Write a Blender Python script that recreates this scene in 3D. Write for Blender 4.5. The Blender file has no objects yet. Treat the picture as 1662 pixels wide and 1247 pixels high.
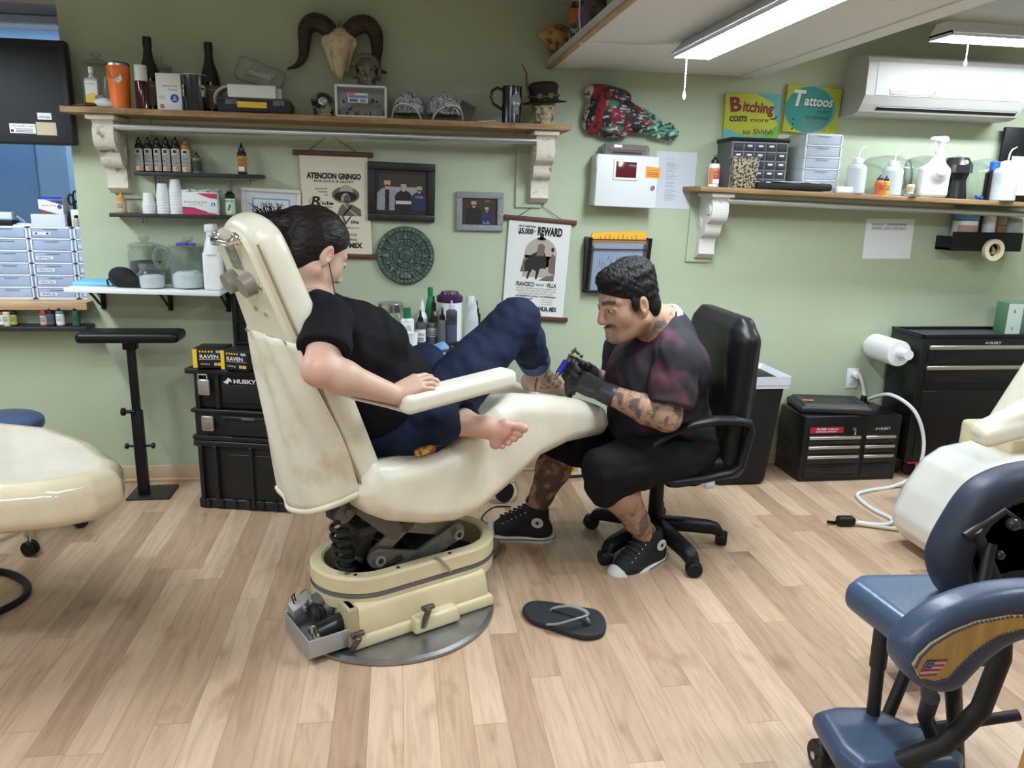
import bpy,bmesh,math,random
import numpy as np
from mathutils import Vector,Matrix,Euler
random.seed(7)
C=bpy.context.scene.collection
scene=bpy.context.scene
PI=math.pi
#camera
IMW,IMH=1662.0,1247.0
FPX=1250.0
CAMP=np.array([0.0,0.0,1.45])
def camera_axes():
 dy=np.array([645-IMW/2,316-IMH/2,FPX]);dy/=np.linalg.norm(dy)
 h2=np.array([1645-IMW/2,340-IMH/2,FPX])
 n=np.cross(dy,h2);n/=np.linalg.norm(n)
 if n[1]<0:n=-n
 dx=np.cross(n,dy);dx/=np.linalg.norm(dx)
 if dx[0]<0:dx=-dx
 return np.stack([dx,dy,-n],1)
RC=camera_axes()
cd=bpy.data.cameras.new('camera');cam=bpy.data.objects.new('camera',cd);C.objects.link(cam)
cd.sensor_fit='HORIZONTAL';cd.sensor_width=36.0;cd.lens=36.0*FPX/IMW
cd.clip_start=0.05;cd.clip_end=60
_r,_d,_f=RC[0],RC[1],RC[2]
cam.matrix_world=Matrix(((_r[0],-_d[0],-_f[0],CAMP[0]),(_r[1],-_d[1],-_f[1],CAMP[1]),(_r[2],-_d[2],-_f[2],CAMP[2]),(0,0,0,1)))
scene.camera=cam
#world + exposure
w=bpy.data.worlds.new('world');scene.world=w;w.use_nodes=True
w.node_tree.nodes['Background'].inputs[0].default_value=(1.0,0.96,0.88,1)
w.node_tree.nodes['Background'].inputs[1].default_value=0.30
vs=scene.view_settings
vs.view_transform='Standard';vs.look='None';vs.exposure=0.08;vs.gamma=1.0;vs.use_curve_mapping=False
LAMP_STRENGTH=dict(soffit=74.0,right=52.0,left=70.0,room=50.0)
LAMP_COL=(0.82,0.93,1.0,1)
#where a pixel of the photograph lies on a known plane
def ray(px,py):return RC.T@np.array([px-IMW/2,py-IMH/2,FPX])
def atY(px,py,y):d=ray(px,py);return CAMP+d*(y/d[1])
def atZ(px,py,z=0.0):d=ray(px,py);return CAMP+d*((z-CAMP[2])/d[2])
def rect(x0,y0,x1,y1,Y):
 a=atY(x0,(y0+y1)/2,Y);b=atY(x1,(y0+y1)/2,Y);t=atY((x0+x1)/2,y0,Y);l=atY((x0+x1)/2,y1,Y)
 return(a[0]+b[0])/2,l[2],b[0]-a[0],t[2]-l[2]
#materials
MATS={}
def _new(name):
 m=bpy.data.materials.new(name);m.use_nodes=True
 return m,m.node_tree.nodes,m.node_tree.links,m.node_tree.nodes['Principled BSDF']
def mat(name,col,rough=0.5,metal=0.0,var=0.0,scale=20.0,bump=0.0,bscale=60.0,coat=0.0,spec=None,trans=0.0,ior=1.45,alpha=1.0,emit=0.0,stretch=(1,1,1),col2=None,sheen=0.0,sss=0.0,contrast=(0.35,0.65),detail=4.0):
 if name in MATS:return MATS[name]
 m,N,L,b=_new(name)
 c=(*col,1)
 b.inputs['Base Color'].default_value=c
 b.inputs['Roughness'].default_value=rough;b.inputs['Metallic'].default_value=metal
 b.inputs['IOR'].default_value=ior;b.inputs['Alpha'].default_value=alpha
 b.inputs['Transmission Weight'].default_value=trans
 b.inputs['Coat Weight'].default_value=coat;b.inputs['Coat Roughness'].default_value=0.12
 if spec is not None:b.inputs['Specular IOR Level'].default_value=spec
 if sheen:b.inputs['Sheen Weight'].default_value=sheen
 if sss:
  b.inputs['Subsurface Weight'].default_value=sss;b.inputs['Subsurface Scale'].default_value=0.006
  b.inputs['Subsurface Radius'].default_value=(1,0.4,0.25)
 if emit:
  b.inputs['Emission Color'].default_value=c;b.inputs['Emission Strength'].default_value=emit
 if var or bump or col2:
  tc=N.new('ShaderNodeTexCoord');mp=N.new('ShaderNodeMapping');mp.inputs['Scale'].default_value=stretch
  L.new(tc.outputs['Object'],mp.inputs['Vector'])
  if var or col2:
   nz=N.new('ShaderNodeTexNoise');nz.inputs['Scale'].default_value=scale;nz.inputs['Detail'].default_value=detail
   L.new(mp.outputs[0],nz.inputs['Vector'])
   rp=N.new('ShaderNodeValToRGB');e=rp.color_ramp.elements
   e[0].position,e[1].position=contrast
   lo=col2 if col2 else tuple(x*(1-var)for x in col)
   hi=col if col2 else tuple(min(1,x*(1+var))for x in col)
   e[0].color=(*lo,1);e[1].color=(*hi,1)
   L.new(nz.outputs['Fac'],rp.inputs[0]);L.new(rp.outputs[0],b.inputs['Base Color'])
  if bump:
   n2=N.new('ShaderNodeTexNoise');n2 .inputs['Scale'].default_value=bscale;n2 .inputs['Detail'].default_value=5
   bp=N.new('ShaderNodeBump');bp.inputs['Strength'].default_value=bump;bp.inputs['Distance'].default_value=0.01
   L.new(mp.outputs[0],n2 .inputs['Vector']);L.new(n2 .outputs['Fac'],bp.inputs['Height']);L.new(bp.outputs[0],b.inputs['Normal'])
 MATS[name]=m
 return m
def vcol_mat(name,rough=0.5,bump=0.0,bscale=80.0,sss=0.0,var=0.0,vscale=40.,coat=0.0,spec=0.4,stretch=(1,1,1)):
 """the surface's own colours, stored per vertex (tattoos, lips, prints)"""
 if name in MATS:return MATS[name]
 m,N,L,b=_new(name)
 a=N.new('ShaderNodeAttribute');a.attribute_name='Col'
 out=a.outputs['Color']
 tc=N.new('ShaderNodeTexCoord');mp=N.new('ShaderNodeMapping');mp.inputs['Scale'].default_value=stretch
 L.new(tc.outputs['Object'],mp.inputs['Vector'])
 if var:
  nz=N.new('ShaderNodeTexNoise');nz.inputs['Scale'].default_value=vscale;nz.inputs['Detail'].default_value=4
  L.new(mp.outputs[0],nz.inputs['Vector'])
  hs=N.new('ShaderNodeHueSaturation');mr=N.new('ShaderNodeMapRange')
  mr.inputs['From Min'].default_value=0.3;mr.inputs['From Max'].default_value=0.7
  mr.inputs['To Min'].default_value=1-var;mr.inputs['To Max'].default_value=1+var
  L.new(nz.outputs['Fac'],mr.inputs[0]);L.new(mr.outputs[0],hs.inputs['Value']);L.new(out,hs.inputs['Color']);out=hs.outputs[0]
 L.new(out,b.inputs['Base Color'])
 b.inputs['Roughness'].default_value=rough;b.inputs['Coat Weight'].default_value=coat
 b.inputs['Specular IOR Level'].default_value=spec
 if sss:
  b.inputs['Subsurface Weight'].default_value=sss;b.inputs['Subsurface Scale'].default_value=0.005
  b.inputs['Subsurface Radius'].default_value=(1,0.4,0.25)
 if bump:
  n2=N.new('ShaderNodeTexNoise');n2 .inputs['Scale'].default_value=bscale;n2 .inputs['Detail'].default_value=5
  bp=N.new('ShaderNodeBump');bp.inputs['Strength'].default_value=bump;bp.inputs['Distance'].default_value=0.01
  L.new(mp.outputs[0],n2 .inputs['Vector']);L.new(n2 .outputs['Fac'],bp.inputs['Height']);L.new(bp.outputs[0],b.inputs['Normal'])
 MATS[name]=m
 return m
def glass(name,tint=(0.9,0.95,0.93),a=0.22,rough=0.05):
 """thin clear wall: mostly see-through, with a real sheen"""
 if name in MATS:return MATS[name]
 m,N,L,b=_new(name)
 b.inputs['Base Color'].default_value=(*[x*.35 for x in tint],1);b.inputs['Roughness'].default_value=rough
 b.inputs['Specular IOR Level'].default_value=0.8
 tr=N.new('ShaderNodeBsdfTransparent');tr.inputs[0].default_value=(*[min(1,x*1.05)for x in tint],1)
 lw=N.new('ShaderNodeLayerWeight');lw.inputs['Blend'].default_value=0.35
 mr=N.new('ShaderNodeMapRange');mr.inputs['To Min'].default_value=a;mr.inputs['To Max'].default_value=min(1,a+0.55)
 mx=N.new('ShaderNodeMixShader')
 L.new(lw.outputs['Facing'],mr.inputs[0]);L.new(mr.outputs[0],mx.inputs[0])
 L.new(tr.outputs[0],mx.inputs[1]);L.new(b.outputs[0],mx.inputs[2])
 L.new(mx.outputs[0],N['Material Output'].inputs[0])
 MATS[name]=m
 return m
black_plastic=mat('black_plastic',(0.009,0.009,0.010),0.42,spec=.3)
black_matte=mat('black_matte',(0.016,0.016,0.017),0.65)
black_gloss=mat('black_gloss',(0.012,0.012,0.014),0.18)
black_leather=mat('black_leather',(0.008,0.008,0.009),0.36,spec=.3,bump=0.12,bscale=220)
white_plastic=mat('white_plastic',(0.82,0.83,0.84),0.35)
white_paper=mat('white_paper',(0.80,0.82,0.84),0.7)
white_paint=mat('white_paint',(0.75,0.75,0.73),0.6)
cream_vinyl=mat('cream_vinyl',(0.74,0.685,0.565),0.33,var=0.05,scale=9,bump=0.03,bscale=25)
cream_cloth=mat('cream_cloth',(0.76,0.71,0.60),0.5,col2=(0.60,0.52,0.38),scale=7,contrast=(0.28,0.45),bump=0.18,bscale=9)
cream_plastic=mat('cream_plastic',(0.66,0.57,0.36),0.38,var=0.06,scale=6)
steel=mat('steel',(0.62,0.62,0.62),0.25,1.0)
brushed=mat('brushed',(0.50,0.50,0.50),0.36,1.0,var=0.10,scale=30)
chrome=mat('chrome',(0.8,0.8,0.8),0.08,1.0)
grey_metal=mat('grey_metal',(0.20,0.19,0.175),0.45,0.5,var=0.2,scale=14)
dark_metal=mat('dark_metal',(0.035,0.035,0.035),0.5,0.4)
ink=mat('ink',(0.02,0.02,0.022),0.7)
navy_vinyl=mat('navy_vinyl',(0.045,0.075,0.15),0.38,bump=0.05,bscale=150)
yellow=mat('yellow',(0.85,0.55,0.03),0.45)
orange=mat('orange',(0.90,0.30,0.04),0.45)
red=mat('red',(0.45,0.02,0.03),0.45)
green=mat('green',(0.02,0.18,0.06),0.4)
blue=mat('blue',(0.02,0.06,0.45),0.4)
lightblue=mat('lightblue',(0.20,0.55,0.80),0.6)
pinkish=mat('pinkish',(0.75,0.12,0.18),0.5)
purple=mat('purple',(0.05,0.015,0.06),0.3)
clear=glass('clear',(0.90,0.94,0.92),0.10)
frosted=mat('frosted',(0.72,0.76,0.85),0.4,trans=0.35,alpha=0.9,ior=1.2)
milky=mat('milky',(0.74,0.79,0.85),0.35,alpha=0.66)
def col(name,c,rough=0.5,**k):return mat(name,c,rough,**k)
#mesh builder
def frame_for(d):
 d=Vector(d).normalized();a=Vector((0,0,1))if abs(d.z)<0.9 else Vector((1,0,0))
 x=a.cross(d).normalized();y=d.cross(x)
 return x,y,d
FONT_CACHE={}
def bez(P,n=14):
 P=[Vector(p)for p in P];out=[]
 for j in range(len(P)-1):
  p0,p1,p2,p3=P[max(j-1,0)],P[j],P[j+1],P[min(j+2,len(P)-1)]
  for i in range(n):
   u=i/n;out.append(.5*((2*p1)+(-p0+p2)*u+(2*p0-5*p1+4*p2-p3)*u*u+(-p0+3*p1-3*p2+p3)*u**3))
 return out+[P[-1]]
def smooth_poly(P,n=4):
 m=len(P);P=[np.array(p,float)for p in P];out=[]
 for j in range(m):
  a,b,c,d=P[j-1],P[j],P[(j+1)%m],P[(j+2)%m]
  for i in range(n):u=i/n;out.append(tuple(.5*(2*b+(c-a)*u+(2*a-5*b+4*c-d)*u*u+(3*b-a-3*c+d)*u**3)))
 return out
class MB:
 def __init__(s):s.v=[];s.f=[];s.mi=[];s.sm=[]
 def add(s,vs_,fs,mi=0,smooth=False,M=None):
  o=len(s.v)
  s.v+=[tuple(M@Vector(p))for p in vs_]if M is not None else[tuple(p)for p in vs_]
  s.f+=[tuple(i+o for i in f)for f in fs];s.mi+=[mi]*len(fs);s.sm+=[smooth]*len(fs)
  return s
 def box(s,c,size,mi=0,rot=None,bev=0.0,seg=2,M=None,taper=None):
  bm=bmesh.new();bmesh.ops.create_cube(bm,size=1.0)
  for v in bm.verts:
   k=1.0
   if taper and v.co.z<0:k=taper
   v.co=Vector((v.co.x*size[0]*k,v.co.y*size[1]*k,v.co.z*size[2]))
  if bev:bmesh.ops.bevel(bm,geom=bm.edges[:],offset=min(bev,min(size)*0.49),segments=seg,affect='EDGES',profile=0.5)
  R=Matrix.Translation(Vector(c))@(Euler(rot).to_matrix().to_4x4()if rot is not None else Matrix())
  if M is not None:R=M@R
  bm.verts.index_update()
  s.add([v.co for v in bm.verts],[[v.index for v in f.verts]for f in bm.faces],mi,bool(bev),R);bm.free();return s
 def cone(s,p0,p1,r0,r1=None,n=20,mi=0,caps=True,smooth=True,M=None):
  if r1 is None:r1=r0
  p0=Vector(p0);p1=Vector(p1);x,y,_=frame_for(p1-p0)
  vs_=[]
  for p,r in((p0,r0),(p1,r1)):
   for i in range(n):a=2*PI*i/n;vs_.append(p+x*(r*math.cos(a))+y*(r*math.sin(a)))
  fs=[(i,(i+1)%n,n+(i+1)%n,n+i)for i in range(n)]
  s.add(vs_,fs,mi,smooth,M)
  if caps:s.add(vs_,[tuple(range(n))[::-1],tuple(range(n,2*n))],mi,False,M)
  return s
 def tube(s,pts,r,n=10,mi=0,closed=False,M=None,flat=1.0,caps=True):
  pts=[Vector(p)for p in pts];m=len(pts);rs=r if isinstance(r,(list,tuple))else[r]*m
  vs_=[];x=None
  for i,p in enumerate(pts):
   a=pts[(i-1)%m]if(closed or i>0)else p;b=pts[(i+1)%m]if(closed or i<m-1)else p
   t=(b-a).normalized()
   if x is None:x=frame_for(t)[0]
   x=(x-t*x.dot(t)).normalized();y=t.cross(x)
   for j in range(n):an=2*PI*j/n;vs_.append(p+x*(rs[i]*math.cos(an))+y*(rs[i]*flat*math.sin(an)))
  fs=[]
  for i in range(m if closed else m-1):
   k=(i+1)%m
   for j in range(n):l=(j+1)%n;fs.append((i*n+j,i*n+l,k*n+l,k*n+j))
  s.add(vs_,fs,mi,True,M)
  if not closed and caps:s.add(vs_,[tuple(range(n))[::-1],tuple(range((m-1)*n,m*n))],mi,False,M)
  return s
 def lathe(s,prof,n=28,mi=0,c=(0,0,0),M=None,smooth=True,sx=1.0,sy=1.0):
  """prof: (radius, height[, material])"""
  vs_=[];m=len(prof)
  for p in prof:
   for j in range(n):a=2*PI*j/n;vs_.append((c[0]+sx*p[0]*math.cos(a),c[1]+sy*p[0]*math.sin(a),c[2]+p[1]))
  for i in range(m-1):
   q=prof[i][2]if len(prof[i])>2 else mi
   s.add([vs_[i*n+j]for j in range(n)]+[vs_[(i+1)*n+j]for j in range(n)],[(j,(j+1)%n,n+(j+1)%n,n+j)for j in range(n)],q,smooth,M)
  for i,rev in((0,True),(m-1,False)):
   if prof[i][0]>1e-5:
    q=prof[i][2]if len(prof[i])>2 else mi
    f=tuple(range(n));s.add([vs_[i*n+j]for j in range(n)],[f[::-1]if rev else f],q,False,M)
  return s
 def prism(s,poly,d,mi=0,M=None,smooth=False):
  """poly in local XZ, extruded along +Y by d"""
  n=len(poly);vs_=[(p[0],0,p[1])for p in poly]+[(p[0],d,p[1])for p in poly]
  s.add(vs_,[tuple(range(n)),tuple(range(2*n-1,n-1,-1))],mi,False,M)
  s.add(vs_,[(i,n+i,n+(i+1)%n,(i+1)%n)for i in range(n)],mi,smooth,M);return s
 def sph(s,c,r,mi=0,n=18,m=10,M=None,rot=None):
  if not isinstance(r,(tuple,list)):r=(r,r,r)
  R=Matrix.Translation(Vector(c))@(Euler(rot).to_matrix().to_4x4()if rot is not None else Matrix())@Matrix.Diagonal((*r,1))
  if M is not None:R=M@R
  vs_=[(0,0,-1)];fs=[]
  for i in range(1,m):
   t=-PI/2+PI*i/m
   for j in range(n):a=2*PI*j/n;vs_.append((math.cos(t)*math.cos(a),math.cos(t)*math.sin(a),math.sin(t)))
  vs_.append((0,0,1));L=len(vs_)-1
  for j in range(n):
   k=(j+1)%n;fs.append((0,1+k,1+j));fs.append((L,L-n+j,L-n+k))
   for i in range(m-2):a=1+i*n;fs.append((a+j,a+k,a+n+k,a+n+j))
  return s.add(vs_,fs,mi,True,R)
 def poly(s,pts,mi=0,M=None):return s.add(pts,[tuple(range(len(pts)))],mi,False,M)
 def face2(s,pts2,y=0.0,mi=0,M=None):
  """flat print on a surface that faces -Y: points are (x, z)"""
  return s.add([(p[0],y,p[1])for p in pts2],[tuple(range(len(pts2)))],mi,False,M)
 def rect2(s,x0,z0,x1,z1,y=0.0,mi=0,M=None):return s.face2([(x0,z0),(x1,z0),(x1,z1),(x0,z1)],y,mi,M)
 def disc2(s,x,z,rx,rz=None,y=0.0,mi=0,n=24,a0=0,a1=2*PI,M=None,tilt=0.0):
  rz=rz or rx;ct,st=math.cos(tilt),math.sin(tilt)
  P=[]
  for i in range(n if a1-a0>6.28 else n+1):
   a=a0+(a1-a0)*i/n;px,pz=rx*math.cos(a),rz*math.sin(a);P.append((x+px*ct-pz*st,z+px*st+pz*ct))
  return s.face2(P,y,mi,M)
 def text(s,body,x,z,h,y=0.0,mi=0,w=None,align='C',bold=0.0,M=None,shear=0.0,tilt=0.0,ext=0.0):
  """lettering on a surface that faces -Y; h = capital height, w = full width to fit"""
  key=(body,bold,ext)
  if key not in FONT_CACHE:
   cu=bpy.data.curves.new('t','FONT');cu.body=body;cu.size=1.0;cu.offset=bold;cu.resolution_u=3
   cu.extrude=ext;ob=bpy.data.objects.new('t',cu);me=bpy.data.meshes.new_from_object(ob)
   FONT_CACHE[key]=([tuple(v.co)for v in me.vertices],[tuple(p.vertices)for p in me.polygons])
   bpy.data.objects.remove(ob);bpy.data.curves.remove(cu);bpy.data.meshes.remove(me)
  V,F=FONT_CACHE[key]
  if not V:return s
  x0=min(p[0]for p in V);x1=max(p[0]for p in V)
  ky=h/0.70;kx=(w/(x1-x0))if w else ky
  off={'C':-(x0+x1)/2,'L':-x0,'R':-x1}[align]
  ct,st=math.cos(tilt),math.sin(tilt)
  out=[]
  for p in V:
   a=(p[0]+off)*kx+shear*p[1]*ky;b=p[1]*ky
   out.append((x+a*ct-b*st,y-p[2]*h,z+a*st+b*ct))
  return s.add(out,F,mi,False,M)
 def build(s,name,mats,parent=None,loc=None,rot=None):
  if not isinstance(mats,(list,tuple)):mats=[mats]
  me=bpy.data.meshes.new(name);me.from_pydata(s.v,[],s.f)
  for m in mats:me.materials.append(m)
  me.polygons.foreach_set('material_index',s.mi);me.polygons.foreach_set('use_smooth',s.sm);me.update()
  o=bpy.data.objects.new(name,me);C.objects.link(o)
  if parent is not None:o.parent=parent
  if loc is not None:o.location=loc
  if rot is not None:o.rotation_euler=rot
  return o
def tag(o,label=None,cat=None,group=None,kind=None):
 if label:o['label']=label
 if cat:o['category']=cat
 if group:o['group']=group
 if kind:o['kind']=kind
 return o
def thing(name,label,cat,loc=(0,0,0),rotz=0.0,group=None):
 o=bpy.data.objects.new(name,None);C.objects.link(o);o.empty_display_size=0.05
 o.location=loc;o.rotation_euler=(0,0,rotz)
 return tag(o,label,cat,group)
def struct(name,mb,mats):return tag(mb.build(name,mats),kind='structure')
def dup(root,loc,label=None,rot=None):
 r=root.copy();C.objects.link(r);r.location=loc
 if rot is not None:r.rotation_euler=rot
 if label:r['label']=label
 for ch in list(root.children):
  c=ch.copy();C.objects.link(c);c.parent=r
  for g in list(ch.children):
   d=g.copy();C.objects.link(d);d.parent=c
 return r
#implicit surfaces (bodies, cushions, skulls): smooth unions meshed with surface nets
class SDF:
 def __init__(s,lo,hi,h):
  s.lo=np.array(lo,float);s.h=h
  s.n=np.maximum(4,np.ceil((np.array(hi,float)-s.lo)/h).astype(int)+1)
  s.D=np.full(s.n,0.2,np.float32)
 def _block(s,lo,hi,pad):
  a=np.clip(np.floor((np.array(lo)-pad-s.lo)/s.h).astype(int),0,s.n-1)
  b=np.clip(np.ceil((np.array(hi)+pad-s.lo)/s.h).astype(int)+1,1,s.n)
  if np.any(b<=a):return None
  g=[s.lo[i]+s.h*np.arange(a[i],b[i],dtype=np.float32)for i in range(3)]
  X,Yv,Z=np.meshgrid(*[q.astype(np.float32)for q in g],indexing='ij')
  return(slice(a[0],b[0]),slice(a[1],b[1]),slice(a[2],b[2])),X,Yv,Z
 def _op(s,sl,d,k,sub):
  D=s.D[sl];d=d.astype(np.float32)
  if sub:
   d=-d
   if k>0:hh=np.maximum(k-np.abs(D-d),0)/k;s.D[sl]=np.maximum(D,d)+hh*hh*k*0.25
   else:s.D[sl]=np.maximum(D,d)
  else:
   if k>0:hh=np.maximum(k-np.abs(D-d),0)/k;s.D[sl]=np.minimum(D,d)-hh*hh*k*0.25
   else:s.D[sl]=np.minimum(D,d)
 def cone(s,a,b,ra,rb=None,k=0.02,sub=False,flat=None):
  """tapered capsule; flat=(axis, factor) squeezes the section along a world axis"""
  rb=ra if rb is None else rb
  a=np.array(a,float);b=np.array(b,float);R=max(ra,rb)
  if flat:R*=max(1,1/flat[1])
  B=s._block(np.minimum(a,b)-R,np.maximum(a,b)+R,k+3*s.h)
  if B is None:return s
  sl,X,Y_,Z=B;ab=b-a;L=max(1e-9,float(ab@ab))
  t=np.clip(((X-a[0])*ab[0]+(Y_-a[1])*ab[1]+(Z-a[2])*ab[2])/L,0,1)
  dx=X-(a[0]+t*ab[0]);dy=Y_-(a[1]+t*ab[1]);dz=Z-(a[2]+t*ab[2])
  if flat:
   fd=np.array(flat[0],float);fd/=np.linalg.norm(fd);c=dx*fd[0]+dy*fd[1]+dz*fd[2];g=(1/flat[1]-1)
   dx=dx+fd[0]*c*g;dy=dy+fd[1]*c*g;dz=dz+fd[2]*c*g
  d=np.sqrt(dx*dx+dy*dy+dz*dz)-(ra+t*(rb-ra))
  s._op(sl,d,k,sub);return s
 def chain(s,pts,rs,k=0.02,**kw):
  for i in range(len(pts)-1):s.cone(pts[i],pts[i+1],rs[i],rs[i+1],k,**kw)
  return s
 def ell(s,c,r,k=0.02,sub=False,axes=None):
  """ellipsoid; axes = 3 unit vectors for its radii"""
  c=np.array(c,float);r=np.array(r if isinstance(r,(tuple,list))else(r,r,r),float);A=np.eye(3)if axes is None else np.array(axes,float)
  e=np.sqrt(((A*r[:,None])**2).sum(0))
  B=s._block(c-e,c+e,k+3*s.h)
  if B is None:return s
  sl,X,Y_,Z=B;X=X-c[0];Y_=Y_-c[1];Z=Z-c[2]
  q=[(X*A[i,0]+Y_*A[i,1]+Z*A[i,2])/r[i]for i in range(3)]
  k0=np.sqrt(q[0]**2+q[1]**2+q[2]**2);k1=np.sqrt((q[0]/r[0])**2+(q[1]/r[1])**2+(q[2]/r[2])**2)+1e-6
  s._op(sl,k0*(k0-1)/k1,k,sub);return s
 def box(s,c,half,rnd=0.01,k=0.0,sub=False,axes=None):
  c=np.array(c,float);hf=np.array(half,float);A=np.eye(3)if axes is None else np.array(axes,float)
  e=(np.abs(A)*hf[:,None]).sum(0)
  B=s._block(c-e,c+e,k+3*s.h)
  if B is None:return s
  sl,X,Y_,Z=B;X=X-c[0];Y_=Y_-c[1];Z=Z-c[2]
  q=[np.abs(X*A[i,0]+Y_*A[i,1]+Z*A[i,2])-(hf[i]-rnd)for i in range(3)]
  d=np.sqrt(sum(np.maximum(t,0)**2 for t in q))+np.minimum(np.maximum(np.maximum(q[0],q[1]),q[2]),0)-rnd
  s._op(sl,d,k,sub);return s
 def extrude(s,poly,ax,lo,hi,rnd=0.02,k=0.0,sub=False,halfw=None):
  """closed polygon in the plane of the two axes other than ax, extruded lo..hi along ax, edges rounded"""
  i,j=[t for t in range(3)if t!=ax]
  P=np.array(poly,float)
  g=[s.lo[t]+s.h*np.arange(s.n[t])for t in range(3)]
  A,B=np.meshgrid(g[i],g[j],indexing='ij');d2=np.full(A.shape,1e9);ins=np.zeros(A.shape,bool)
  for q in range(len(P)):
   p0,p1=P[q],P[(q+1)%len(P)];e=p1-p0
   t=np.clip(((A-p0[0])*e[0]+(B-p0[1])*e[1])/(e@e+1e-12),0,1)
   d2=np.minimum(d2,(A-p0[0]-t*e[0])**2+(B-p0[1]-t*e[1])**2)
   c=((p0[1]>B)!=(p1[1]>B));x=p0[0]+(B-p0[1])/(p1[1]-p0[1]+1e-12)*e[0];ins^=c&(A<x)
  d=np.where(ins,-1,1)*np.sqrt(d2)+rnd
  mid,hw=(lo+hi)/2,(hi-lo)/2
  W=np.abs(g[ax]-mid)-(hw-rnd)
  sh=[1,1,1];sh[ax]=-1;W=W.reshape(sh);dd=np.expand_dims(d,ax)
  D=np.sqrt(np.maximum(dd,0)**2+np.maximum(W,0)**2)+np.minimum(np.maximum(dd,W),0)-rnd
  s._op((slice(None),)*3,D,k,sub);return s
 def half(s,p,n,k=0.0):
  """cut away everything on the side n points to"""
  n=np.array(n,float);n/=np.linalg.norm(n);p=np.array(p,float)
  g=[s.lo[t]+s.h*np.arange(s.n[t])for t in range(3)]
  d=(g[0]-p[0])[:,None,None]*n[0]+(g[1]-p[1])[None,:,None]*n[1]+(g[2]-p[2])[None,None,:]*n[2]
  s._op((slice(None),)*3,-d,k,True);return s
 def noise(s,amp,freq,seed=0,dirv=None):
  """soft folds: warped sines"""
  r=np.random.RandomState(seed)
  g=[s.lo[t]+s.h*np.arange(s.n[t],dtype=np.float32)for t in range(3)]
  X,Y_,Z=np.meshgrid(*[q.astype(np.float32)for q in g],indexing='ij');tot=0
  for q in range(4):
   v=r.randn(3);v/=np.linalg.norm(v)
   if dirv is not None:v=0.5*v+np.array(dirv)
   u=r.randn(3)*0.6
   tot=tot+np.sin(freq*(0.7+0.35*q)*(v[0]*X+v[1]*Y_+v[2]*Z)+1.6*np.sin(freq*0.5*(u[0]*X+u[1]*Y_+u[2]*Z)+q)+r.rand()*6)
  s.D-=(amp*tot/4).astype(np.float32);return s
 def mesh(s):
  D=s.D.copy();n=s.n;h=s.h
  for ax in range(3):
   sl=[slice(None)]*3;sl[ax]=0;D[tuple(sl)]=0.1;sl[ax]=-1;D[tuple(sl)]=0.1
  S=D<0
  c=[S[i:n[0]-1+i,j:n[1]-1+j,k:n[2]-1+k]for i in(0,1)for j in(0,1)for k in(0,1)]
  any_=c[0].copy();all_=c[0].copy()
  for q in c[1:]:any_|=q;all_&=q
  idx=np.argwhere(any_&~all_);N=len(idx)
  off=np.array([(i,j,k)for i in(0,1)for j in(0,1)for k in(0,1)])
  val=np.stack([D[idx[:,0]+o[0],idx[:,1]+o[1],idx[:,2]+o[2]]for o in off],1)
  acc=np.zeros((N,3));cnt=np.zeros(N)
  for a in range(8):
   for b in range(a+1,8):
    if np.abs(off[a]-off[b]).sum()!=1:continue
    m=(val[:,a]<0)!=(val[:,b]<0);t=np.where(m,val[:,a]/(val[:,a]-val[:,b]+1e-12),0)
    acc+=np.where(m[:,None],off[a]+t[:,None]*(off[b]-off[a]),0);cnt+=m
  V=s.lo+h*(idx+acc/np.maximum(cnt,1)[:,None])
  ID=np.full(n-1,-1,np.int32);ID[idx[:,0],idx[:,1],idx[:,2]]=np.arange(N)
  F=[]
  for ax in range(3):
   o=np.zeros(3,int);o[ax]=1
   A=S[:n[0]-o[0],:n[1]-o[1],:n[2]-o[2]];B=S[o[0]:,o[1]:,o[2]:]
   E=np.argwhere(A!=B);b1,b2=(ax+1)%3,(ax+2)%3
   E=E[(E[:,b1]>0)&(E[:,b2]>0)&(E[:,b1]<n[b1]-1)&(E[:,b2]<n[b2]-1)]
   q=[]
   for d1,d2 in((1,1),(0,1),(0,0),(1,0)):
    e=E.copy();e[:,b1]-=d1;e[:,b2]-=d2;q.append(ID[e[:,0],e[:,1],e[:,2]])
   Q=np.stack(q,1);flip=~A[E[:,0],E[:,1],E[:,2]];Q[flip]=Q[flip][:,::-1]
   F.append(Q[(Q>=0).all(1)])
  return V,np.concatenate(F)
 def build(s,name,mats,parent=None,color=None,smooth_it=1,loc=None):
  V,F=s.mesh()
  for _ in range(smooth_it):
   acc=np.zeros_like(V);cnt=np.zeros(len(V))
   for a,b in((0,1),(1,2),(2,3),(3,0)):
    np.add.at(acc,F[:,a],V[F[:,b]]);np.add.at(acc,F[:,b],V[F[:,a]]);np.add.at(cnt,F[:,a],1);np.add.at(cnt,F[:,b],1)
   V=0.5*V+0.5*acc/np.maximum(cnt,1)[:,None]
  return mesh_np(name,V,F,mats,parent,color,loc)
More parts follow.
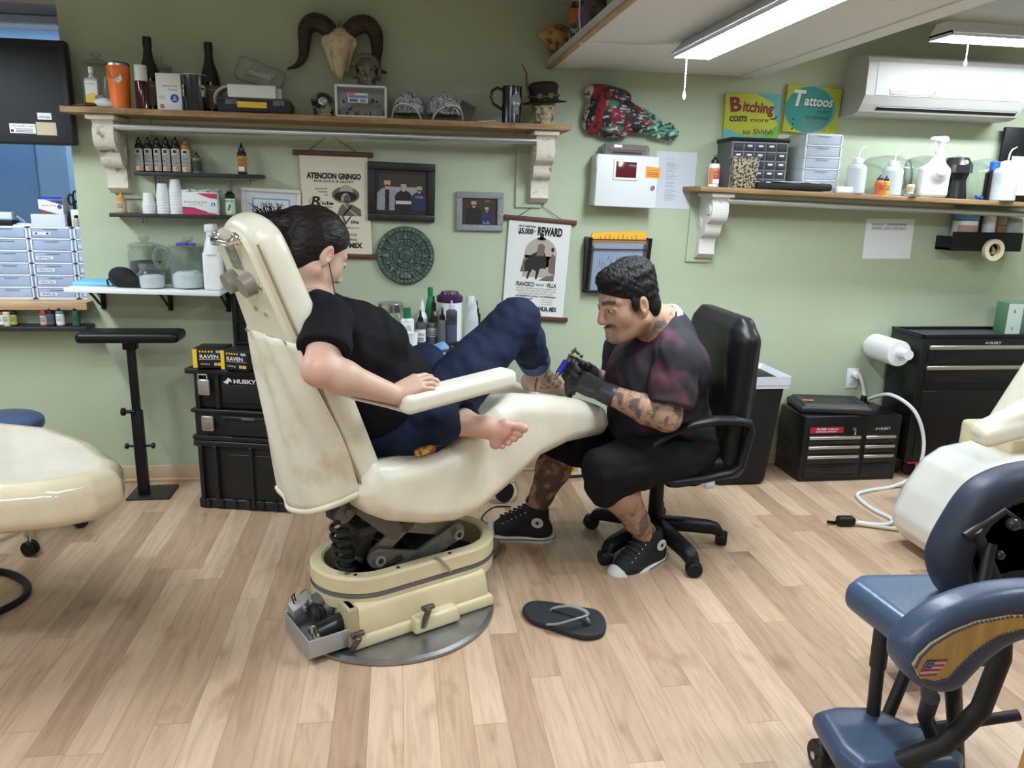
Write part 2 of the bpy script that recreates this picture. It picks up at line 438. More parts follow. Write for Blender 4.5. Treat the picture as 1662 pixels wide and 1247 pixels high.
def mesh_np(name,V,F,mats,parent=None,color=None,loc=None):
 if not isinstance(mats,(list,tuple)):mats=[mats]
 me=bpy.data.meshes.new(name);nv,nf=len(V),len(F)
 me.vertices.add(nv);me.vertices.foreach_set('co',np.asarray(V,np.float32).ravel())
 me.loops.add(nf*4);me.loops.foreach_set('vertex_index',np.asarray(F,np.int32).ravel())
 me.polygons.add(nf);me.polygons.foreach_set('loop_start',np.arange(0,nf*4,4,dtype=np.int32))
 me.polygons.foreach_set('use_smooth',np.ones(nf,bool));me.update(calc_edges=True);me.validate()
 for m in mats:me.materials.append(m)
 if color is not None:
  at=me.color_attributes.new('Col','FLOAT_COLOR','POINT');c=np.ones((nv,4),np.float32);c[:,:3]=color(np.asarray(V));at.data.foreach_set('color',c.ravel())
 o=bpy.data.objects.new(name,me);C.objects.link(o)
 if parent is not None:o.parent=parent
 if loc is not None:o.location=loc
 return o
def grid_mesh(name,P,mats,parent=None,thick=0.0,color=None):
 """sheet from a grid of points (rows x cols x 3); thick gives it a real thickness"""
 P=np.asarray(P,float);r,c=P.shape[:2]
 V=P.reshape(-1,3);F=[(i*c+j,i*c+j+1,(i+1)*c+j+1,(i+1)*c+j)for i in range(r-1)for j in range(c-1)]
 o=mesh_np(name,V,np.array(F),mats,parent,color)
 if thick:md=o.modifiers.new('solid','SOLIDIFY');md.thickness=thick;md.offset=0
 return o
#ROOM
WY=3.93
CEIL=2.35
def wall_mat(name,c1,c2):
 return mat(name,c1,0.55,col2=c2,scale=1.6,bump=0.05,bscale=120,contrast=(0.3,0.7))
green_wall=wall_mat('green_wall',(0.465,0.525,0.375),(0.448,0.505,0.36))
ceil_mat=wall_mat('ceiling_paint',(0.70,0.69,0.64),(0.66,0.65,0.60))
soffit_mat=wall_mat('soffit_paint',(0.78,0.78,0.78),(0.75,0.75,0.75))
tan_base=mat('tan_vinyl',(0.55,0.40,0.26),0.5)
def floor_material():
 m,N,L,b=_new('laminate_planks')
 tc=N.new('ShaderNodeTexCoord');sp=N.new('ShaderNodeSeparateXYZ');L.new(tc.outputs['Object'],sp.inputs[0])
 def mth(op,a,bb=None,c=None):
  n=N.new('ShaderNodeMath');n.operation=op
  for i,q in enumerate((a,bb,c)):
   if q is None:continue
   if isinstance(q,(int,float)):n.inputs[i].default_value=q
   else:L.new(q,n.inputs[i])
  return n.outputs[0]
 row=mth('FLOOR',mth('DIVIDE',sp.outputs[0],0.098))
 wn=N.new('ShaderNodeTexWhiteNoise');wn.noise_dimensions='1D';L.new(row,wn.inputs['W'])
 yy=mth('DIVIDE',mth('ADD',sp.outputs[1],mth('MULTIPLY',wn.outputs['Value'],5.0)),1.05)
 cell=mth('FLOOR',yy)
 cb=N.new('ShaderNodeCombineXYZ');L.new(row,cb.inputs[0]);L.new(cell,cb.inputs[1])
 w2=N.new('ShaderNodeTexWhiteNoise');w2 .noise_dimensions='2D';L.new(cb.outputs[0],w2 .inputs['Vector'])
 off=mth('MULTIPLY',w2 .outputs['Value'],37.0)
 cv=N.new('ShaderNodeCombineXYZ');L.new(mth('MULTIPLY',sp.outputs[0],26.0),cv.inputs[0])
 L.new(mth('ADD',mth('MULTIPLY',sp.outputs[1],2.2),off),cv.inputs[1]);L.new(off,cv.inputs[2])
 g=N.new('ShaderNodeTexNoise');g.inputs['Scale'].default_value=1.6;g.inputs['Detail'].default_value=6;g.inputs['Distortion'].default_value=1.1
 L.new(cv.outputs[0],g.inputs['Vector'])
 k=N.new('ShaderNodeTexNoise');k.inputs['Scale'].default_value=5.0;k.inputs['Detail'].default_value=2
 cv2=N.new('ShaderNodeCombineXYZ');L.new(mth('MULTIPLY',sp.outputs[0],2.0),cv2 .inputs[0]);L.new(sp.outputs[1],cv2 .inputs[1]);L.new(off,cv2 .inputs[2])
 L.new(cv2 .outputs[0],k.inputs['Vector'])
 r1=N.new('ShaderNodeValToRGB');e=r1 .color_ramp.elements
 e[0].position=0.0;e[0].color=(0.385,0.255,0.170,1);e[1].position=1.0;e[1].color=(0.60,0.44,0.315,1)
 x=e.new(0.5);x.color=(0.485,0.335,0.228,1)
 L.new(w2 .outputs['Value'],r1 .inputs[0])
 r2=N.new('ShaderNodeValToRGB');e=r2 .color_ramp.elements
 e[0].position=0.30;e[0].color=(0.84,0.79,0.755,1);e[1].position=0.60;e[1].color=(1.06,1.05,1.04,1)
 L.new(g.outputs['Fac'],r2 .inputs[0])
 r3=N.new('ShaderNodeValToRGB');e=r3 .color_ramp.elements
 e[0].position=0.22;e[0].color=(0.70,0.60,0.56,1);e[1].position=0.38;e[1].color=(1,1,1,1)
 L.new(k.outputs['Fac'],r3 .inputs[0])
 def mul(a,bb):
  n=N.new('ShaderNodeMix');n.data_type='RGBA';n.blend_type='MULTIPLY';n.inputs['Factor'].default_value=1
  L.new(a,n.inputs['A']);L.new(bb,n.inputs['B']);return n.outputs['Result']
 c=mul(mul(r1 .outputs[0],r2 .outputs[0]),r3 .outputs[0])
 fx=mth('ABSOLUTE',mth('SUBTRACT',mth('FRACT',mth('DIVIDE',sp.outputs[0],0.098)),0.5))
 fy=mth('ABSOLUTE',mth('SUBTRACT',mth('FRACT',yy),0.5))
 jn=mth('MAXIMUM',mth('GREATER_THAN',fx,0.488),mth('GREATER_THAN',fy,0.4985))
 mx=N.new('ShaderNodeMix');mx.data_type='RGBA';mx.blend_type='MULTIPLY'
 L.new(mth('MULTIPLY',jn,0.45),mx.inputs['Factor']);L.new(c,mx.inputs['A']);mx.inputs['B'].default_value=(0.45,0.30,0.2,1)
 L.new(mx.outputs['Result'],b.inputs['Base Color'])
 b.inputs['Roughness'].default_value=0.36;b.inputs['Specular IOR Level'].default_value=0.45
 bp=N.new('ShaderNodeBump');bp.inputs['Strength'].default_value=0.04;bp.inputs['Distance'].default_value=0.004
 L.new(g.outputs['Fac'],bp.inputs['Height']);L.new(bp.outputs[0],b.inputs['Normal'])
 return m
struct('floor',MB().box((0.5,2.0,-0.05),(8.4,6.0,0.1)),floor_material())
WX=-1.474
SILLZ=0.915
mb=MB()
mb.box(((WX+4.3)/2,WY+0.16,CEIL/2),(4.3-WX,0.32,CEIL))
mb.box(((WX-3.4)/2,WY+0.16,0.443),(WX+3.4,0.32,0.886))
struct('wall_back',mb,green_wall)
struct('trim_4',MB().box(((WX-3.4)/2,WY+0.16,2.29),(WX+3.4,0.32,0.13)),mat('header_lilac',(0.42,0.40,0.42),0.6))
struct('wall_left',MB().box((-3.45,2.0,CEIL/2),(0.1,6.0,CEIL)),green_wall)
struct('wall_right',MB().box((4.35,2.0,CEIL/2),(0.1,6.0,CEIL)),green_wall)
struct('ceiling',MB().box((0.45,2.0,CEIL+0.05),(8.0,6.0,0.1)),ceil_mat)
struct('baseboard_back',MB().box((1.4,WY-0.006,0.042),(9.4,0.012,0.084),bev=0.003).box((1.4,WY-0.012,0.008),(9.4,0.012,0.016),bev=0.004),tan_base)
mb=MB();mb.box((1.2585,1.46,2.083),(1.075,4.93,0.03));mb.box((1.42,1.46,2.22),(0.75,4.93,0.25))
mb.box((0.80,1.46,2.066),(0.15,4.93,0.006));mb.box((1.75,1.46,2.066),(0.09,4.93,0.006))
struct('trim_1',mb,soffit_mat)
wood_sill=mat('sill_wood',(0.55,0.36,0.2),0.5,var=0.2,scale=5,stretch=(1,6,12))
struct('trim_2',MB().box(((WX-3.4)/2+0.012,4.03,0.9055),(WX+3.4+0.024,0.36,0.037),bev=0.003),wood_sill)
blue_wall=mat('passage_paint',(0.33,0.43,0.58),0.6,var=0.06,scale=2)
pale_blue=mat('passage_trim',(0.62,0.70,0.85),0.5)
fr=MB();fr.box(((WX-3.4)/2,4.19,2.205),(WX+3.4,0.05,0.03));fr.box((-3.38,4.19,1.56),(0.04,0.05,1.27));fr.box((WX-0.01,4.19,1.56),(0.02,0.05,1.27));fr.box(((WX-3.4)/2,4.19,0.935),(WX+3.4,0.05,0.022))
win=struct('window_1',fr,pale_blue)
pane_m=glass('window_pane',(0.80,0.90,1.0),0.12,0.02)
MB().box(((WX-3.4)/2,4.19,1.56),(WX+3.36,0.006,1.25)).build('window_pane',pane_m,win)
mb=MB();mb.box((-2.2,5.6,1.2),(3.4,0.1,2.4));mb.box((-0.75,4.95,1.2),(0.1,1.3,2.4));mb.box((-3.9,4.95,1.2),(0.1,1.3,2.4));mb.box((-2.3,4.95,-0.05),(3.2,1.4,0.1));mb.box((-2.3,4.95,2.6),(3.2,1.4,0.1))
struct('wall_passage',mb,blue_wall)
mb=MB();mb.cone((-3.8,5.0,2.43),(-0.8,5.0,2.43),0.045,n=16);mb.box((-2.3,5.5,2.14),(3.0,0.06,0.05))
tag(mb.build('ceiling_pipe',pale_blue),'pale pipe running behind the glass at the top left','pipe')
def notice(name,x,z,w_,h_,m,label,cat):  # solid panels standing in for reflections in the window glass
 tag(MB().box((x,5.54,z),(w_,0.02,h_),bev=0.004).build(name,m),label,cat)
notice('notice_board',-2.03,1.50,0.16,0.5,pale_blue,'narrow pale board hung beyond the glass, left of the parcel','board')
notice('door_panel',-2.45,1.35,0.30,1.0,col('dim_blue',(0.16,0.26,0.45)),'dim blue door panel beyond the glass at the far left','panel')
c=tag(MB().box((-1.62,5.40,1.45),(0.26,0.2,0.62),bev=0.05,seg=3).build('rounded_cabinet',col('cooler_grey',(0.26,0.33,0.48))),'grey blue rounded cabinet beyond the glass near its right edge','cabinet')  # added shape in place of a reflection on the pane
ln=bpy.data.lights.new('passage_lamp','AREA');ln.energy=42;ln.size=1.6;ln.size_y=0.3;ln.shape='RECTANGLE';ln.color=(0.72,0.86,1.0)  # added area light brightens and tints the space behind the glass
lo=bpy.data.objects.new('passage_lamp',ln);C.objects.link(lo);lo.location=(-2.3,4.5,2.38);lo.rotation_euler=(math.radians(58),0,0)
#fluorescent fixtures
def lamp_glow(key):
 m,N,L,b=_new('tube_glow_'+key)
 b.inputs['Base Color'].default_value=(0.9,0.9,0.9,1);b.inputs['Emission Color'].default_value=LAMP_COL
 b.inputs['Emission Strength'].default_value=LAMP_STRENGTH[key];return m
hood_m=mat('fixture_hood',(0.62,0.63,0.66),0.4)
def fixture(name,label,key,c,length,along,cord=None,width=0.14,hood=0.05):
 """c = centre of the glowing underside; along = 'x' or 'y'"""
 t=thing(name,label,'ceiling light',c,0 if along=='x' else PI/2)
 h=MB();L2=length/2;W2=width/2
 h.add([(-L2,-W2-.012,0),(-L2,W2+.012,0),(L2,W2+.012,0),(L2,-W2-.012,0),(-L2,-W2*.55,hood),(-L2,W2*.55,hood),(L2,W2*.55,hood),(L2,-W2*.55,hood)],[(4,5,1,0),(5,6,2,1),(6,7,3,2),(7,4,0,3),(7,6,5,4)])
 h.box((0,W2+.006,-.006),(length,.006,.016));h.box((0,-W2-.006,-.006),(length,.006,.016))
 h.box((-L2+.004,0,-.002),(.008,width+.02,.02));h.box((L2-.004,0,-.002),(.008,width+.02,.02))
 h.build('housing',hood_m,t)
 g=MB()
 for sy in(-1,1):g.add([(-L2+.01,sy*W2*.98,-.004),(L2-.01,sy*W2*.98,-.004),(L2-.01,sy*.004,-.012),(-L2+.01,sy*.004,-.012)],[(0,1,2,3)if sy<0 else(3,2,1,0)])
 g.build('diffuser',lamp_glow(key),t)
 if cord:
  ch=MB();x,y,d=cord
  ch.tube([(x,y,0),(x+.001,y,-d*.5),(x,y,-d)],0.0022,6)
  for i in range(int(d/.012)):ch.sph((x,y,-i*.012),0.0035,n=6,m=4)
  ch.lathe([(0.002,-d),(0.006,-d-.012),(0.0075,-d-.024),(0.004,-d-.034),(0.0,-d-.036)],10,c=(x,y,0))
  ch.build('pull_chain',white_plastic,t)
 return t
fixture('fluorescent_fixture','long glowing strip light with a short pull chain under the white soffit','soffit',(1.17,2.56,2.02),1.25,'y',cord=(0.605,0.02,0.135))
fixture('fluorescent_fixture','glowing strip light high at right above the air conditioner','right',(2.99,3.36,2.19),1.22,'x',cord=(-0.47,0.0,0.09))
fixture('fluorescent_fixture','strip light out of frame at left, toward the window','left',(-1.95,2.75,2.06),1.25,'y')
for q,(x,y)in enumerate(((-0.55,1.15),(2.6,1.5),(-1.1,-0.3),(1.2,-0.4))):  # unseen ceiling fixtures added as fill to brighten floor and room
 fixture('fluorescent_fixture',['strip light on the ceiling above the near floor, left','strip light on the ceiling above the massage chair','strip light behind the viewer at left','strip light behind the viewer at right'][q],'room',(x,y,2.28),1.25,'x')
mb=MB();P=[(0.735,3.30,2.30),(0.728,3.27,2.16),(0.735,3.25,2.064),(0.85,3.23,2.058),(0.93,3.24,2.058),(1.03,3.20,2.058),(1.09,3.17,2.06)]
mb.tube(P,0.004,6)
for p in P[2:6]:mb.box((p[0],p[1],2.059),(.014,.008,.012),bev=.002)
tag(mb.build('lamp_cord',white_plastic),'thin white cord pinned along the soffit to the strip light','cord')
#SHELVES
rustic=mat('rustic_board',(0.40,0.25,0.12),0.6,col2=(0.25,0.15,0.07),scale=6,stretch=(1,8,14),bump=0.25,bscale=30)
distress=mat('distressed_paint',(0.68,0.63,0.54),0.7,col2=(0.22,0.16,0.10),scale=16,contrast=(0.30,0.42),bump=0.3,bscale=60)
black_board=mat('black_board',(0.022,0.022,0.025),0.55,var=0.3,scale=30,stretch=(1,6,6))
def corbel(mb,x,zt,d,h,wd,yb=WY):
 """S-shaped bracket: side profile from the wall outwards"""
 P=[]
 def arc(cx,cz,r,a0,a1,n=8,rz=None):
  for i in range(n+1):a=math.radians(a0+(a1-a0)*i/n);P.append((cx+r*math.cos(a),cz+(rz or r)*math.sin(a)))
 P.append((0,-0.0));P.append((d,0));
 arc(d-.035,-.065,.035,60,-70,8,.055)
 P.append((d*.68,-.135));P.append((d*.66,-.15))
 arc(d*.40,-.150,d*.25,10,-60,6,.05)
 arc(d*.75,-h*.80,d*.42,150,205,6,h*.30)
 P.append((.035,-h));P.append((0,-h))
 M=Matrix(((0,1,0,x-wd/2),(-1,0,0,yb),(0,0,1,zt),(0,0,0,1)))
 mb.prism(P,wd,M=M)
 for sx in(-1,1):
  mb.cone((x+sx*wd/2,yb-d+.04,zt-.065),(x+sx*(wd/2+.006),yb-d+.04,zt-.065),.026,.022,16)
  mb.cone((x+sx*wd/2,yb-.05,zt-h*.42),(x+sx*(wd/2+.005),yb-.05,zt-h*.42),.03,.026,16)
 mb.box((x,yb-d/2-.006,zt+.010),(wd+.032,d+.03,.022),bev=.004)
 return mb
TOPZ=1.783
sh=thing('wall_shelf','long rustic board shelf on two distressed corbels with a pipe under it, upper left','shelf',(-0.30,WY,TOPZ))
def loc_shift(t):return Matrix.Translation(-Vector(t.location))
bm_=MB();xs_=np.linspace(-1.412,0.804,60)
top=[]
for x in xs_:
 yf=3.682+.004*math.sin(x*17)+.003*math.sin(x*41+1);top.append((x,yf))
V=[];
for x,yf in top:V+=[(x,yf,TOPZ),(x,WY,TOPZ),(x,WY,TOPZ-.024),(x,yf+.004*math.sin(x*29),TOPZ-.024)]
F=[]
for i in range(len(top)-1):
 a,b=4*i,4*i+4
 for j in range(4):k=(j+1)%4;F.append((a+j,b+j,b+k,a+k))
F+=[(0,1,2,3),tuple(reversed([len(V)-4+j for j in range(4)]))]
bm_.add(V,F,M=loc_shift(sh));bm_.build('board',rustic,sh)
for x in(-1.265,0.695):
 b=corbel(MB(),x,TOPZ-.046,0.20,0.31,.088);ob=b.build('bracket',distress,sh);ob.location=-Vector(sh.location)
 bk=MB().box((x+(.06 if x<0 else-.045),WY-.008,TOPZ-.20),(.17 if x<0 else .13,.016,.36));k=bk.build('back_plate',green_wall,ob)
MB().cone((-1.22,3.755,1.712),(0.65,3.755,1.712),0.017,n=18,M=loc_shift(sh)).build('rail',mat('pipe_metal',(0.55,0.58,0.60),0.3,0.9),sh)
def rz(x):return 1.525-0.021*(x-1.455)
rs=thing('wall_shelf','rustic board shelf on a white corbel holding drawers, flasks and a spray bottle, at right','shelf',(1.455,WY,1.525))
rs.rotation_euler=(0,0.021,0)
MB().box((0.97,-.125,-.0125),(1.94,.25,.025),bev=.004).build('board',rustic,rs)
b=corbel(MB(),0.135,-.047,.20,.31,.085,yb=0);ob=b.build('bracket',mat('white_corbel',(0.72,0.70,0.66),0.7,col2=(0.35,0.28,0.2),scale=18,contrast=(.25,.36)),rs)
MB().box((.115,-.008,-.2),(.13,.016,.36)).build('back_plate',green_wall,ob)
MB().cone((0.17,-.18,-.062),(1.9,-.18,-.062),.016,n=18).build('rail',MATS['pipe_metal'],rs)
def ledge(x0,x1,zt,label,depth=.11,th=.017,holes=()):
 t=thing('wall_ledge',label,'shelf',((x0+x1)/2,WY,zt))
 MB().box((0,-depth/2,-th/2),(x1-x0,depth,th),bev=.002).build('board',black_board,t)
 for hx in holes:
  b=MB();b.box((hx-(x0+x1)/2,-.003,-.035),(.02,.004,.04),bev=.001)
  for dz in(-.028,-.042):b.cone((hx-(x0+x1)/2,-.006,dz),(hx-(x0+x1)/2,-.0055,dz),.004,n=10,mi=1)
  b.build('mounting_plate',[col('plate_grey',(.55,.55,.52)),black_matte],t)
 return t
ledge(-1.18,-0.622,1.525,'short black ledge holding dark stencil bottles under the long shelf',holes=(-1.10,-0.69))
ledge(-1.302,-0.735,1.338,'black ledge holding stacked paper cups and a box of pads',holes=(-1.19,-0.80))
ledge(-1.95,-1.452,0.812,'low black ledge with small ink bottles under the wooden sill',th=.02,holes=(-1.475,))
t=thing('wall_ledge','black lipped ledge with tubs at the far right edge','shelf',(3.14,WY,1.235))
MB().box((0,-.065,.0),(.42,.13,.016),bev=.003).box((0,-.127,.042),(.42,.008,.10),bev=.003).box((-.206,-.065,.03),(.008,.13,.075),bev=.003).build('tray',black_plastic,t)
wt=thing('wall_shelf','white laminate shelf on black brackets holding glass jars, left','shelf',(-1.124,WY,1.012))
wt.rotation_euler=(0,0.022,0)
MB().box((0,-.155,-.010),(.655,.31,.02),bev=.002).build('board',white_plastic,wt)
for hx in(-.275,.03,.30):
 b=MB();b.box((hx,-.006,-.075),(.022,.012,.12),bev=.002);b.box((hx,-.11,-.026),(.022,.20,.012),bev=.002)
 b.tube([(hx,-.012,-.12),(hx,-.06,-.10),(hx,-.12,-.06),(hx,-.18,-.03)],.006,8);b.tube([(hx,-.02,-.06),(hx,-.05,-.055),(hx,-.06,-.035)],.005,8)
 b.build('bracket',black_plastic,wt)
#generic containers
def sc(prof,w_,h_):return[(p[0]*w_/2,p[1]*h_)+tuple(p[2:])for p in prof]
def vessel(name,parts,label,cat,pos,group=None,n=26):
 """parts: list of (part name, profile, material, size w, size h, z offset)"""
 t=thing(name,label,cat,pos,0,group)
 for nm,prof,m,w_,h_,z in parts:MB().lathe([(p[0],p[1]+z)for p in sc(prof,w_,h_)],n).build(nm,m,t)
 return t
def on(x0,y0,x1,y1,Y,zt):
 x,z,w_,h_=rect(x0,y0,x1,y1,Y);return x,zt,w_,(atY((x0+x1)/2,y0,Y)[2]-zt)
def label2(t,name,w_,h_,z,y,mats,fn=None,bend=None):
 """a flat label standing on a front face; fn draws on it"""
 mb=MB();mb.rect2(-w_/2,z,w_/2,z+h_,y,0)
 if fn:fn(mb,w_,h_,z,y-.0006)
 o=mb.build(name,mats,t);return o
def wrap(mb,r,a0,a1,z0,z1,mi=0,n=14,r1=None):
 """label wrapped on a round side, angles from -Y (0 = facing the room)"""
 r1=r1 or r
 V=[]
 for i in range(n+1):
  a=math.radians(a0+(a1-a0)*i/n);V+=[(r*math.sin(a),-r*math.cos(a),z0),(r1*math.sin(a),-r1*math.cos(a),z1)]
 return mb.add(V,[(2*i,2*i+2,2*i+3,2*i+1)for i in range(n)],mi,True)
LIDJAR=[(0,0),(.88,0),(.97,.03),(1,.08),(1,.62),(.96,.70),(.86,.755),(.86,.79)]
def lid_jar(px,zt,Y,label,fill=None,fill_h=.4,group=None,handle=None):
 x,z,w_,h_=on(*px,Y,zt)
 t=thing('glass_jar',label,'jar',(x,Y,zt),0,group)
 MB().lathe(sc(LIDJAR,w_,h_),30).build('jar_body',clear,t)
 o=MB().lathe(sc([(0,.79),(.98,.79),(1.0,.81),(.95,.835),(.6,.87),(.22,.895),(.17,.91),(.3,.935),(.34,.97),(.28,1),(0,1)],w_,h_),30).build('lid',clear,t)
 if fill is not None:
  MB().lathe(sc([(0,.02),(.84,.02),(.93,.06),(.94,fill_h*.6),(.90,fill_h*.95),(.5,fill_h),(0,fill_h*.97)],w_,h_),24).build('contents',fill,t)
 if handle:
  MB().tube([(-w_*.5+handle*math.cos(a)*.5-handle*.3,0,h_*.55+handle*math.sin(a))for a in np.linspace(0,2*PI,20)[:-1]],.011,8,closed=True).build('handle',clear,t)
 return t
#long shelf, left to right
lid_jar((134,86,184,178),TOPZ,3.85,'clear lidded glass jar at the left end of the long shelf')
x,z,w_,h_=on(137,108,160,172,3.765,TOPZ)
t=thing('rubbing_bottle','clear flat bottle with a white and yellow label beside the orange tumbler','bottle',(x,3.775,z))
MB().box((0,0,h_*.37),(w_,.035,h_*.74),bev=.011,seg=3).lathe(sc([(.5,.74),(.34,.80),(.32,.86)],w_,h_),16).build('body',milky,t)
MB().lathe(sc([(.36,.85),(.38,.86),(.38,.99),(.33,1.0),(0,1.0)],w_,h_),16).build('cap',white_plastic,t)
mb=MB();mb.rect2(-w_*.43,h_*.06,w_*.43,h_*.66,-.0182,0);mb.face2([(-w_*.43,h_*.06),(w_*.43,h_*.06),(w_*.43,h_*.33),(0,h_*.38),(-w_*.43,h_*.30)],-.0188,1);mb.text('ALCOHOL',0,h_*.58,.004,-.0188,2,w=w_*.6)
mb.build('paper_label',[white_paper,yellow,ink],t)
x,z,w_,h_=on(150,157,178,173,3.72,TOPZ)
t=thing('cloth_bundle','small white cloth bundle tied in grey on the shelf before the orange tumbler','bundle',(x,3.725,z))
S=SDF((-.07,-.05,-.0),(.07,.05,.07),.0035);S.ell((0.01,0,.02),(.042,.03,.0215),.01).ell((.03,0,.014),(.03,.025,.016),.01).noise(.0022,150,3).half((0,0,.001),(0,0,-1));S.build('cloth',mat('bundle_cloth',(.72,.72,.74),.8),t)
S=SDF((-.05,-.04,.02),(.05,.04,.075),.003);S.ell((-.012,0,.04),(.014,.012,.012),.006).ell((.006,0,.045),(.012,.01,.01),.006);S.build('knot',mat('bundle_knot',(.22,.22,.25),.8),t)
x,z,w_,h_=on(124,165,156,173,3.715,TOPZ)
mb=MB();S=SDF((-.07,-.03,-.005),(.07,.03,.03),.003);S.cone((-.055,0,.004),(.0,0,.009),.003,.010,.006).cone((0,0,.009),(.04,.005,.012),.010,.007,.006)
o=S.build('leather_pouch',mat('brown_leather',(.07,.03,.02),.6));o.location=(x,3.705,z);tag(o,'dark brown pointed leather scrap at the left end of the long shelf','pouch')
x,z,w_,h_=on(174,101,212,177,3.735,TOPZ)
t=thing('tumbler','orange insulated tumbler with a clear lid and a white emblem','tumbler',(x,3.74,z))
body=[(0,0),(.80,0),(.82,.01),(.985,.90),(1.0,.91)]
MB().lathe(sc(body,w_,h_),32).build('body',mat('orange_coat',(.88,.20,.025),.42),t)
MB().lathe(sc([(1.0,.91),(1.0,.955),(.96,.955)],w_,h_),32).build('steel_rim',steel,t)
MB().lathe(sc([(.95,.94),(.96,.985),(.86,1.0),(0,1.0)],w_,h_),32).build('lid',glass('smoke_lid',(.6,.6,.6),.5),t)
mb=MB();M=Matrix.Rotation(math.radians(12),4,'Z')
yb=-w_*.485
mb.face2([(-.016,h_*.60),(.002,h_*.53),(.018,h_*.62),(.012,h_*.72),(.004,h_*.66)],yb,0,M);mb.tube([(-.040,yb+.016,h_*.78),(-.025,yb+.004,h_*.64),(0,yb,h_*.60),(.03,yb+.008,h_*.74)],.0016,5,1,M=M)
mb.build('emblem',[white_plastic,col('emblem_grey',(.25,.16,.12))],t)
lid_jar((240,93,282,179),TOPZ,3.885,'clear lidded glass jar behind the first dark wine bottle')
x,z,w_,h_=on(219,106,241,177,3.722,TOPZ)
vessel('spray_bottle',[('body',[(0,0),(.95,0),(1,.02),(1,.62),(.96,.64)],glass('wine_red',(.28,.05,.07),.5),w_,h_,0),('contents',[(0,.01),(.9,.01),(.92,.55),(0,.55)],mat('dark_red_liquid',(.05,.01,.015),.2),w_,h_,0),('cap',[(.92,.64),(.94,.65),(.92,.99),(.85,1),(0,1)],white_plastic,w_,h_,0)],'dark red bottle with a tall white cap beside the orange tumbler','bottle',(x,3.722,z))
WINE=[(0,0),(.95,0),(1,.015),(1,.44),(.96,.52),(.80,.60),(.52,.72),(.42,.80),(.38,.9),(.38,.97),(.42,.975),(.42,.995),(.36,1),(0,1)]
dark_glass=mat('dark_bottle_glass',(.012,.010,.007),.12,spec=.6)
for px,Y,lab in(((226,60,259,179),3.82,'dark wine bottle between the red bottle and the white box'),((325,69,357,184),3.855,'dark wine bottle behind the black mug, left of the organizer')):
 x,z,w_,h_=on(*px,Y,TOPZ)
 t=thing('wine_bottle',lab,'bottle',(x,Y,z));MB().lathe(sc(WINE,w_,h_),28).build('bottle',dark_glass,t)
 mb=wrap(MB(),w_*.505,-70,70,h_*.08,h_*.40);mb.text('RESERVE',0,h_*.33,.006,-w_*.512,1,w=w_*.7)
 mb.build('paper_label',[col('wine_label',(.20,.13,.09)),col('label_print',(.6,.55,.45))],t)
 MB().lathe(sc([(.40,.86),(.44,.86),(.44,.975),(.40,1.0),(0,1.002)],w_,h_),20).build('foil',col('foil_black',(.01,.01,.012),.3),t)
x,z,w_,h_=on(254,119,295,181,3.715,TOPZ)
def med_print(mb,w_,h_,z,y,big='Adhesive Wrap',sub='Bandages',dotx=.22,dotz=.33):
 mb.text(big,0.05*w_,z+h_*.64,h_*.055,y,1,w=w_*.62);mb.text(sub,.18*w_,z+h_*.55,h_*.05,y,1,w=w_*.36)
 mb.disc2(w_*dotx,z+h_*dotz,w_*.17,y=y,mi=2)
 mb.face2([(w_*dotx-w_*.09,z+h_*dotz-w_*.07),(w_*dotx+w_*.09,z+h_*dotz-w_*.07),(w_*dotx+w_*.07,z+h_*dotz-w_*.035),(w_*dotx-w_*.07,z+h_*dotz-w_*.035)],y-.0005,0)
 mb.face2([(w_*dotx-w_*.05,z+h_*dotz-w_*.02),(w_*dotx,z+h_*dotz+w_*.11),(w_*dotx+w_*.05,z+h_*dotz-w_*.02),(w_*dotx,z+h_*dotz+w_*.02)],y-.0005,0)
 for i in range(4):mb.rect2(-w_*.44,z+h_*(.40-.035*i),-w_*(.12+.03*(i%2)),z+h_*(.412-.035*i),y,3)
pr=[white_paper,col('print_red',(.55,.08,.09)),col('print_blue',(.03,.06,.38)),col('print_grey',(.35,.37,.45))]
t=thing('bandage_box','tall white bandage box with a round blue symbol between the wine bottles','box',(x,3.745,z),math.radians(-3))
MB().box((0,0,h_/2),(w_,.06,h_),bev=.0015).build('carton',white_paper,t)
mb=MB();med_print(mb,w_,h_,0,-.0306);mb.disc2(-w_*.3,h_*.11,w_*.09,y=-.0306,mi=1);mb.text('350',-w_*.3,h_*.095,h_*.035,-.0312,0);mb.build('print',pr,t)
x,z,w_,h_=on(297,122,336,184,3.725,TOPZ)
t=thing('mug','black mug with a white rim and skull print beside the bandage box','mug',(x,3.728,z))
MB().lathe(sc([(0,0),(.86,0),(.88,.02),(1.0,.97),(1.0,.985)],w_,h_),30).build('body',mat('mug_black',(.010,.010,.012),.12,coat=.4),t)
MB().lathe(sc([(1.0,.985),(1.02,.99),(1.0,1.0),(.93,1.0),(.90,.92),(.3,.8),(0,.8)],w_,h_),30).build('rim',white_plastic,t)
for a0,s_ in((-58,1),(52,-1)):
 mb=MB();M=Matrix.Rotation(math.radians(a0),4,'Z');mb.disc2(0,h_*.60,.014,.018,y=-w_*.50,mi=0,M=M);mb.disc2(-.004,h_*.61,.005,.006,y=-w_*.504,mi=1,M=M);mb.disc2(.006,h_*.61,.004,.006,y=-w_*.504,mi=1,M=M);mb.rect2(-.009,h_*.40,.009,h_*.52,y=-w_*.495,mi=0,M=M);mb.build('skull_print',[col('print_pale',(.45,.45,.45)),black_gloss],t)
x,z,w_,h_=on(352,159,472,189,3.72,TOPZ)
t=thing('organizer_case','flat black organizer case with a yellow label and grey latches','case',(x,3.785,z))
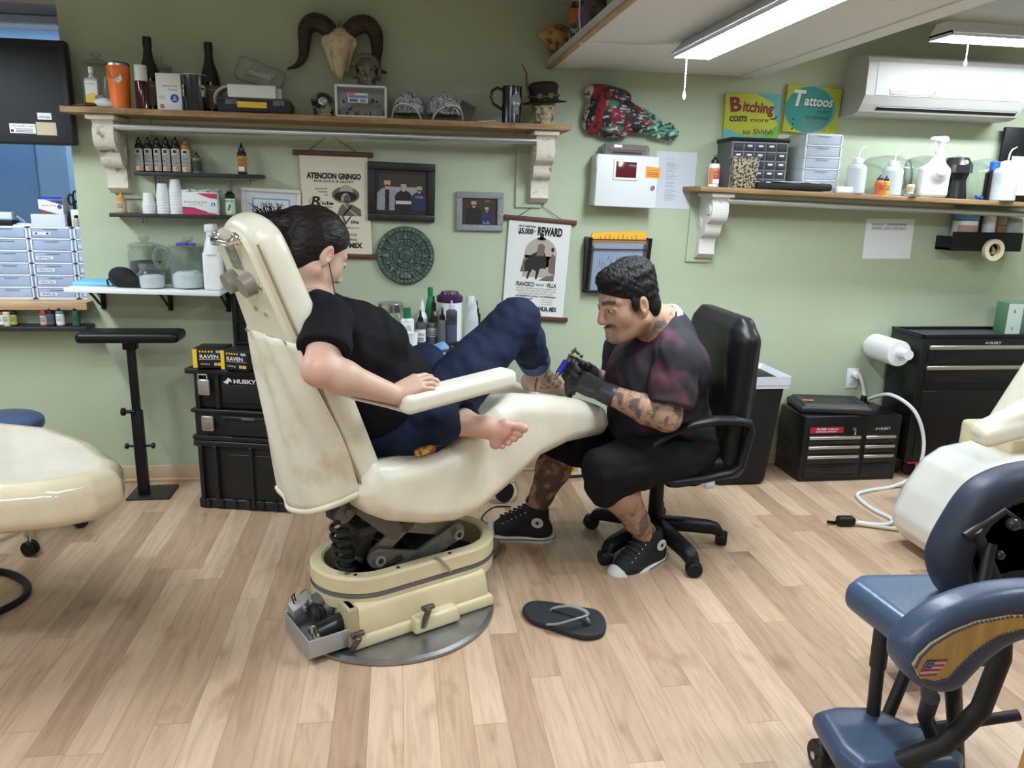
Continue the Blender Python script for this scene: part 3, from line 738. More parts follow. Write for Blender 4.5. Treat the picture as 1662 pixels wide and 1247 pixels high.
MB().box((0,0,h_*.42),(w_,.13,h_*.84),bev=.006).box((0,-.069,h_*.28),(w_*.40,.012,h_*.40),bev=.003).build('case_body',mat('organizer_black',(.018,.018,.02),.5),t)
MB().box((0,0,h_*.90),(w_*.97,.125,h_*.18),bev=.005).build('lid',glass('smoke_clear',(.35,.35,.36),.55),t)
for sx in(-.30,.34):MB().box((sx*w_,-.068,h_*.70),(w_*.16,.008,h_*.36),bev=.003).box((sx*w_,-.074,h_*.66),(w_*.06,.008,h_*.24),bev=.002).build('latch',col('latch_grey',(.14,.15,.17)),t)
MB().rect2(-w_*.22,h_*.36,w_*.18,h_*.74,-.0762).build('yellow_label',yellow,t)
OZ=z+h_*1.0
t=thing('plastic_tray','white plastic tray with a curved end lying on the organizer case','tray',(x-.008,3.79,OZ))
th=.055;tw=.25
mb=MB();mb.box((.0,-.03,th/2),(tw*.82,.07,th),bev=.004);mb.box((.01,.03,th/2),(tw*.86,.05,th*.9),bev=.004);mb.build('tray_body',white_plastic,t)
P=[(-tw*.40-.065*math.sin(a),-.05,th*.05+.058*math.cos(a)-.012)for a in np.linspace(0,1.95,12)]
grid_mesh('curved_end',[[(p[0],y,p[2])for p in P]for y in(-.05,.06)],white_plastic,t,thick=.003)
x2,z2,w2,h2=rect(385,104,456,140,3.80)
t=thing('plastic_bag','clear plastic bag of small parts leaning above the white tray','bag',(x2,3.83,OZ+.055))
S=SDF((-.14,-.05,-.0),(.14,.05,.16),.0045)
S.box((0,0,.055),(.105,.016,.052),.014,axes=((.93,0,-.36),(0,1,0),(.36,0,.93))).noise(.004,60,8).half((0,0,.002),(0,0,-1));S.build('bag_film',glass('bag_film',(.9,.92,.9),.35,.15),t)
mb=MB();mb.box((-.01,0,.058),(.11,.008,.022),rot=(0,.25,0),bev=.004)
for p in((-.055,.06),(.04,.045),(-.02,.085),(.055,.055)):mb.sph((p[0],-.004,p[1]),(.014,.006,.010),1,10,6)
mb.build('contents',[col('bag_tape',(.75,.74,.66)),col('brass_bits',(.65,.5,.25),.4)],t)
#skulls
bone=mat('bone_resin',(.42,.34,.23),.5,col2=(.12,.085,.055),scale=45,contrast=(.30,.5),bump=.15,bscale=70)
bone_dark=mat('silver_resin',(.20,.17,.13),.35,col2=(.03,.025,.02),scale=50,contrast=(.32,.55),coat=.3)
def skull_sdf(k,jaw=True,h=.0032):
 """face looks along -Y; k = overall height"""
 S=SDF((-.62*k,-.72*k,-.05*k),(.62*k,.72*k,1.1*k),h)
 S.ell((0,.10*k,.66*k),(.36*k,.46*k,.33*k),.02)
 S.ell((0,-.20*k,.50*k),(.28*k,.20*k,.26*k),.05*k)
 for s_ in(-1,1):
  S.cone((s_*.12*k,-.38*k,.60*k),(s_*.30*k,-.24*k,.60*k),.05*k,.045*k,.04*k)
  S.cone((s_*.26*k,-.30*k,.40*k),(s_*.36*k,-.02*k,.44*k),.055*k,.035*k,.03*k)
  S.cone((s_*.30*k,.0,.30*k),(s_*.27*k,-.02*k,.10*k),.05*k,.06*k,.03*k)
  S.cone((s_*.27*k,-.02*k,.10*k),(s_*.10*k,-.34*k,.05*k),.06*k,.07*k,.03*k)
 S.ell((0,-.30*k,.26*k),(.20*k,.15*k,.14*k),.05*k)
 S.cone((-.09*k,-.36*k,.06*k),(.09*k,-.36*k,.06*k),.075*k,.075*k,.03*k)
 for s_ in(-1,1):S.ell((s_*.155*k,-.42*k,.50*k),(.095*k,.13*k,.085*k),.02*k,True)
 S.cone((0,-.44*k,.40*k),(0,-.44*k,.32*k),.025*k,.055*k,.015*k,True)
 for i in range(-3,4):S.cone((i*.052*k,-.46*k+abs(i)*.018*k,.15*k),(i*.052*k,-.46*k+abs(i)*.018*k,.27*k),.010*k,.010*k,.008*k,True)
 S.box((0,-.48*k,.195*k),(.21*k,.07*k,.009*k),.004*k,.008*k,True)
 return S
x,z,w_,h_=on(502,148,545,193,3.74,TOPZ)
t=thing('skull_figure','dark glossy skull figurine with a monocle left of the clear box','skull',(x,3.76,z),math.radians(24));t.scale=(1.25,1.1,1)
skull_sdf(h_).build('skull',mat('skull_half_black',(.30,.25,.17),.3,col2=(.012,.012,.013),scale=9,contrast=(.46,.56),coat=.4),t)
mb=MB();M=Matrix.Translation((-.155*h_,-.42*h_,.56*h_))@Matrix.Rotation(PI/2,4,'X')
mb.lathe([(0,0),(.10*h_,0),(.16*h_,.006),(.17*h_,.016),(.145*h_,.018),(.12*h_,.010),(0,.010)],20,M=M)
for i in range(8):a=i*PI/4;mb.cone((-.155*h_,-.42*h_-.017,.56*h_),(-.155*h_+.13*h_*math.cos(a),-.42*h_-.013,.56*h_+.13*h_*math.sin(a)),.0016,n=5)
mb.build('monocle',steel,t)
x,z,w_,h_=on(543,137,628,194,3.72,TOPZ)
t=thing('storage_box','white framed clear box of small brass parts under the headphone skull','box',(x,3.79,z))
bt=.011
mb=MB();d_=.12
for zz in(bt/2,h_-bt/2):mb.box((0,0,zz),(w_,d_,bt),bev=.004)
for sx in(-1,1):mb.box((sx*(w_/2-bt/2),0,h_/2),(bt,d_,h_),bev=.004)
mb.box((0,d_/2-.003,h_/2),(w_-.01,.006,h_-.01));mb.build('frame',white_plastic,t)
MB().box((0,-d_/2+.008,h_/2),(w_-2*bt,.004,h_-2*bt)).build('window',glass('box_window',(.9,.91,.92),.10),t)
mb=MB();R_=random.Random(4)
for i in range(46):
 q=.008+.012*R_.random();mb.box((R_.uniform(-.085,.085),R_.uniform(-.03,.035),R_.uniform(.02,h_*.62)if i%2 else R_.uniform(.018,.05)),(q,q*.8,q*.6),i%3,rot=(R_.random()*3,R_.random()*3,R_.random()*3),bev=.002)
mb.box((0,.02,.03),(w_*.82,.06,.04),1);mb.build('contents',[col('brass',(.60,.44,.20),.35),col('box_tan',(.48,.42,.33)),col('box_dark',(.05,.05,.055))],t)
mb=MB();mb.rect2(-w_*.25,h_*.46,w_*.13,h_*.75,-d_/2+.0052,0);mb.rect2(-w_*.24,h_*.60,w_*.12,h_*.68,-d_/2+.0046,1);mb.rect2(-w_*.22,h_*.49,-w_*.06,h_*.57,-d_/2+.0046,2);mb.rect2(-w_*.24,h_*.69,-w_*.12,h_*.74,-d_/2+.0046,3)
for i in range(8):mb.rect2(w_*(-.02+.015*i),h_*.48,w_*(-.013+.015*i),h_*.57,-d_/2+.0046,4)
mb.build('price_label',[white_paper,col('lbl_blue',(.20,.28,.55)),col('lbl_navy',(.08,.13,.35)),pinkish,ink],t)
BOXTOP=z+h_
x,z,w_,h_=rect(570,92,619,137,3.78)
t=thing('skull_figure','bronze skull figurine wearing headphones on top of the clear box','skull',(x,3.79,BOXTOP),math.radians(8))
h_=.125;skull_sdf(h_).build('skull',bone_dark,t)
mb=MB()
mb.tube([(.44*h_*math.sin(a),.02*h_,.55*h_+.50*h_*math.cos(a))for a in np.linspace(-1.75,1.75,18)],.009,8,flat=1.6);
for s_ in(-1,1):mb.lathe([(0,0),(.024,0),(.030,.005),(.030,.016),(.024,.02),(0,.02)],18,M=Matrix.Translation((s_*.36*h_,-.02*h_,.46*h_))@Matrix.Rotation(s_*PI/2,4,'Y'))
mb.build('headphones',mat('bronze_grey',(.15,.14,.12),.35,.3),t)
def cap_mat():
 m,N,L,b=_new('marbled_cap_print');tc=N.new('ShaderNodeTexCoord');nz=N.new('ShaderNodeTexNoise');nz.inputs['Scale'].default_value=16;nz.inputs['Detail'].default_value=2.5;nz.inputs['Distortion'].default_value=2.6
 L.new(tc.outputs['Object'],nz.inputs['Vector']);w2=N.new('ShaderNodeMath');w2 .operation='PINGPONG';w2 .inputs[1].default_value=.09;L.new(nz.outputs['Fac'],w2 .inputs[0])
 r=N.new('ShaderNodeValToRGB');e=r.color_ramp.elements;e[0].position=.012;e[0].color=(.03,.03,.045,1);e[1].position=.045;e[1].color=(.55,.55,.60,1);L.new(w2 .outputs[0],r.inputs[0]);L.new(r.outputs[0],b.inputs['Base Color']);b.inputs['Roughness'].default_value=.8
 return m
capm=cap_mat();white_trim=col('cap_trim',(.70,.70,.74),.7)
def cap(px,label,side=False,Y=3.76,rz_=0):
 x,z,w_,h_=on(*px,Y,TOPZ)
 t=thing('baseball_cap',label,'cap',(x,Y+.02,z),rz_)
 r=w_/2;rows=[]
 n=30
 crown=MB();prof=[(r*.97,.030),(r*.97,h_*.32),(r*.93,h_*.55),(r*.78,h_*.80),(r*.5,h_*.95),(r*.2,h_*.995),(0,h_)]
 crown.lathe(prof,n,sy=1.05,c=(0,.015,0));crown.sph((0,0,h_),(.007,.007,.004),n=8,m=5);crown.build('crown',capm,t)
 P=[];e=[]
 for q in np.linspace(-1,1,15):
  a=q*1.15
  row=[]
  for f in np.linspace(0,1,5):
   yy=-r*1.12*math.cos(a)*(1-.12*f)-f*.055*(1-q*q*.6);xx=r*.97*math.sin(a)*(1-.03*f)
   row.append((xx,yy,.030*(1-abs(q)**3)+.034*(1-q*q)+.001-f*.004))
  P.append(row);e.append(row[-1])
 grid_mesh('brim',P,capm if not side else white_trim,t,thick=.003)
 grid_mesh('brim_underside',[[(p[0],p[1],p[2]-.0035)for p in w_]for w_ in P],col('cap_under',(.030,.036,.022),.8),t)
 MB().tube(e,.0028,6).build('brim_piping',white_trim,t)
 return t
cap((634,149,690,194),'marbled grey cap nearest the clear box',rz_=math.radians(-8))
cap((692,149,752,197),'marbled grey cap with a mesh side, nearest the tall black mug',rz_=math.radians(10))
t=thing('folded_card','printed dark card leaning behind the right-hand cap','card',(atY(755,196,3.84)[0],3.85,TOPZ));MB().box((0,0,.05),(.075,.003,.10),rot=(-.2,.42,0)).build('card',col('card_dark',(.10,.085,.075)),t);
mb=MB();mb.box((0,0,.003),(.085,.05,.003),rot=(0,-.08,.2));o=mb.build('price_tag',white_paper);o.location=(atY(788,198,3.74)[0],3.74,TOPZ+.003);tag(o,'small white card lying left of the tall black mug','card')
x,z,w_,h_=on(815,140,847,199,3.73,TOPZ)
t=thing('mug','tall black mug with a skull picture and a handle at left','mug',(x,3.74,z))
MB().lathe(sc([(0,0),(.96,0),(1,.02),(1,.985),(.97,1),(.92,.99),(.9,.85),(0,.85)],w_,h_),32).build('body',MATS['mug_black'],t)
MB().tube([(-w_*.45,0,h_*.90),(-w_*.75,0,h_*.95),(-w_*1.0,0,h_*.86),(-w_*1.06,0,h_*.70),(-w_*.92,0,h_*.52),(-w_*.62,0,h_*.42),(-w_*.46,0,h_*.38)],[.007]*7,8).build('handle',MATS['mug_black'],t)
mb=MB();M=Matrix.Rotation(math.radians(18),4,'Z');y=-w_*.505
mb.disc2(0,h_*.60,.024,.030,y,0,M=M);mb.rect2(-.015,h_*.24,.015,h_*.48,y,0,M=M)
for s_ in(-1,1):mb.disc2(s_*.010,h_*.52,.007,.008,y-.0006,1,M=M)
mb.face2([(-.004,h_*.40),(.004,h_*.40),(0,h_*.46)],y-.0006,1,M=M)
for i in range(-2,3):mb.rect2(i*.005-.0008,h_*.26,i*.005+.0008,h_*.36,y-.0006,1,M=M)
mb.build('skull_print',[col('print_mid',(.16,.16,.18)),black_gloss],t)
x,z,w_,h_=on(866,120,905,200,3.74,TOPZ)
t=thing('skull_figure','bone skull figurine in a dark top hat with goggles at the right shelf end','skull',(x,3.77,z),math.radians(-4))
k=.135;t.scale=(1.15,1.05,1);skull_sdf(k).build('skull',bone,t)
mb=MB();M=Matrix.Translation((0,.04*k,.80*k))@Matrix.Rotation(math.radians(-6),4,'Y')@Matrix.Rotation(math.radians(8),4,'X')
mb.lathe([(0,.0),(.40*k,0),(.68*k,-.05*k),(.70*k,-.03*k),(.44*k,.04*k),(.42*k,.30*k),(.47*k,.46*k),(.43*k,.58*k),(.30*k,.65*k),(0,.67*k)],28,M=M);mb.build('top_hat',mat('hat_felt',(.018,.016,.014),.75),t)
mb=MB()
for s_ in(-1,1):mb.lathe([(0,0),(.10*k,0),(.13*k,.01),(.11*k,.02),(.09*k,.012),(0,.012)],16,M=M@Matrix.Translation((s_*.16*k,-.38*k,.20*k))@Matrix.Rotation(PI/2,4,'X'))
mb.tube([M@Vector((.44*k*math.cos(a),.44*k*math.sin(a),.18*k))for a in np.linspace(0,2*PI,24)[:-1]],.008,6,closed=True);mb.build('goggles',mat('dull_brass',(.13,.10,.06),.4,.5),t)
MB().tube([M@Vector(p)for p in((-.42*k,-.1*k,.1*k),(-.50*k,-.1*k,.5*k),(-.49*k,-.1*k,.95*k),(-.60*k,-.1*k,1.25*k))],[.004,.005,.004,.002],7).build('feather',col('feather_brown',(.16,.10,.03)),t)
#ram skull on the wall
hx,hz=atY(552,60,WY)[0],atY(552,60,WY)[2]
t=thing('ram_skull','ram skull with two long curling brown horns hung above the shelf','skull',(hx,WY-.02,hz))
def RP(px,py,y):q=atY(px,py,WY+y);return(q[0]-hx,q[1]-(WY-.02),q[2]-hz)
S=SDF((-.12,-.16,-.25),(.12,.05,.08),.004)
S.ell(RP(552,66,-.06),(.062,.055,.055),.02)
S.cone(RP(552,70,-.09),RP(552,118,-.08),.050,.024,.02,flat=((0,1,0),.7))
for s_ in(-1,1):
 S.ell((s_*.05,-.06,RP(552,70,-.06)[2]),(.03,.03,.032),.012);S.ell((s_*.064,-.082,RP(552,72,-.06)[2]),(.016,.02,.018),.006,True)
 S.cone((s_*.012,-.075,RP(552,100,0)[2]),(s_*.007,-.065,RP(552,134,0)[2]),.011,.004,.006)
 S.cone((s_*.05,-.05,RP(552,85,0)[2]),(s_*.03,-.045,RP(552,118,0)[2]),.018,.01,.012)
S.cone(RP(553,88,-.13),RP(553,132,-.11),.006,.005,.006,True)
S.build('skull',mat('ram_bone',(.66,.55,.38),.65,col2=(.42,.33,.2),scale=30,contrast=(.3,.5),bump=.15,bscale=80),t)
hornm=mat('ram_horn',(.060,.038,.026),.55,col2=(.025,.016,.012),scale=20,stretch=(1,1,4),bump=.5,bscale=45)
def horn(P,rs):
 P=[Vector(p)for p in P];out=[];rr=[]
 n=48
 for i in range(n+1):
  f=i/n*(len(P)-1);j=min(int(f),len(P)-2);u=f-j
  p0,p1,p2,p3=P[max(j-1,0)],P[j],P[j+1],P[min(j+2,len(P)-1)]
  q=.5*((2*p1)+(-p0+p2)*u+(2*p0-5*p1+4*p2-p3)*u*u+(-p0+3*p1-3*p2+p3)*u**3)
  out.append(q);rr.append((rs[j]*(1-u)+rs[j+1]*u)*(1+.035*(i%2)))
 MB().tube(out,rr,14).build('horn',hornm,t)
horn([RP(538,52,-.07),RP(524,40,-.07),RP(507,36,-.06),RP(496,48,-.05),RP(494,72,-.05),RP(492,92,-.06),RP(482,106,-.07),RP(466,112,-.07)],[.036,.040,.038,.034,.026,.021,.012,.003])
horn([RP(566,52,-.07),RP(580,41,-.07),RP(597,40,-.06),RP(609,54,-.05),RP(612,78,-.05),RP(611,98,-.05),RP(616,114,-.06),RP(628,118,-.07)],[.036,.040,.038,.034,.026,.021,.012,.003])
MB().tube([RP(549,56,-.05),RP(549,42,-.02),RP(553,33,-.012),RP(557,42,-.02),RP(558,54,-.05)],.0018,6).build('hanging_wire',col('wire_brown',(.12,.08,.05)),t)
#BOTTLES AND CUPS ON THE LEDGES
INK=[(0,0),(.94,0),(1,.02),(1,.66),(.92,.70),(.60,.73)]
def ink_bottle(px,zt,Y,label,body,cap_m,band=None,band2=None,txt=None,group=None,square=False,tall_cap=.0):
 x,z,w_,h_=on(*px,Y,zt)
 t=thing('ink_bottle',label,'bottle',(x,Y,zt),0,group)
 if square:MB().box((0,0,h_*.35),(w_,w_,h_*.70),bev=w_*.14,seg=3).lathe(sc([(.6,.70),(.5,.73)],w_,h_),14).build('body',body,t)
 else:MB().lathe(sc(INK,w_,h_),20).build('body',body,t)
 MB().lathe(sc([(.62,.72),(.70,.73),(.66,.84),(.40,.86),(.22,.93),(.16,.995),(0,1)],w_,h_),16).build('cap',cap_m,t)
 if band is not None:
  mb=MB()
  if square:mb.rect2(-w_*.42,h_*.06,w_*.42,h_*.58,-w_*.507,0)
  else:wrap(mb,w_*.508,-80,80,h_*.08,h_*.58,0)
  y=-w_*.513
  if band2 is not None:mb.rect2(-w_*.30,h_*.10,w_*.30,h_*.24,y,1)
  if txt:mb.text(txt,0,h_*.42,h_*.07,y,2,w=w_*.62)
  for i in range(4):mb.rect2(-w_*.28,h_*(.36-.035*i),w_*(.28-.05*(i%2)),h_*(.372-.035*i),y,2)
  mb.build('paper_label',[band,band2 or band,ink],t)
 return t
stencil_paper=col('stencil_paper',(.55,.53,.50));dkb=mat('dark_bottle',(.012,.011,.011),.25)
LZ1,LZ2,LZ3=1.525,1.338,0.812
def tall_bottle(px,body,label,first=None):
 x,z,w_,h_=on(*px,3.865,LZ1)
 t=thing('stencil_bottle',label,'bottle',(x,3.868,LZ1),0,'tall bottles on the upper black ledge')
 MB().lathe(sc([(0,0),(.95,0),(1,.02),(1,.72),(.9,.78),(.55,.82)],w_,h_),20).build('body',body,t)
 MB().lathe(sc([(.58,.80),(.62,.82),(.58,.90),(.3,.92),(.22,.98),(0,1)],w_,h_),16).build('cap',dkb if body is dkb else col('cap_amber',(.30,.13,.05),.4),t)
 mb=MB();wrap(mb,w_*.508,-75,62,h_*.03,h_*.66,0);y=-w_*.515
 mb.rect2(-w_*.06,h_*.05,w_*.34,h_*.14,y,1);mb.rect2(-w_*.2,h_*.54,w_*.15,h_*.62,y,2)
 for i in range(9):mb.rect2(-w_*(.40-.05*(i%3)),h_*(.17+.038*i),w_*(.30-.07*((i*2)%3)),h_*(.185+.038*i),y,2)
 mb.build('paper_label',[stencil_paper,col('lbl_orange',(.60,.22,.06)),ink],t)
 return t
for i,(a,b_)in enumerate(((219,233),(234,248),(249,262),(263,277),(278,293))):
 tall_bottle((a,222,b_,279),dkb,['leftmost tall dark bottle on the upper black ledge','second tall dark bottle from the left on the upper ledge','third tall dark bottle from the left on the upper ledge','fourth tall dark bottle from the left on the upper ledge','tall dark bottle next to the amber one on the upper ledge'][i])
tall_bottle((294,223,310,279),mat('amber_bottle',(.38,.15,.04),.3),'amber orange bottle beside the dark bottles on the upper ledge')
ink_bottle((312,246,327,280),LZ1,3.865,'small pale green bottle with a black cap on the upper ledge',col('pale_green',(.16,.24,.13),.35),dkb,band=col('lbl_green',(.03,.05,.03)),txt='SOAP')
ink_bottle((385,232,400,283),LZ1,3.865,'black bottle with an orange and white label, alone at the right of the upper ledge',dkb,dkb,band=col('lbl_amber',(.55,.24,.03)),band2=white_paper,txt='BALM')
ink_bottle((189,313,205,345),LZ2,3.865,'small yellow orange bottle at the left end of the cup ledge',col('amber_small',(.62,.34,.06),.35),col('cap_yel',(.60,.33,.05),.4),band=col('lbl_beige',(.55,.45,.33)),txt='GOLD')
def cup_stack(px,n,label):
 x,z,w_,h_=on(*px,3.868,LZ2);t=thing('cup_stack',label,'cups',(x,3.868,LZ2),0,'stacks of upturned paper cups')
 ch=min(.062,h_*.75);st=(h_-ch)/max(1,n-1)
 for i in range(n):
  z0=st*i
  MB().lathe([(w_/2,z0),(w_/2*1.03,z0+.003),(w_/2,z0+.006),(w_*.37,z0+ch-.002),(w_*.35,z0+ch),(0,z0+ch-.003)],24).build('paper_cup',white_paper,t)
cup_stack((231,313,252,346),4,'shortest stack of upturned white paper cups on the ledge');cup_stack((254,298,275,347),7,'middle stack of upturned white paper cups on the ledge');cup_stack((275,291,296,347),8,'tallest stack of white paper cups, beside the box of pads')
x,z,w_,h_=on(296,312,353,348,3.83,LZ2)
t=thing('pad_box','white and red box of pads with a torn open top on the cup ledge','box',(x,3.862,LZ2))
MB().box((0,0,h_/2),(w_,.07,h_),bev=.0015).build('carton',white_paper,t)
mb=MB();y=-.0356
mb.face2([(-w_/2,0),(w_/2,0),(w_*.45,.006),(w_*.2,h_*.10),(-w_*.2,h_*.28),(-w_/2,h_*.30)],y,1);mb.face2([(w_/2,h_*.70),(w_/2,h_*.95),(w_*.1,h_*.95),(-.01,h_*.94),(w_*.25,h_*.76)],y,1)
mb.face2([(-w_/2,h_*.30),(-w_*.2,h_*.28),(w_*.2,h_*.10),(w_*.2,h_*.13),(-w_*.2,h_*.32),(-w_/2,h_*.34)],y-.0004,4)
mb.text('Alcohol Prep Pads',-.02,h_*.52,h_*.085,y,1,w=w_*.66);mb.text('sterile',-.02,h_*.42,h_*.06,y,3,w=w_*.4);mb.disc2(w_*.38,h_*.46,.009,y=y,mi=2);mb.face2([(w_*.345,h_*.40),(w_*.415,h_*.40),(w_*.38,h_*.55)],y-.0004,0)
mb.build('print',[white_paper,col('pad_red',(.55,.03,.10)),pr[2],pr[3],col('pad_navy',(.06,.03,.12))],t)
mb=MB();R_=random.Random(2)
for i in range(9):mb.box((R_.uniform(-w_*.42,w_*.42),R_.uniform(-.02,.02),h_+.004),(.035,.03,.012),rot=(R_.uniform(-.5,.5),R_.uniform(-.3,.3),R_.uniform(-1,1)),mi=i%2,bev=.002)
mb.build('pad_sachets',[col('sachet',(.62,.63,.66),.4),col('sachet_grey',(.42,.43,.46),.4)],t)
x,z,w_,h_=on(365,293,381,349,3.865,LZ2)
t=vessel('pump_bottle',[('body',[(0,0),(.95,0),(1,.02),(1,.60),(.55,.66)],mat('green_label',(.45,.62,.36),.4),w_,h_,0),('shoulder',[(1.01,.48),(1.01,.60),(.55,.66),(.55,.70)],dkb,w_,h_,0),('pump_top',[(.62,.69),(.66,.82),(.4,.84),(.34,.97),(0,1)],glass('pump_clear',(.7,.7,.7),.55),w_,h_,0)],'green bottle with a dark shoulder beside the box of pads','bottle',(x,3.868,LZ2))
mb=MB();wrap(mb,w_*.515,-75,75,h_*.06,h_*.48,0);mb.text('birit',0,h_*.38,h_*.07,-w_*.525,1,w=w_*.85)
for i in range(3):mb.disc2(-w_*.1+.003*i,h_*(.16+.06*i),w_*.12,y=-w_*.52,mi=2)
mb.build('paper_label',[col('lbl_mint',(.62,.75,.55)),ink,green],t)
for px,lab,bod,cp,bd in(((-2,498,7,532),'small red ink bottle cut by the left frame edge',red,dkb,white_paper),((5,497,17,533),'small pale yellow ink bottle on the low ledge',col('ink_cream',(.62,.60,.35),.35),dkb,col('lbl_cream',(.65,.62,.45))),((17,497,28,532),'small dark ink bottle with a yellow collar on the low ledge',dkb,dkb,col('lbl_y',(.42,.38,.10))),((65,499,77,533),'small red ink bottle with a dull red cap on the low ledge',col('ink_red',(.35,.03,.04),.35),col('cap_red',(.25,.10,.09),.4),col('lbl_w',(.55,.45,.45))),((76,495,88,532),'small black ink bottle between the red and the blue ones',dkb,dkb,col('lbl_d',(.10,.10,.13))),((91,495,105,533),'small blue grey ink bottle on the low ledge',col('ink_bluegrey',(.13,.20,.28),.35),dkb,white_paper),((117,495,130,533),'small green ink bottle nearest the end of the low ledge',col('ink_green',(.01,.10,.04),.35),dkb,col('lbl_dg',(.03,.12,.09)))):
 ink_bottle(px,LZ3,3.86,lab,bod,cp,band=bd,txt='INK',group='small inks on the low ledge')
#DRAWER TOWERS ON THE SILL
SZ=0.924
lblp=col('tape_label',(.72,.75,.85),.6)
draw_m=mat('drawer_plastic',(.46,.54,.74),.35,alpha=.80,var=.08,scale=8)
frame_m=mat('drawer_frame',(.74,.78,.92),.4)
def tower(x0,x1,n,label,zt,texts,yf=3.95,depth=.22,slant=0.0,fm=None,dm=None,cols=1,gap=.012):
 W_=x1-x0;H_=zt-SZ if zt>SZ else zt
 t=thing('drawer_tower',label,'drawers',((x0+x1)/2,yf+depth/2,SZ))
 fm=fm or frame_m;dm=dm or draw_m
 mb=MB();e=.008
 for sx in(-1,1):mb.box((sx*(W_/2-e/2),0,H_/2),(e,depth,H_),bev=.001)
 mb.box((0,depth/2-.003,H_/2),(W_,.006,H_))
 for i in range(n+1):mb.box((0,0,min(H_-.004,max(.004,H_*i/n))),(W_,depth,.008),bev=.001)
 mb.build('frame',fm,t)
 dh=H_/n;R_=random.Random(int(x0*1000))
 for i in range(n):
  z0=H_-dh*(i+1)+.006;hh=dh-.012
  d=MB();d.box((0,-depth/2+.006,z0+hh/2),(W_-.022,.010,hh),bev=.002);d.box((0,-depth/2+.001,z0+hh*.92),(W_*.34,.012,hh*.10),bev=.002)
  do=d.build('drawer',dm,t)
  c_=MB()
  for q in range(3):c_.box((R_.uniform(-W_*.3,W_*.3),-depth/2+.03,z0+hh*.25),(W_*R_.uniform(.12,.3),.03,hh*R_.uniform(.2,.5)),q%2,rot=(0,R_.uniform(-.3,.3),0),bev=.004)
  c_.build('contents',[col('stuff_grey',(.16,.19,.28)),col('stuff_mauve',(.40,.36,.45))],do)
  if texts[i]:
   l=MB();lx=-W_*.20;l.add([(lx-W_*.21,-depth/2-.0008,z0+hh*.25),(lx+W_*.21,-depth/2-.0008,z0+hh*.28),(lx+W_*.21,-depth/2-.0008,z0+hh*.62),(lx-W_*.21,-depth/2-.0008,z0+hh*.60)],[(0,1,2,3)])
   l.text(texts[i],lx,z0+hh*.36,hh*.16,-depth/2-.0014,1,w=W_*.32);l.build('tape_label',[lblp,ink],do)
 return t
tz=atY(70,368,3.95)[2]
tower(-1.706,-1.522,6,'pale blue drawer tower with tape labels at the middle of the sill',tz,['11','','7RM RL','5RM RS','7RM RL','9RS'])
tower(-1.512,-1.328,6,'pale blue drawer tower with tape labels at the right end of the sill',tz,['','5RM RS','9MAG RL','7 MAG','FLAT','9 MAG'])
tower(-1.90,-1.716,6,'pale blue drawer tower at the left frame edge',tz,['','','','','',''])
x,z,w_,h_=rect(58,345,106,366,4.0)
t=tag(MB().box((0,0,.028),(.15,.10,.056),bev=.004).build('white_tray',col('tray_lilac',(.66,.68,.80),.5),loc=(x,4.02,tz)),'low white tray under the blue and white glove box','tray')
x,z,w_,h_=rect(63,321,103,350,4.0)
t=thing('pad_box','white box with a blue top edge and a brown stripe on the low tray','box',(x,4.03,tz+.056))
MB().box((0,0,h_/2),(w_,.07,h_),bev=.0015).build('carton',white_paper,t)
mb=MB();y=-.0357;mb.rect2(-w_/2,h_*.82,w_/2,h_,y,1);mb.face2([(-w_/2,0),(w_*.3,0),(-w_/2,h_*.3)],y,2);mb.face2([(w_/2,h_*.52),(w_/2,h_*.80),(-w_*.2,h_*.80)],y,3);mb.text('Alcohol Prep',-w_*.08,h_*.45,h_*.10,y,4,w=w_*.6);mb.disc2(w_*.36,h_*.42,h_*.12,y=y,mi=5)
mb.build('print',[white_paper,blue,col('stripe_brown',(.18,.07,.04)),col('stripe_dk',(.07,.05,.10)),pinkish,pr[2]],t)
x,z,w_,h_=rect(104,330,133,367,3.99)
t=thing('pen_cup','white holder with black handled scissors at the right end of the towers','holder',(x,4.02,tz))
MB().box((.012,0,.04),(.05,.05,.08),bev=.004).box((-.022,0,.036),(.012,.05,.072),1,rot=(0,.12,0),bev=.002).build('cup',[white_plastic,black_plastic],t)
for sx,zz in((-.014,.125),(.008,.14)):MB().tube([(sx+.011*math.cos(a),0,zz+.024*math.sin(a))for a in np.linspace(0,2*PI,18)[:-1]],.0045,7,closed=True).box((sx*.3,0,zz-.055),(.008,.004,.07)).build('scissor_handle',black_plastic,t)
x,z,w_,h_=rect(122,338,133,367,3.96)
t=thing('squeeze_tube','yellow tube beside a small beige bottle on the right drawer tower','tube',(x+.008,3.975,tz));MB().prism([(-.014,0),(.014,0),(.016,.085),(-.012,.085)],.014).build('tube',col('mustard',(.60,.50,.14)),t)
t=thing('ointment_bottle','small beige bottle with a dark neck on the right drawer tower','bottle',(x-.012,3.963,tz));MB().lathe([(0,0),(.014,0),(.015,.03),(.008,.042)],16).build('body',col('beige_b',(.50,.45,.36)),t);MB().lathe([(.009,.042),(.009,.05),(.007,.056),(0,.056)],14).build('cap',black_plastic,t)
x,z,w_,h_=rect(0,355,22,366,3.98)
tag(MB().box((0,0,.013),(.12,.07,.026),bev=.003).build('black_case',black_plastic,loc=(x-.03,4.0,tz)),'flat black case on the left tower at the frame edge','case')
t=thing('paper_packet','white and cyan packet leaning behind the black case','packet',(x-.06,4.07,tz));MB().box((0,0,.03),(.10,.03,.06),bev=.002).rect2(-.05,.0,.05,.03,-.0155,1).build('packet',[white_paper,lightblue],t)
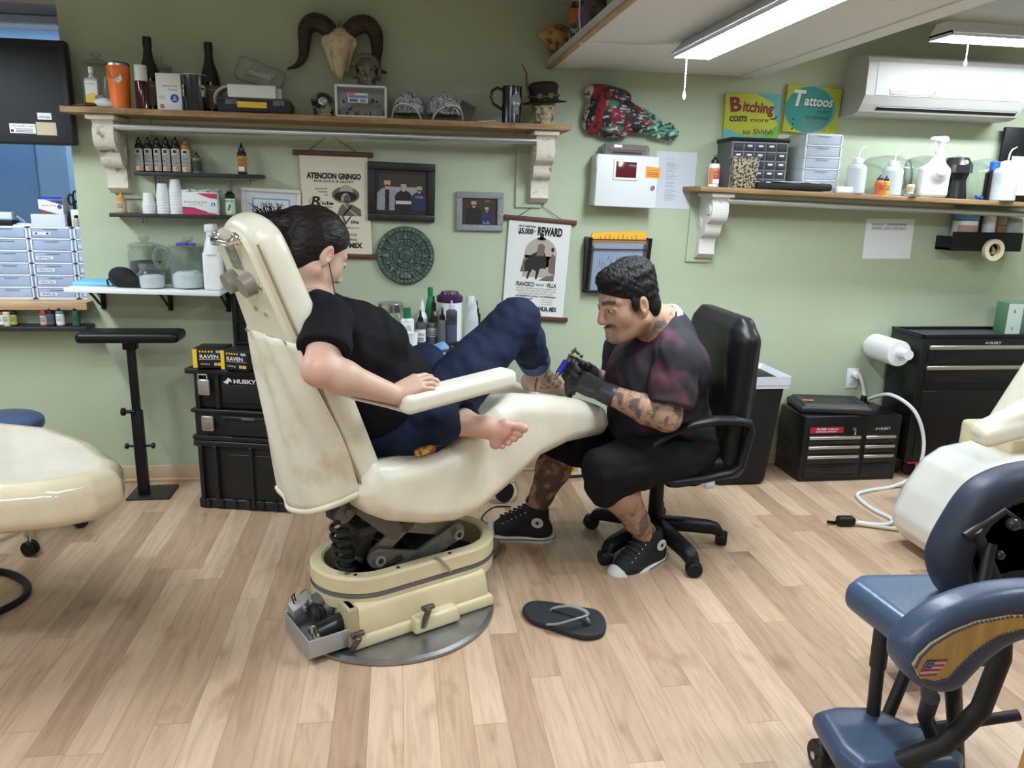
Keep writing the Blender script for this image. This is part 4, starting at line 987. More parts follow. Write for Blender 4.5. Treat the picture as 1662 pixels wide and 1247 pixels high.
mb=MB();mb.box((0,0,.003),(.12,.06,.006),rot=(0,0,.2));mb.box((.01,.01,.008),(.10,.05,.004),rot=(0,.04,-.15));tag(mb.build('paper_scraps',white_paper,loc=(atY(42,362,4.0)[0],4.01,tz)),'loose white papers between the black case and the tray','papers')
mb=MB();mb.tube([(-.06,0,.006),(-.05,0,.035),(-.02,0,.05),(.02,0,.038),(.05,0,.012)],.006,8);tag(mb.build('grey_cable',col('cab_grey',(.35,.38,.45)),loc=(atY(18,350,4.08)[0],4.10,tz)),'loop of grey cable lying behind the papers on the towers','cable')
a=atY(0,62,3.80);tr=atY(104,66,3.80);br=atY(109,236,3.80)
TW,TH=.72,tr[2]-br[2]+.002
t=thing('television','black flat panel with stickers hung before the window at top left','television',(tr[0]-TW/2,3.83,br[2]))
MB().box((0,0,TH/2),(TW,.055,TH),bev=.012,seg=3).build('housing',mat('tv_black',(.012,.012,.014),.45),t)
MB().rect2(-TW/2+.03,.032,TW/2-.03,TH-.03,-.0282).build('screen',mat('tv_screen',(.011,.012,.014),.5,spec=.25),t)
mb=MB();xx=TW/2
mb.rect2(xx-.26,.045,xx-.155,.085,-.029,0);mb.text('UltraLED.com',xx-.207,.072,.009,-.0296,2,w=.095);mb.rect2(xx-.256,.05,xx-.244,.06,-.0296,2)
for i in range(3):mb.rect2(xx-.236,.05+.006*i,xx-.165,.0525+.006*i,-.0296,2)
mb.rect2(xx-.142,.105,xx-.085,.133,-.029,0);mb.text('energy',xx-.112,.113,.009,-.0296,2,w=.045);mb.rect2(xx-.152,.040,xx-.070,.094,-.029,1)
mb.build('stickers',[white_paper,col('sticker_beige',(.52,.43,.29)),ink],t)
MB().box((-.1,.06,TH*.55),(.25,.10,.2),bev=.01).box((-.1,.10,TH*.8),(.05,.04,.8)).build('mount',dark_metal,t)
#WHITE SHELF ITEMS
WSZ=1.012
def wz(x):return 1.012-.022*(x+1.124)
x,z,w_,h_=rect(127,449,182,462,3.75)
o=tag(MB().box((0,0,.009),(.17,.12,.017),bev=.003).box((0.02,.01,.02),(.16,.11,.004),rot=(0,0,.05)).build('bib_pack',lightblue,loc=(x,3.77,wz(x)+.001)),'stack of light blue bibs on the left end of the white shelf','bibs')
x,z,w_,h_=rect(180,434,229,472,3.68)
S=SDF((-.12,-.08,-.03),(.12,.08,.13),.004);S.ell((-.02,0,.047),(.055,.042,.046),.01).ell((.03,0,.028),(.045,.04,.027),.02).cone((.05,-.02,.015),(.075,-.03,.004),.012,.006,.01).noise(.0025,90,5).half((0,0,.0),(0,0,-1))
t=thing('cloth_pouch','black cloth face mask heaped at the front of the white shelf','mask',(x-.006,3.70,wz(x)));S.build('cloth',mat('black_cloth',(.012,.012,.013),.85),t)
MB().tube([(-.06,.01,.05),(-.085,.01,.03),(-.08,.0,.01)],.004,6).tube([(.07,-.025,.006),(.085,-.03,-.004),(.09,-.032,.003)],.006,6).build('ear_loop',black_matte,t)
x,z,w_,h_=rect(205,432,232,455,3.80)
tag(MB().box((0,0,.02),(.09,.006,.05),rot=(.5,.3,.2),bev=.002).build('paper_mask',col('pale_blue_paper',(.45,.62,.78),.8),loc=(x,3.79,wz(x)+.012)),'pale blue paper mask tucked behind the black mask','mask')
coffee=mat('dark_pods',(.02,.018,.016),.5,var=.6,scale=60,bump=.6,bscale=90);cotton=mat('cotton',(.72,.74,.80),.9,bump=.5,bscale=60)
def jar(px,Y,label,**k):xx=(px[0]+px[2])/2;xw=atY(xx,px[3],Y)[0];return lid_jar(px,wz(xw),Y,label,**k)
jar((209,384,263,462),3.85,'lidded jar of dark packets at the back left of the white shelf',fill=coffee,fill_h=.5)
jar((283,385,333,470),3.86,'lidded glass jar at the back, half hidden by the big cotton jar')
jar((325,386,374,470),3.85,'lidded jar of blue razors behind the tall white spray bottle',fill=col('blue_razors',(.02,.06,.35),.4),fill_h=.28)
x,z,w_,h_=rect(223,432,266,472,3.68);xw=x
t=thing('glass_jar','squat open jar of white cotton at the front of the white shelf','jar',(x,3.70,wz(x)))
MB().lathe(sc([(0,0),(.95,0),(1,.05),(1,.62),(.85,.74),(.82,.80),(.92,.82),(.92,.96),(.88,1),(.80,1),(.78,.8)],w_,h_),28).build('jar_body',clear,t)
MB().lathe(sc([(0,.04),(.9,.04),(.93,.1),(.93,.48),(.6,.54),(0,.5)],w_,h_),24).build('contents',cotton,t)
x,z,w_,h_=rect(273,394,330,472,3.70)
t=thing('glass_jar','large straight cotton jar with a purple clip on its lid','jar',(x,3.735,wz(x)))
MB().lathe(sc([(0,0),(.94,0),(.97,.04),(.97,.74),(.94,.82),(.97,.84),(.97,.86)],w_,h_),32).build('jar_body',clear,t)
MB().lathe(sc([(0,.86),(1.02,.86),(1.02,.89),(.5,.91),(.30,.93),(.30,.98),(.2,1.0),(0,1)],w_,h_),30).build('lid',clear,t)
MB().lathe(sc([(0,.03),(.88,.03),(.91,.08),(.92,.28),(.6,.36),(0,.33)],w_,h_),26).build('contents',cotton,t)
MB().tube([(-w_*.5-.028+.034*math.cos(a),-.01,h_*.63+.048*math.sin(a))for a in np.linspace(0,2*PI,22)[:-1]],.011,9,closed=True).build('handle',glass('thick_clear',(.85,.9,.9),.3),t)
MB().box((-.01,-.03,h_*.93),(.05,.03,.014),bev=.004).box((.03,-.03,h_*.925),(.03,.02,.012),bev=.003).build('purple_clip',col('violet',(.10,.05,.42),.4),t)
x,z,w_,h_=rect(327,364,360,472,3.66)
t=thing('spray_bottle','tall white spray bottle at the right end of the white shelf','bottle',(x,3.68,wz(x)))
MB().box((0,0,h_*.30),(w_*.95,.06,h_*.60),bev=.016,seg=3).lathe([(w_*.46,h_*.55),(w_*.36,h_*.70),(w_*.26,h_*.80),(w_*.22,h_*.83)],22).build('body',white_plastic,t)
MB().lathe([(w_*.25,h_*.79),(w_*.27,h_*.80),(w_*.24,h_*.87),(.008,h_*.88)],18).box((0,.0,h_*.94),(w_*.48,.085,h_*.12),bev=.008,seg=3).box((0,-.03,h_*.875),(w_*.26,.02,h_*.10),bev=.005).build('trigger_head',white_plastic,t)
#PICTURES AND POSTERS
def wall_frame(px,label,outer,inner_fn,fw,mats_f,name='picture_frame',cat='picture',depth=.02,Y=None,tilt=0.0):
 Y=Y or(WY-depth)
 q=[atY(*p,Y)for p in px]
 cx_=sum(p[0]for p in q)/4;cz_=sum(p[2]for p in q)/4
 w_=((q[1]-q[0])[0]+(q[2]-q[3])[0])/2;h_=((q[0]-q[3])[2]+(q[1]-q[2])[2])/2
 t=thing(name,label,cat,(cx_,WY,cz_))
 a=math.atan2((q[1]-q[0])[2]+(q[2]-q[3])[2],(q[1]-q[0])[0]+(q[2]-q[3])[0]);t.rotation_euler=(0,-a,0)
 mb=MB()
 for sz in(-1,1):mb.box((0,-depth/2,sz*(h_/2-fw/2)),(w_,depth,fw),bev=.003)
 for sx in(-1,1):mb.box((sx*(w_/2-fw/2),-depth/2,0),(fw,depth,h_-2*fw),bev=.003)
 mb.build('frame',mats_f,t)
 inner_fn(t,w_-2*fw,h_-2*fw,-depth*.45)
 return t
def certificate(t,w_,h_,y):
 m=MB();m.rect2(-w_/2,-h_/2,w_/2,h_/2,y,0);m.rect2(-w_*.36,-h_*.36,w_*.36,h_*.36,y-.0005,1);m.rect2(-w_*.335,-h_*.33,w_*.335,h_*.33,y-.001,2)
 m.text('Certificate of Training',0,h_*.22,.010,y-.0015,3,w=w_*.42)
 for i in range(5):m.rect2(-w_*(.28-.03*(i%3)),h_*(.17-.045*i),w_*(.28-.03*(i%2)),h_*(.175-.045*i),y-.0015,3)
 m.text('Tattoo Artist',0,-h_*.12,.014,y-.0015,3,w=w_*.3);m.build('certificate',[col('mat_board',(.66,.70,.76),.7),col('cert_blue',(.22,.30,.58),.7),col('cert_paper',(.70,.75,.80),.7),col('cert_ink',(.30,.35,.45),.7)],t)
wall_frame([(391,303),(490,309),(487,392),(391,388)],'white framed certificate with a blue border behind the reclining chair',None,certificate,.018,mat('frame_white',(.74,.72,.66),.5))
skin_p=col('photo_skin',(.52,.34,.25));photo_dk=col('photo_dark',(.045,.035,.025),.35)
def man_print(m,x,z0,h,y,shirt,skin=1,hair=2,w_=1.0,beard=True,arms=None,cap_=None):
 """small figure in a photograph: torso, head, hair"""
 m.face2([(x-.30*h*w_,z0),(x+.30*h*w_,z0),(x+.29*h*w_,z0+.50*h),(x+.20*h*w_,z0+.62*h),(x+.07*h,z0+.68*h),(x-.07*h,z0+.68*h),(x-.20*h*w_,z0+.62*h),(x-.29*h*w_,z0+.50*h)],y,shirt)
 m.disc2(x,z0+.70*h,.055*h,.07*h,y-.0003,skin);m.disc2(x,z0+.83*h,.10*h,.135*h,y-.0006,skin)
 m.disc2(x,z0+.89*h,.11*h,.09*h,y-.0009,cap_ if cap_ is not None else hair,a0=0,a1=PI)
 if beard:m.disc2(x,z0+.765*h,.07*h,.06*h,y-.0009,hair,a0=PI,a1=2*PI)
 for s_ in(-1,1):m.disc2(x+s_*.04*h,z0+.855*h,.018*h,.010*h,y-.0009,hair)
 if arms is not None:
  m.face2([(x-.27*h,z0+.22*h),(x+.27*h,z0+.22*h),(x+.27*h,z0+.33*h),(x-.27*h,z0+.33*h)],y-.0009,arms)
def photo3(t,w_,h_,y):
 m=MB();m.rect2(-w_/2,-h_/2,w_/2,h_/2,y,0);y-=.0005
 m.rect2(-w_*.42,-h_*.42,w_*.46,h_*.40,y,3);y-=.0005
 m.rect2(-w_*.30,-h_*.40,w_*.30,h_*.12,y,4);y-=.0005
 man_print(m,-w_*.27,-h_*.42,h_*.76,y,5,w_=1.05);m.rect2(-w_*.31,-h_*.42,-w_*.23,h_*.05,y-.0003,6)
 man_print(m,w_*.04,-h_*.42,h_*.68,y-.0015,6,arms=7,beard=False);man_print(m,w_*.34,-h_*.42,h_*.64,y-.0025,8)
 m.text('LOWRIDER',w_*.34,-h_*.12,h_*.045,y-.004,7,w=w_*.16)
 m.build('photograph',[col('frame_mat_dark',(.02,.016,.013)),skin_p,col('photo_hair',(.04,.025,.02)),photo_dk,col('photo_grey',(.34,.35,.36)),col('plaid',(.30,.31,.35),var=.3,scale=150),col('photo_black',(.012,.011,.012)),col('photo_pale',(.55,.50,.48)),col('photo_navy',(.02,.025,.08))],t)
wall_frame([(597,262),(707,266),(705,362),(596,357)],'black framed photograph of three men standing together',None,photo3,.035,mat('frame_black',(.016,.015,.014),.45,bump=.2,bscale=40),depth=.03)
def photo2(t,w_,h_,y):
 m=MB();m.rect2(-w_/2,-h_/2,w_/2,h_/2,y,0);y-=.0006
 man_print(m,-w_*.17,-h_*.5,h_*1.0,y,3);man_print(m,w_*.20,-h_*.5,h_*.76,y-.002,4);m.rect2(w_*.14,h_*.36,w_*.30,h_*.46,y,5);m.text('LA',w_*.2,-h_*.46,h_*.10,y-.004,6,w=w_*.18)
 m.build('photograph',[photo_dk,skin_p,MATS['photo_hair'],MATS['photo_black'],MATS['photo_navy'],col('photo_brown',(.20,.08,.03)),MATS['photo_pale']],t)
wall_frame([(741,311),(818,313),(816,376),(740,374)],'grey framed photograph of two men in dark clothes',None,photo2,.030,mat('frame_grey',(.26,.27,.28),.6,var=.12,scale=60),depth=.022)
canvas=mat('poster_canvas',(.72,.66,.53),.8,bump=.05,bscale=400);canvas_w=mat('poster_white',(.72,.72,.70),.8,bump=.05,bscale=400);rail_wood=mat('rail_wood',(.10,.035,.02),.5,var=.3,scale=12,stretch=(1,10,10));dk=col('print_black',(.022,.018,.016),.8);sep=col('print_sepia',(.16,.12,.10),.8);sep2=col('print_sepia_light',(.42,.36,.31),.8)
def hung_poster(tl,tr,w_sheet,z_bot,bl,label,cloth,apex,draw,tilt):
 Y=WY-.014
 a=atY(*tl,Y);b=atY(*tr,Y);W_=b[0]-a[0];cx_=(a[0]+b[0])/2;z1=(a[2]+b[2])/2
 t=thing('hanging_poster',label,'poster',(cx_,Y,z1));t.rotation_euler=(0,-math.atan2(b[2]-a[2],W_),0)
 H_=z1-z_bot
 MB().box((0,0,0),(W_,.016,.024),bev=.003).build('top_rail',rail_wood,t)
 MB().box((tilt,0,-H_),(W_,.016,.022),bev=.003).build('bottom_rail',rail_wood,t)
 ap=atY(*apex,Y);MB().tube([(-W_*.30,-.002,.012),(ap[0]-cx_,.008,ap[2]-z1),(W_*.28,-.002,.012)],.0016,5).build('cord',black_matte,t)
 MB().add([(-w_sheet/2+tilt,-.001,-H_),(w_sheet/2+tilt,-.001,-H_),(w_sheet/2,-.001,0),(-w_sheet/2,-.001,0),(-w_sheet/2+tilt,.001,-H_),(w_sheet/2+tilt,.001,-H_),(w_sheet/2,.001,0),(-w_sheet/2,.001,0)],[(0,1,2,3),(7,6,5,4),(0,4,5,1),(1,5,6,2),(2,6,7,3),(3,7,4,0)]).build('sheet',cloth,t)
 m=MB();draw(m,w_sheet,H_);m.build('print',[dk,sep,sep2,cloth],t)
def draw1(m,w,H):
 y=-.0018;Z=lambda f:-H*f
 m.text('ATENCION GRINGO',0,Z(.242),H*.055,y,1,w=w*.80,bold=.03);m.text('ATENCION GRINGO',0,Z(.238),H*.050,y-.0003,0,w=w*.80,bold=.05)
 m.text('FOR GOLD & GLORY',0,Z(.275),H*.020,y,0,w=w*.58,bold=.02)
 for i,s_ in enumerate(('Come South Of','The Border','And')):m.text(s_,-w*.10,Z(.345+.03*i),H*.013,y,0,align='R',bold=.02)
 m.text('R',-w*.27,Z(.50),H*.085,y,0,w=w*.15,shear=.25,bold=.03);m.disc2(-w*.29,Z(.465),w*.085,H*.04,y+.0003,1,n=30);m.disc2(-w*.29,Z(.465),w*.073,H*.034,y+.0001,3,n=30);m.text('ide',-w*.10,Z(.495),H*.034,y,0,w=w*.17,bold=.03);m.text('WITH',-w*.095,Z(.525),H*.014,y,0,w=w*.13,bold=.02)
 m.text('P',-w*.22,Z(.62),H*.075,y,0,w=w*.13,shear=.25);m.text('ancho',-w*.04,Z(.64),H*.034,y,0,w=w*.26,bold=.03);m.text('V',w*.16,Z(.685),H*.085,y,0,w=w*.15,shear=.15);m.text('illa',w*.30,Z(.672),H*.030,y,0,w=w*.13,bold=.03)
 m.text('in Mexico!',w*.22,Z(.725),H*.020,y,0,w=w*.26,shear=.3)
 m.text('GOLD',w*.16,Z(.76),H*.012,y,0,bold=.02);m.text('AND ADVENTURE',w*.18,Z(.783),H*.010,y,0,w=w*.30,bold=.02);m.text('UNTIL AUGUST',w*.18,Z(.80),H*.010,y,0,w=w*.30,bold=.02);m.text('RECRUITING',w*.14,Z(.845),H*.022,y,0,w=w*.38,bold=.02)
 m.text('CHIHUAHUA, MEX',0,Z(.915),H*.048,y,0,w=w*.82,bold=.055)
 cx_,cz_=w*.17,Z(.43)
 m.disc2(cx_,cz_+H*.035,w*.205,H*.082,y,1,n=36);m.disc2(cx_+w*.01,cz_+H*.075,w*.10,H*.060,y-.0003,2,n=28);m.disc2(cx_,cz_+H*.022,w*.17,H*.050,y-.0004,0,n=30)
 m.disc2(cx_,cz_-H*.005,w*.070,H*.058,y-.0008,2,n=26);m.disc2(cx_+w*.02,cz_-H*.005,w*.05,H*.05,y-.0010,1,n=22);m.rect2(cx_-w*.045,cz_-H*.030,cx_+w*.05,cz_-H*.020,y-.0013,0);m.rect2(cx_-w*.05,cz_+H*.014,cx_+w*.05,cz_+H*.020,y-.0013,0)
 m.face2([(cx_-w*.14,cz_-H*.17),(cx_+w*.23,cz_-H*.17),(cx_+w*.22,cz_-H*.10),(cx_+w*.09,cz_-H*.055),(cx_-w*.06,cz_-H*.055),(cx_-w*.10,cz_-H*.10)],y,1)
 m.face2([(cx_-w*.05,cz_-H*.06),(cx_-w*.02,cz_-H*.06),(cx_+w*.19,cz_-H*.17),(cx_+w*.15,cz_-H*.17)],y-.0004,2);m.face2([(cx_+w*.08,cz_-H*.06),(cx_+w*.10,cz_-H*.07),(cx_-w*.03,cz_-H*.17),(cx_-w*.07,cz_-H*.17)],y-.0004,0)
zb=atY(590,416,WY-.014)[2]
hung_poster((475,247),(606,252),atY(597,300,3.916)[0]-atY(487,300,3.916)[0],zb,None,'cream recruiting poster on dark rails behind the reclining woman',canvas,(534,218),draw1,.018)
def draw2(m,w,H):
 y=-.0018;Z=lambda f:-H*f;K=w
 sk=lambda f:.0
 m.text('PROCLAMATION',-w*.20,Z(.085),H*.022,y,0,w=w*.27,bold=.03);m.text('$5,000',-w*.22,Z(.148),H*.052,y,0,w=w*.24,bold=.05);m.text('00',-w*.08,Z(.130),H*.022,y,0,w=w*.05);m.text('REWARD',w*.17,Z(.150),H*.078,y,0,w=w*.40,bold=.06)
 m.disc2(w*.05,Z(.335),w*.26,H*.155,y+.0003,2,n=30);m.rect2(-w*.22,Z(.58),w*.30,Z(.36),y+.0003,2)
 m.face2([(-w*.18,Z(.53)),(-w*.20,Z(.44)),(-w*.12,Z(.36)),(-w*.04,Z(.33)),(w*.03,Z(.30)),(w*.12,Z(.33)),(w*.16,Z(.42)),(w*.15,Z(.49)),(w*.06,Z(.48)),(w*.04,Z(.55)),(w*.02,Z(.60)),(-w*.01,Z(.60)),(w*.0,Z(.52)),(-w*.06,Z(.50)),(-w*.10,Z(.55)),(-w*.12,Z(.60)),(-w*.15,Z(.60)),(-w*.13,Z(.52))],y,0)
 m.face2([(-w*.02,Z(.36)),(w*.10,Z(.36)),(w*.11,Z(.26)),(w*.06,Z(.235)),(w*.0,Z(.25))],y-.0004,1);m.disc2(w*.045,Z(.205),w*.035,H*.030,y-.0006,2);m.disc2(w*.045,Z(.188),w*.075,H*.016,y-.0009,0);m.disc2(w*.045,Z(.175),w*.035,H*.022,y-.0009,0)
 m.face2([(w*.20,Z(.52)),(w*.19,Z(.40)),(w*.24,Z(.33)),(w*.30,Z(.36)),(w*.31,Z(.55))],y-.0004,1);m.disc2(w*.24,Z(.29),w*.025,H*.024,y-.0006,0);m.face2([(w*.05,Z(.61)),(w*.30,Z(.61)),(w*.30,Z(.55)),(w*.18,Z(.56))],y-.0004,1);m.face2([(-w*.26,Z(.53)),(-w*.22,Z(.40)),(-w*.14,Z(.38)),(-w*.16,Z(.53))],y+.0001,1)
 m.text('FRANCISCO',-w*.155,Z(.675),H*.042,y,0,w=w*.30,bold=.035);m.text('"PANCHO"',w*.085,Z(.668),H*.020,y,0,w=w*.14,bold=.03);m.text('VILLA',w*.27,Z(.675),H*.042,y,0,w=w*.17,bold=.035)
 rows=['ALSO $1,000 REWARD FOR ARREST OF','CANDELARIO CERVANTES, PABLO LOPEZ,','FRANCISCO BELTRAN, MARTIN LOPEZ']
 for i,s_ in enumerate(rows):m.text(s_,.03*w,Z(.705+.026*i),H*.016,y,1,w=w*(.66 if i<2 else .56))
 m.text('ANY INFORMATION LEADING TO HIS APPREHENSION',.03*w,Z(.785),H*.017,y,0,w=w*.66,bold=.03);m.text('WILL BE REWARDED',-w*.15,Z(.812),H*.016,y,0,w=w*.27,bold=.03)
 for i in range(3):m.text(('CHIEF OF POLICE','COLUMBUS','NEW MEXICO')[i],w*.22,Z(.815+.022*i),H*.012,y,1,w=w*.18)
 m.text('MARCH 9, 1916',-w*.22,Z(.855),H*.011,y,1,w=w*.15);m.text('PARRAL, CHIHUAHUA, MEX',.02*w,Z(.925),H*.045,y,0,w=w*.76,bold=.055)
zb=atY(868,516,WY-.014)[2]
hung_poster((818,352),(936,362),atY(920,430,3.916)[0]-atY(820,430,3.916)[0],zb,None,'white reward poster on dark rails between the calendar disc and the man',canvas_w,(872,331),draw2,.004)
#round carved calendar
cc=atY(658,415,WY-.015);R_c=(atY(705,415,WY-.015)[0]-atY(611,415,WY-.015)[0])/2
t=thing('carved_disc','round dark green carved stone style calendar disc on the wall','plaque',(cc[0],WY,cc[2]))
M=Matrix.Rotation(PI/2,4,'X')
mb=MB();mb.lathe([(0,0),(R_c,0),(R_c,.018),(R_c*.97,.024),(R_c*.84,.024),(R_c*.82,.018),(R_c*.66,.018),(R_c*.64,.024),(R_c*.60,.024),(R_c*.58,.017),(R_c*.44,.017),(R_c*.42,.023),(R_c*.38,.023),(R_c*.36,.016),(R_c*.22,.016),(R_c*.20,.026),(0,.028)],64,M=M)
mb.build('disc',mat('carved_green',(.055,.095,.072),.6,var=.35,scale=40,bump=.5,bscale=60),t)
mb=MB()
def blk(r,a,w_,h_,d,y0=-.022):mb.box((0,0,0),(w_,d,h_),0,bev=.0015,seg=1,M=Matrix.Rotation(-a,4,'Y')@Matrix.Translation((0,y0,r)))
def tri(r0,r1,a,w_,y0=-.026):
 Mx=Matrix.Rotation(-a,4,'Y');mb.add([(-w_,y0,r0),(w_,y0,r0),(0,y0-.006,r1),(-w_,-.015,r0),(w_,-.015,r0),(0,-.015,r1)],[(0,1,2),(3,0,2,5),(1,4,5,2),(3,4,1,0)],M=Mx)
for i in range(40):blk(R_c*.90,i*PI/20,R_c*.085,R_c*.085,.008,-.024)
for i in range(8):tri(R_c*.58,R_c*.84,i*PI/4,R_c*.075)
for i in range(8):tri(R_c*.60,R_c*.76,(i+.5)*PI/4,R_c*.05)
for i in range(28):blk(R_c*.51,i*PI/14,R_c*.07,R_c*.07,.007,-.019)
for i in range(48):blk(R_c*.74,i*PI/24,R_c*.04,R_c*.06,.006,-.019)
for i in range(4):blk(R_c*.29,(i+.5)*PI/2,R_c*.14,R_c*.12,.010,-.018)
for s_ in(-1,1):mb.sph((s_*R_c*.07,-.030,R_c*.05),(R_c*.035,.004,R_c*.028),n=10,m=6);mb.sph((s_*R_c*.12,-.022,-R_c*.72),(R_c*.09,.008,R_c*.10),n=12,m=8)
mb.box((0,-.030,-R_c*.07),(R_c*.14,.008,R_c*.03),bev=.002);mb.build('relief',mat('carved_relief',(.11,.165,.13),.6,var=.3,scale=40,bump=.3,bscale=80),t)
#sharps cabinet, paper, file pocket
q=[atY(*p,3.80)for p in((971,250),(1069,254),(1065,338),(963,335))]
cx_=sum(p[0]for p in q)/4;cz_=sum(p[2]for p in q)/4;w_=((q[1]-q[0])[0]+(q[2]-q[3])[0])/2;h_=((q[0]-q[3])[2]+(q[1]-q[2])[2])/2
t=thing('sharps_cabinet','white locking sharps cabinet with a dark red window on the wall','cabinet',(cx_,WY,cz_));t.rotation_euler=(0,.02,0)
cab_w=mat('cabinet_white',(.66,.68,.70),.4);D_=.13
MB().box((0,-D_/2+.006,0),(w_-.004,D_-.012,h_-.004),bev=.004).build('body',cab_w,t)
d=MB().box((0,-D_+.004,0),(w_,.014,h_),bev=.005,seg=3);do=d.build('door',cab_w,t)
MB().box((-.01,-D_-.006,h_*.22),(w_*.40,.008,h_*.40),bev=.006,seg=3).build('window_frame',white_plastic,do)
MB().box((-.01,-D_-.0105,h_*.22),(w_*.33,.003,h_*.30),bev=.003).build('red_window',mat('red_window',(.10,.012,.018),.15),do)
m=MB();m.add([(w_*.29,-D_-.0035,h_*.09),(w_*.53,-D_-.0035,h_*.08),(w_*.53,-D_-.0035,h_*.29),(w_*.29,-D_-.0035,h_*.31)],[(0,1,2,3)]);m.text('BIOHAZARD',w_*.41,h_*.22,.006,-D_-.004,1,w=w_*.17)
for i in range(3):m.rect2(w_*.32,h_*(.12+.03*i),w_*.50,h_*(.13+.03*i),-D_-.004,1)
m.build('orange_sticker',[orange,ink],do)
MB().cone((w_*.42,-D_-.003,-h_*.10),(w_*.42,-D_-.012,-h_*.10),.011,n=18).cone((w_*.42,-D_-.012,-h_*.10),(w_*.42,-D_-.014,-h_*.10),.005,n=12).build('lock',chrome,do)
for zz in(.36,-.30):MB().cone((-w_/2,-D_+.006,h_*zz-.03),(-w_/2,-D_+.006,h_*zz+.03),.006,n=12).build('hinge',steel,t)
tz2=h_/2+.032
MB().box((-.006,-D_*.55,h_/2+.026),(w_*.70,D_*.70,.05),bev=.004).box((-.006,-D_*.92,h_/2+.02),(w_*.72,.006,.04),bev=.002).build('clear_insert',glass('insert_clear',(.75,.75,.76),.5),t)
MB().box((-.006,-D_*.955,h_/2+.030),(w_*.60,.004,.010)).box((-.006,-D_*.955,h_/2+.012),(w_*.46,.004,.006),1).build('insert_slot',[col('maroon',(.22,.09,.09)),ink],t)
q=[atY(*p,WY-.002)for p in((1063,247),(1132,248),(1126,340),(1063,336))]
t=thing('paper_sheet','laminated price sheet taped to the wall behind the sharps cabinet','paper',(q[1][0],WY-.001,q[1][2]));t.rotation_euler=(0,.01,0)
pw,ph=.215,q[1][2]-q[2][2]
m=MB();m.box((-pw/2,0,-ph/2),(pw,.002,ph),0);m.text('PRICE LIST',-pw*.66,-.04,.006,-.0015,1,w=.05)
for i in range(26):
 if i in(7,12,17):continue
 m.rect2(-pw*.74,-.055-.0075*i,-pw*(.74-.18-.10*((i*7)%5)/3),-.0525-.0075*i,-.0015,1)
m.build('sheet',[mat('laminate',(.66,.70,.76),.15),col('grey_text',(.32,.34,.40))],t)
q=[atY(*p,3.84)for p in((955,385),(1058,388),(1054,478),(950,476))]
cx_=sum(p[0]for p in q)/4;z0=(q[2][2]+q[3][2])/2;w_=(q[1]-q[0])[0];h_=q[0][2]-q[3][2]
t=thing('file_pocket','black wall file pocket of clear plastic above the seated man','file holder',(cx_,WY,z0))
mb=MB()
for sx in(-1,1):mb.prism([(0,0),(.045,0),(.10,h_),(0,h_)],.020,M=Matrix(((0,1,0,sx*(w_/2-.01)-.01),(-1,0,0,0),(0,0,1,0),(0,0,0,1))))
mb.box((0,-.025,.006),(w_,.05,.012),bev=.002);mb.box((0,-.004,h_/2),(w_-.02,.008,h_));mb.build('frame',black_plastic,t)
MB().add([(-w_/2+.02,-.045,.012),(w_/2-.02,-.045,.012),(w_/2-.02,-.096,h_-.01),(-w_/2+.02,-.096,h_-.01)],[(0,1,2,3)]).build('front_panel',glass('pocket_clear',(.82,.86,.92),.25),t)
MB().box((0,-.090,h_*.80),(w_-.03,.004,.006)).box((0,-.096,h_*.97),(w_-.03,.004,.006)).build('edge_strips',col('edge_dark',(.05,.02,.015)),t)
t2=thing('paper_stack','white handwritten papers inside the black wall pocket','papers',(cx_,WY-.03,z0+.012))
m=MB();m.add([(-w_*.40,-.012,0),(w_*.38,-.012,0),(w_*.38,-.055,h_*.86),(-w_*.40,-.055,h_*.86),(-w_*.40,-.004,0),(w_*.38,-.004,0),(w_*.38,-.045,h_*.86),(-w_*.40,-.045,h_*.86)],[(0,1,2,3),(7,6,5,4),(0,4,5,1),(1,5,6,2),(2,6,7,3),(3,7,4,0)])
R_=random.Random(9)
for i in range(14):
 xx=-w_*.30+i*w_*.045;zt_=h_*R_.uniform(.50,.66);zb_=zt_-h_*R_.uniform(.08,.22);f=lambda z:-.0126-.043*z/(h_*.86)
 m.add([(xx,f(zb_),zb_),(xx+.0025,f(zb_),zb_),(xx+.0025,f(zt_),zt_),(xx,f(zt_),zt_)],[(0,1,2,3)],1)
m.build('papers',[col('paper_blue',(.60,.68,.85),.7),ink],t2)
t2=thing('paper_stack','bright orange printed forms standing in the black wall pocket','papers',(cx_-.004,WY-.055,z0+h_*.55))
m=MB();P=[(-w_*.46,h_*.30),(w_*.44,h_*.34),(w_*.42,h_*.575),(-w_*.42,h_*.535)]
m.add([(p[0],-.025,p[1])for p in P]+[(p[0],-.008,p[1])for p in P],[(0,1,2,3),(7,6,5,4),(0,4,5,1),(1,5,6,2),(2,6,7,3),(3,7,4,0)])
for i in range(9):
 xx=-w_*.30+i*w_*.07;m.add([(xx,-.0254,h_*.40),(xx+.006,-.0254,h_*.40),(xx+.006,-.0254,h_*(.47+.02*(i%3))),(xx,-.0254,h_*(.47+.02*(i%3)))],[(0,1,2,3)],1)
m.build('papers',[col('form_orange',(.86,.42,.03),.7),col('form_print',(.45,.20,.02),.7)],t2)
q=[atY(*p,WY-.002)for p in((1407,355),(1485,357),(1480,423),(1402,420))]
pw=q[1][0]-q[0][0];ph=q[0][2]-q[3][2]
t=thing('paper_sheet','white notice about an apprenticeship taped under the right shelf','paper',(q[0][0],WY-.001,q[0][2]));t.rotation_euler=(0,-.012,0)
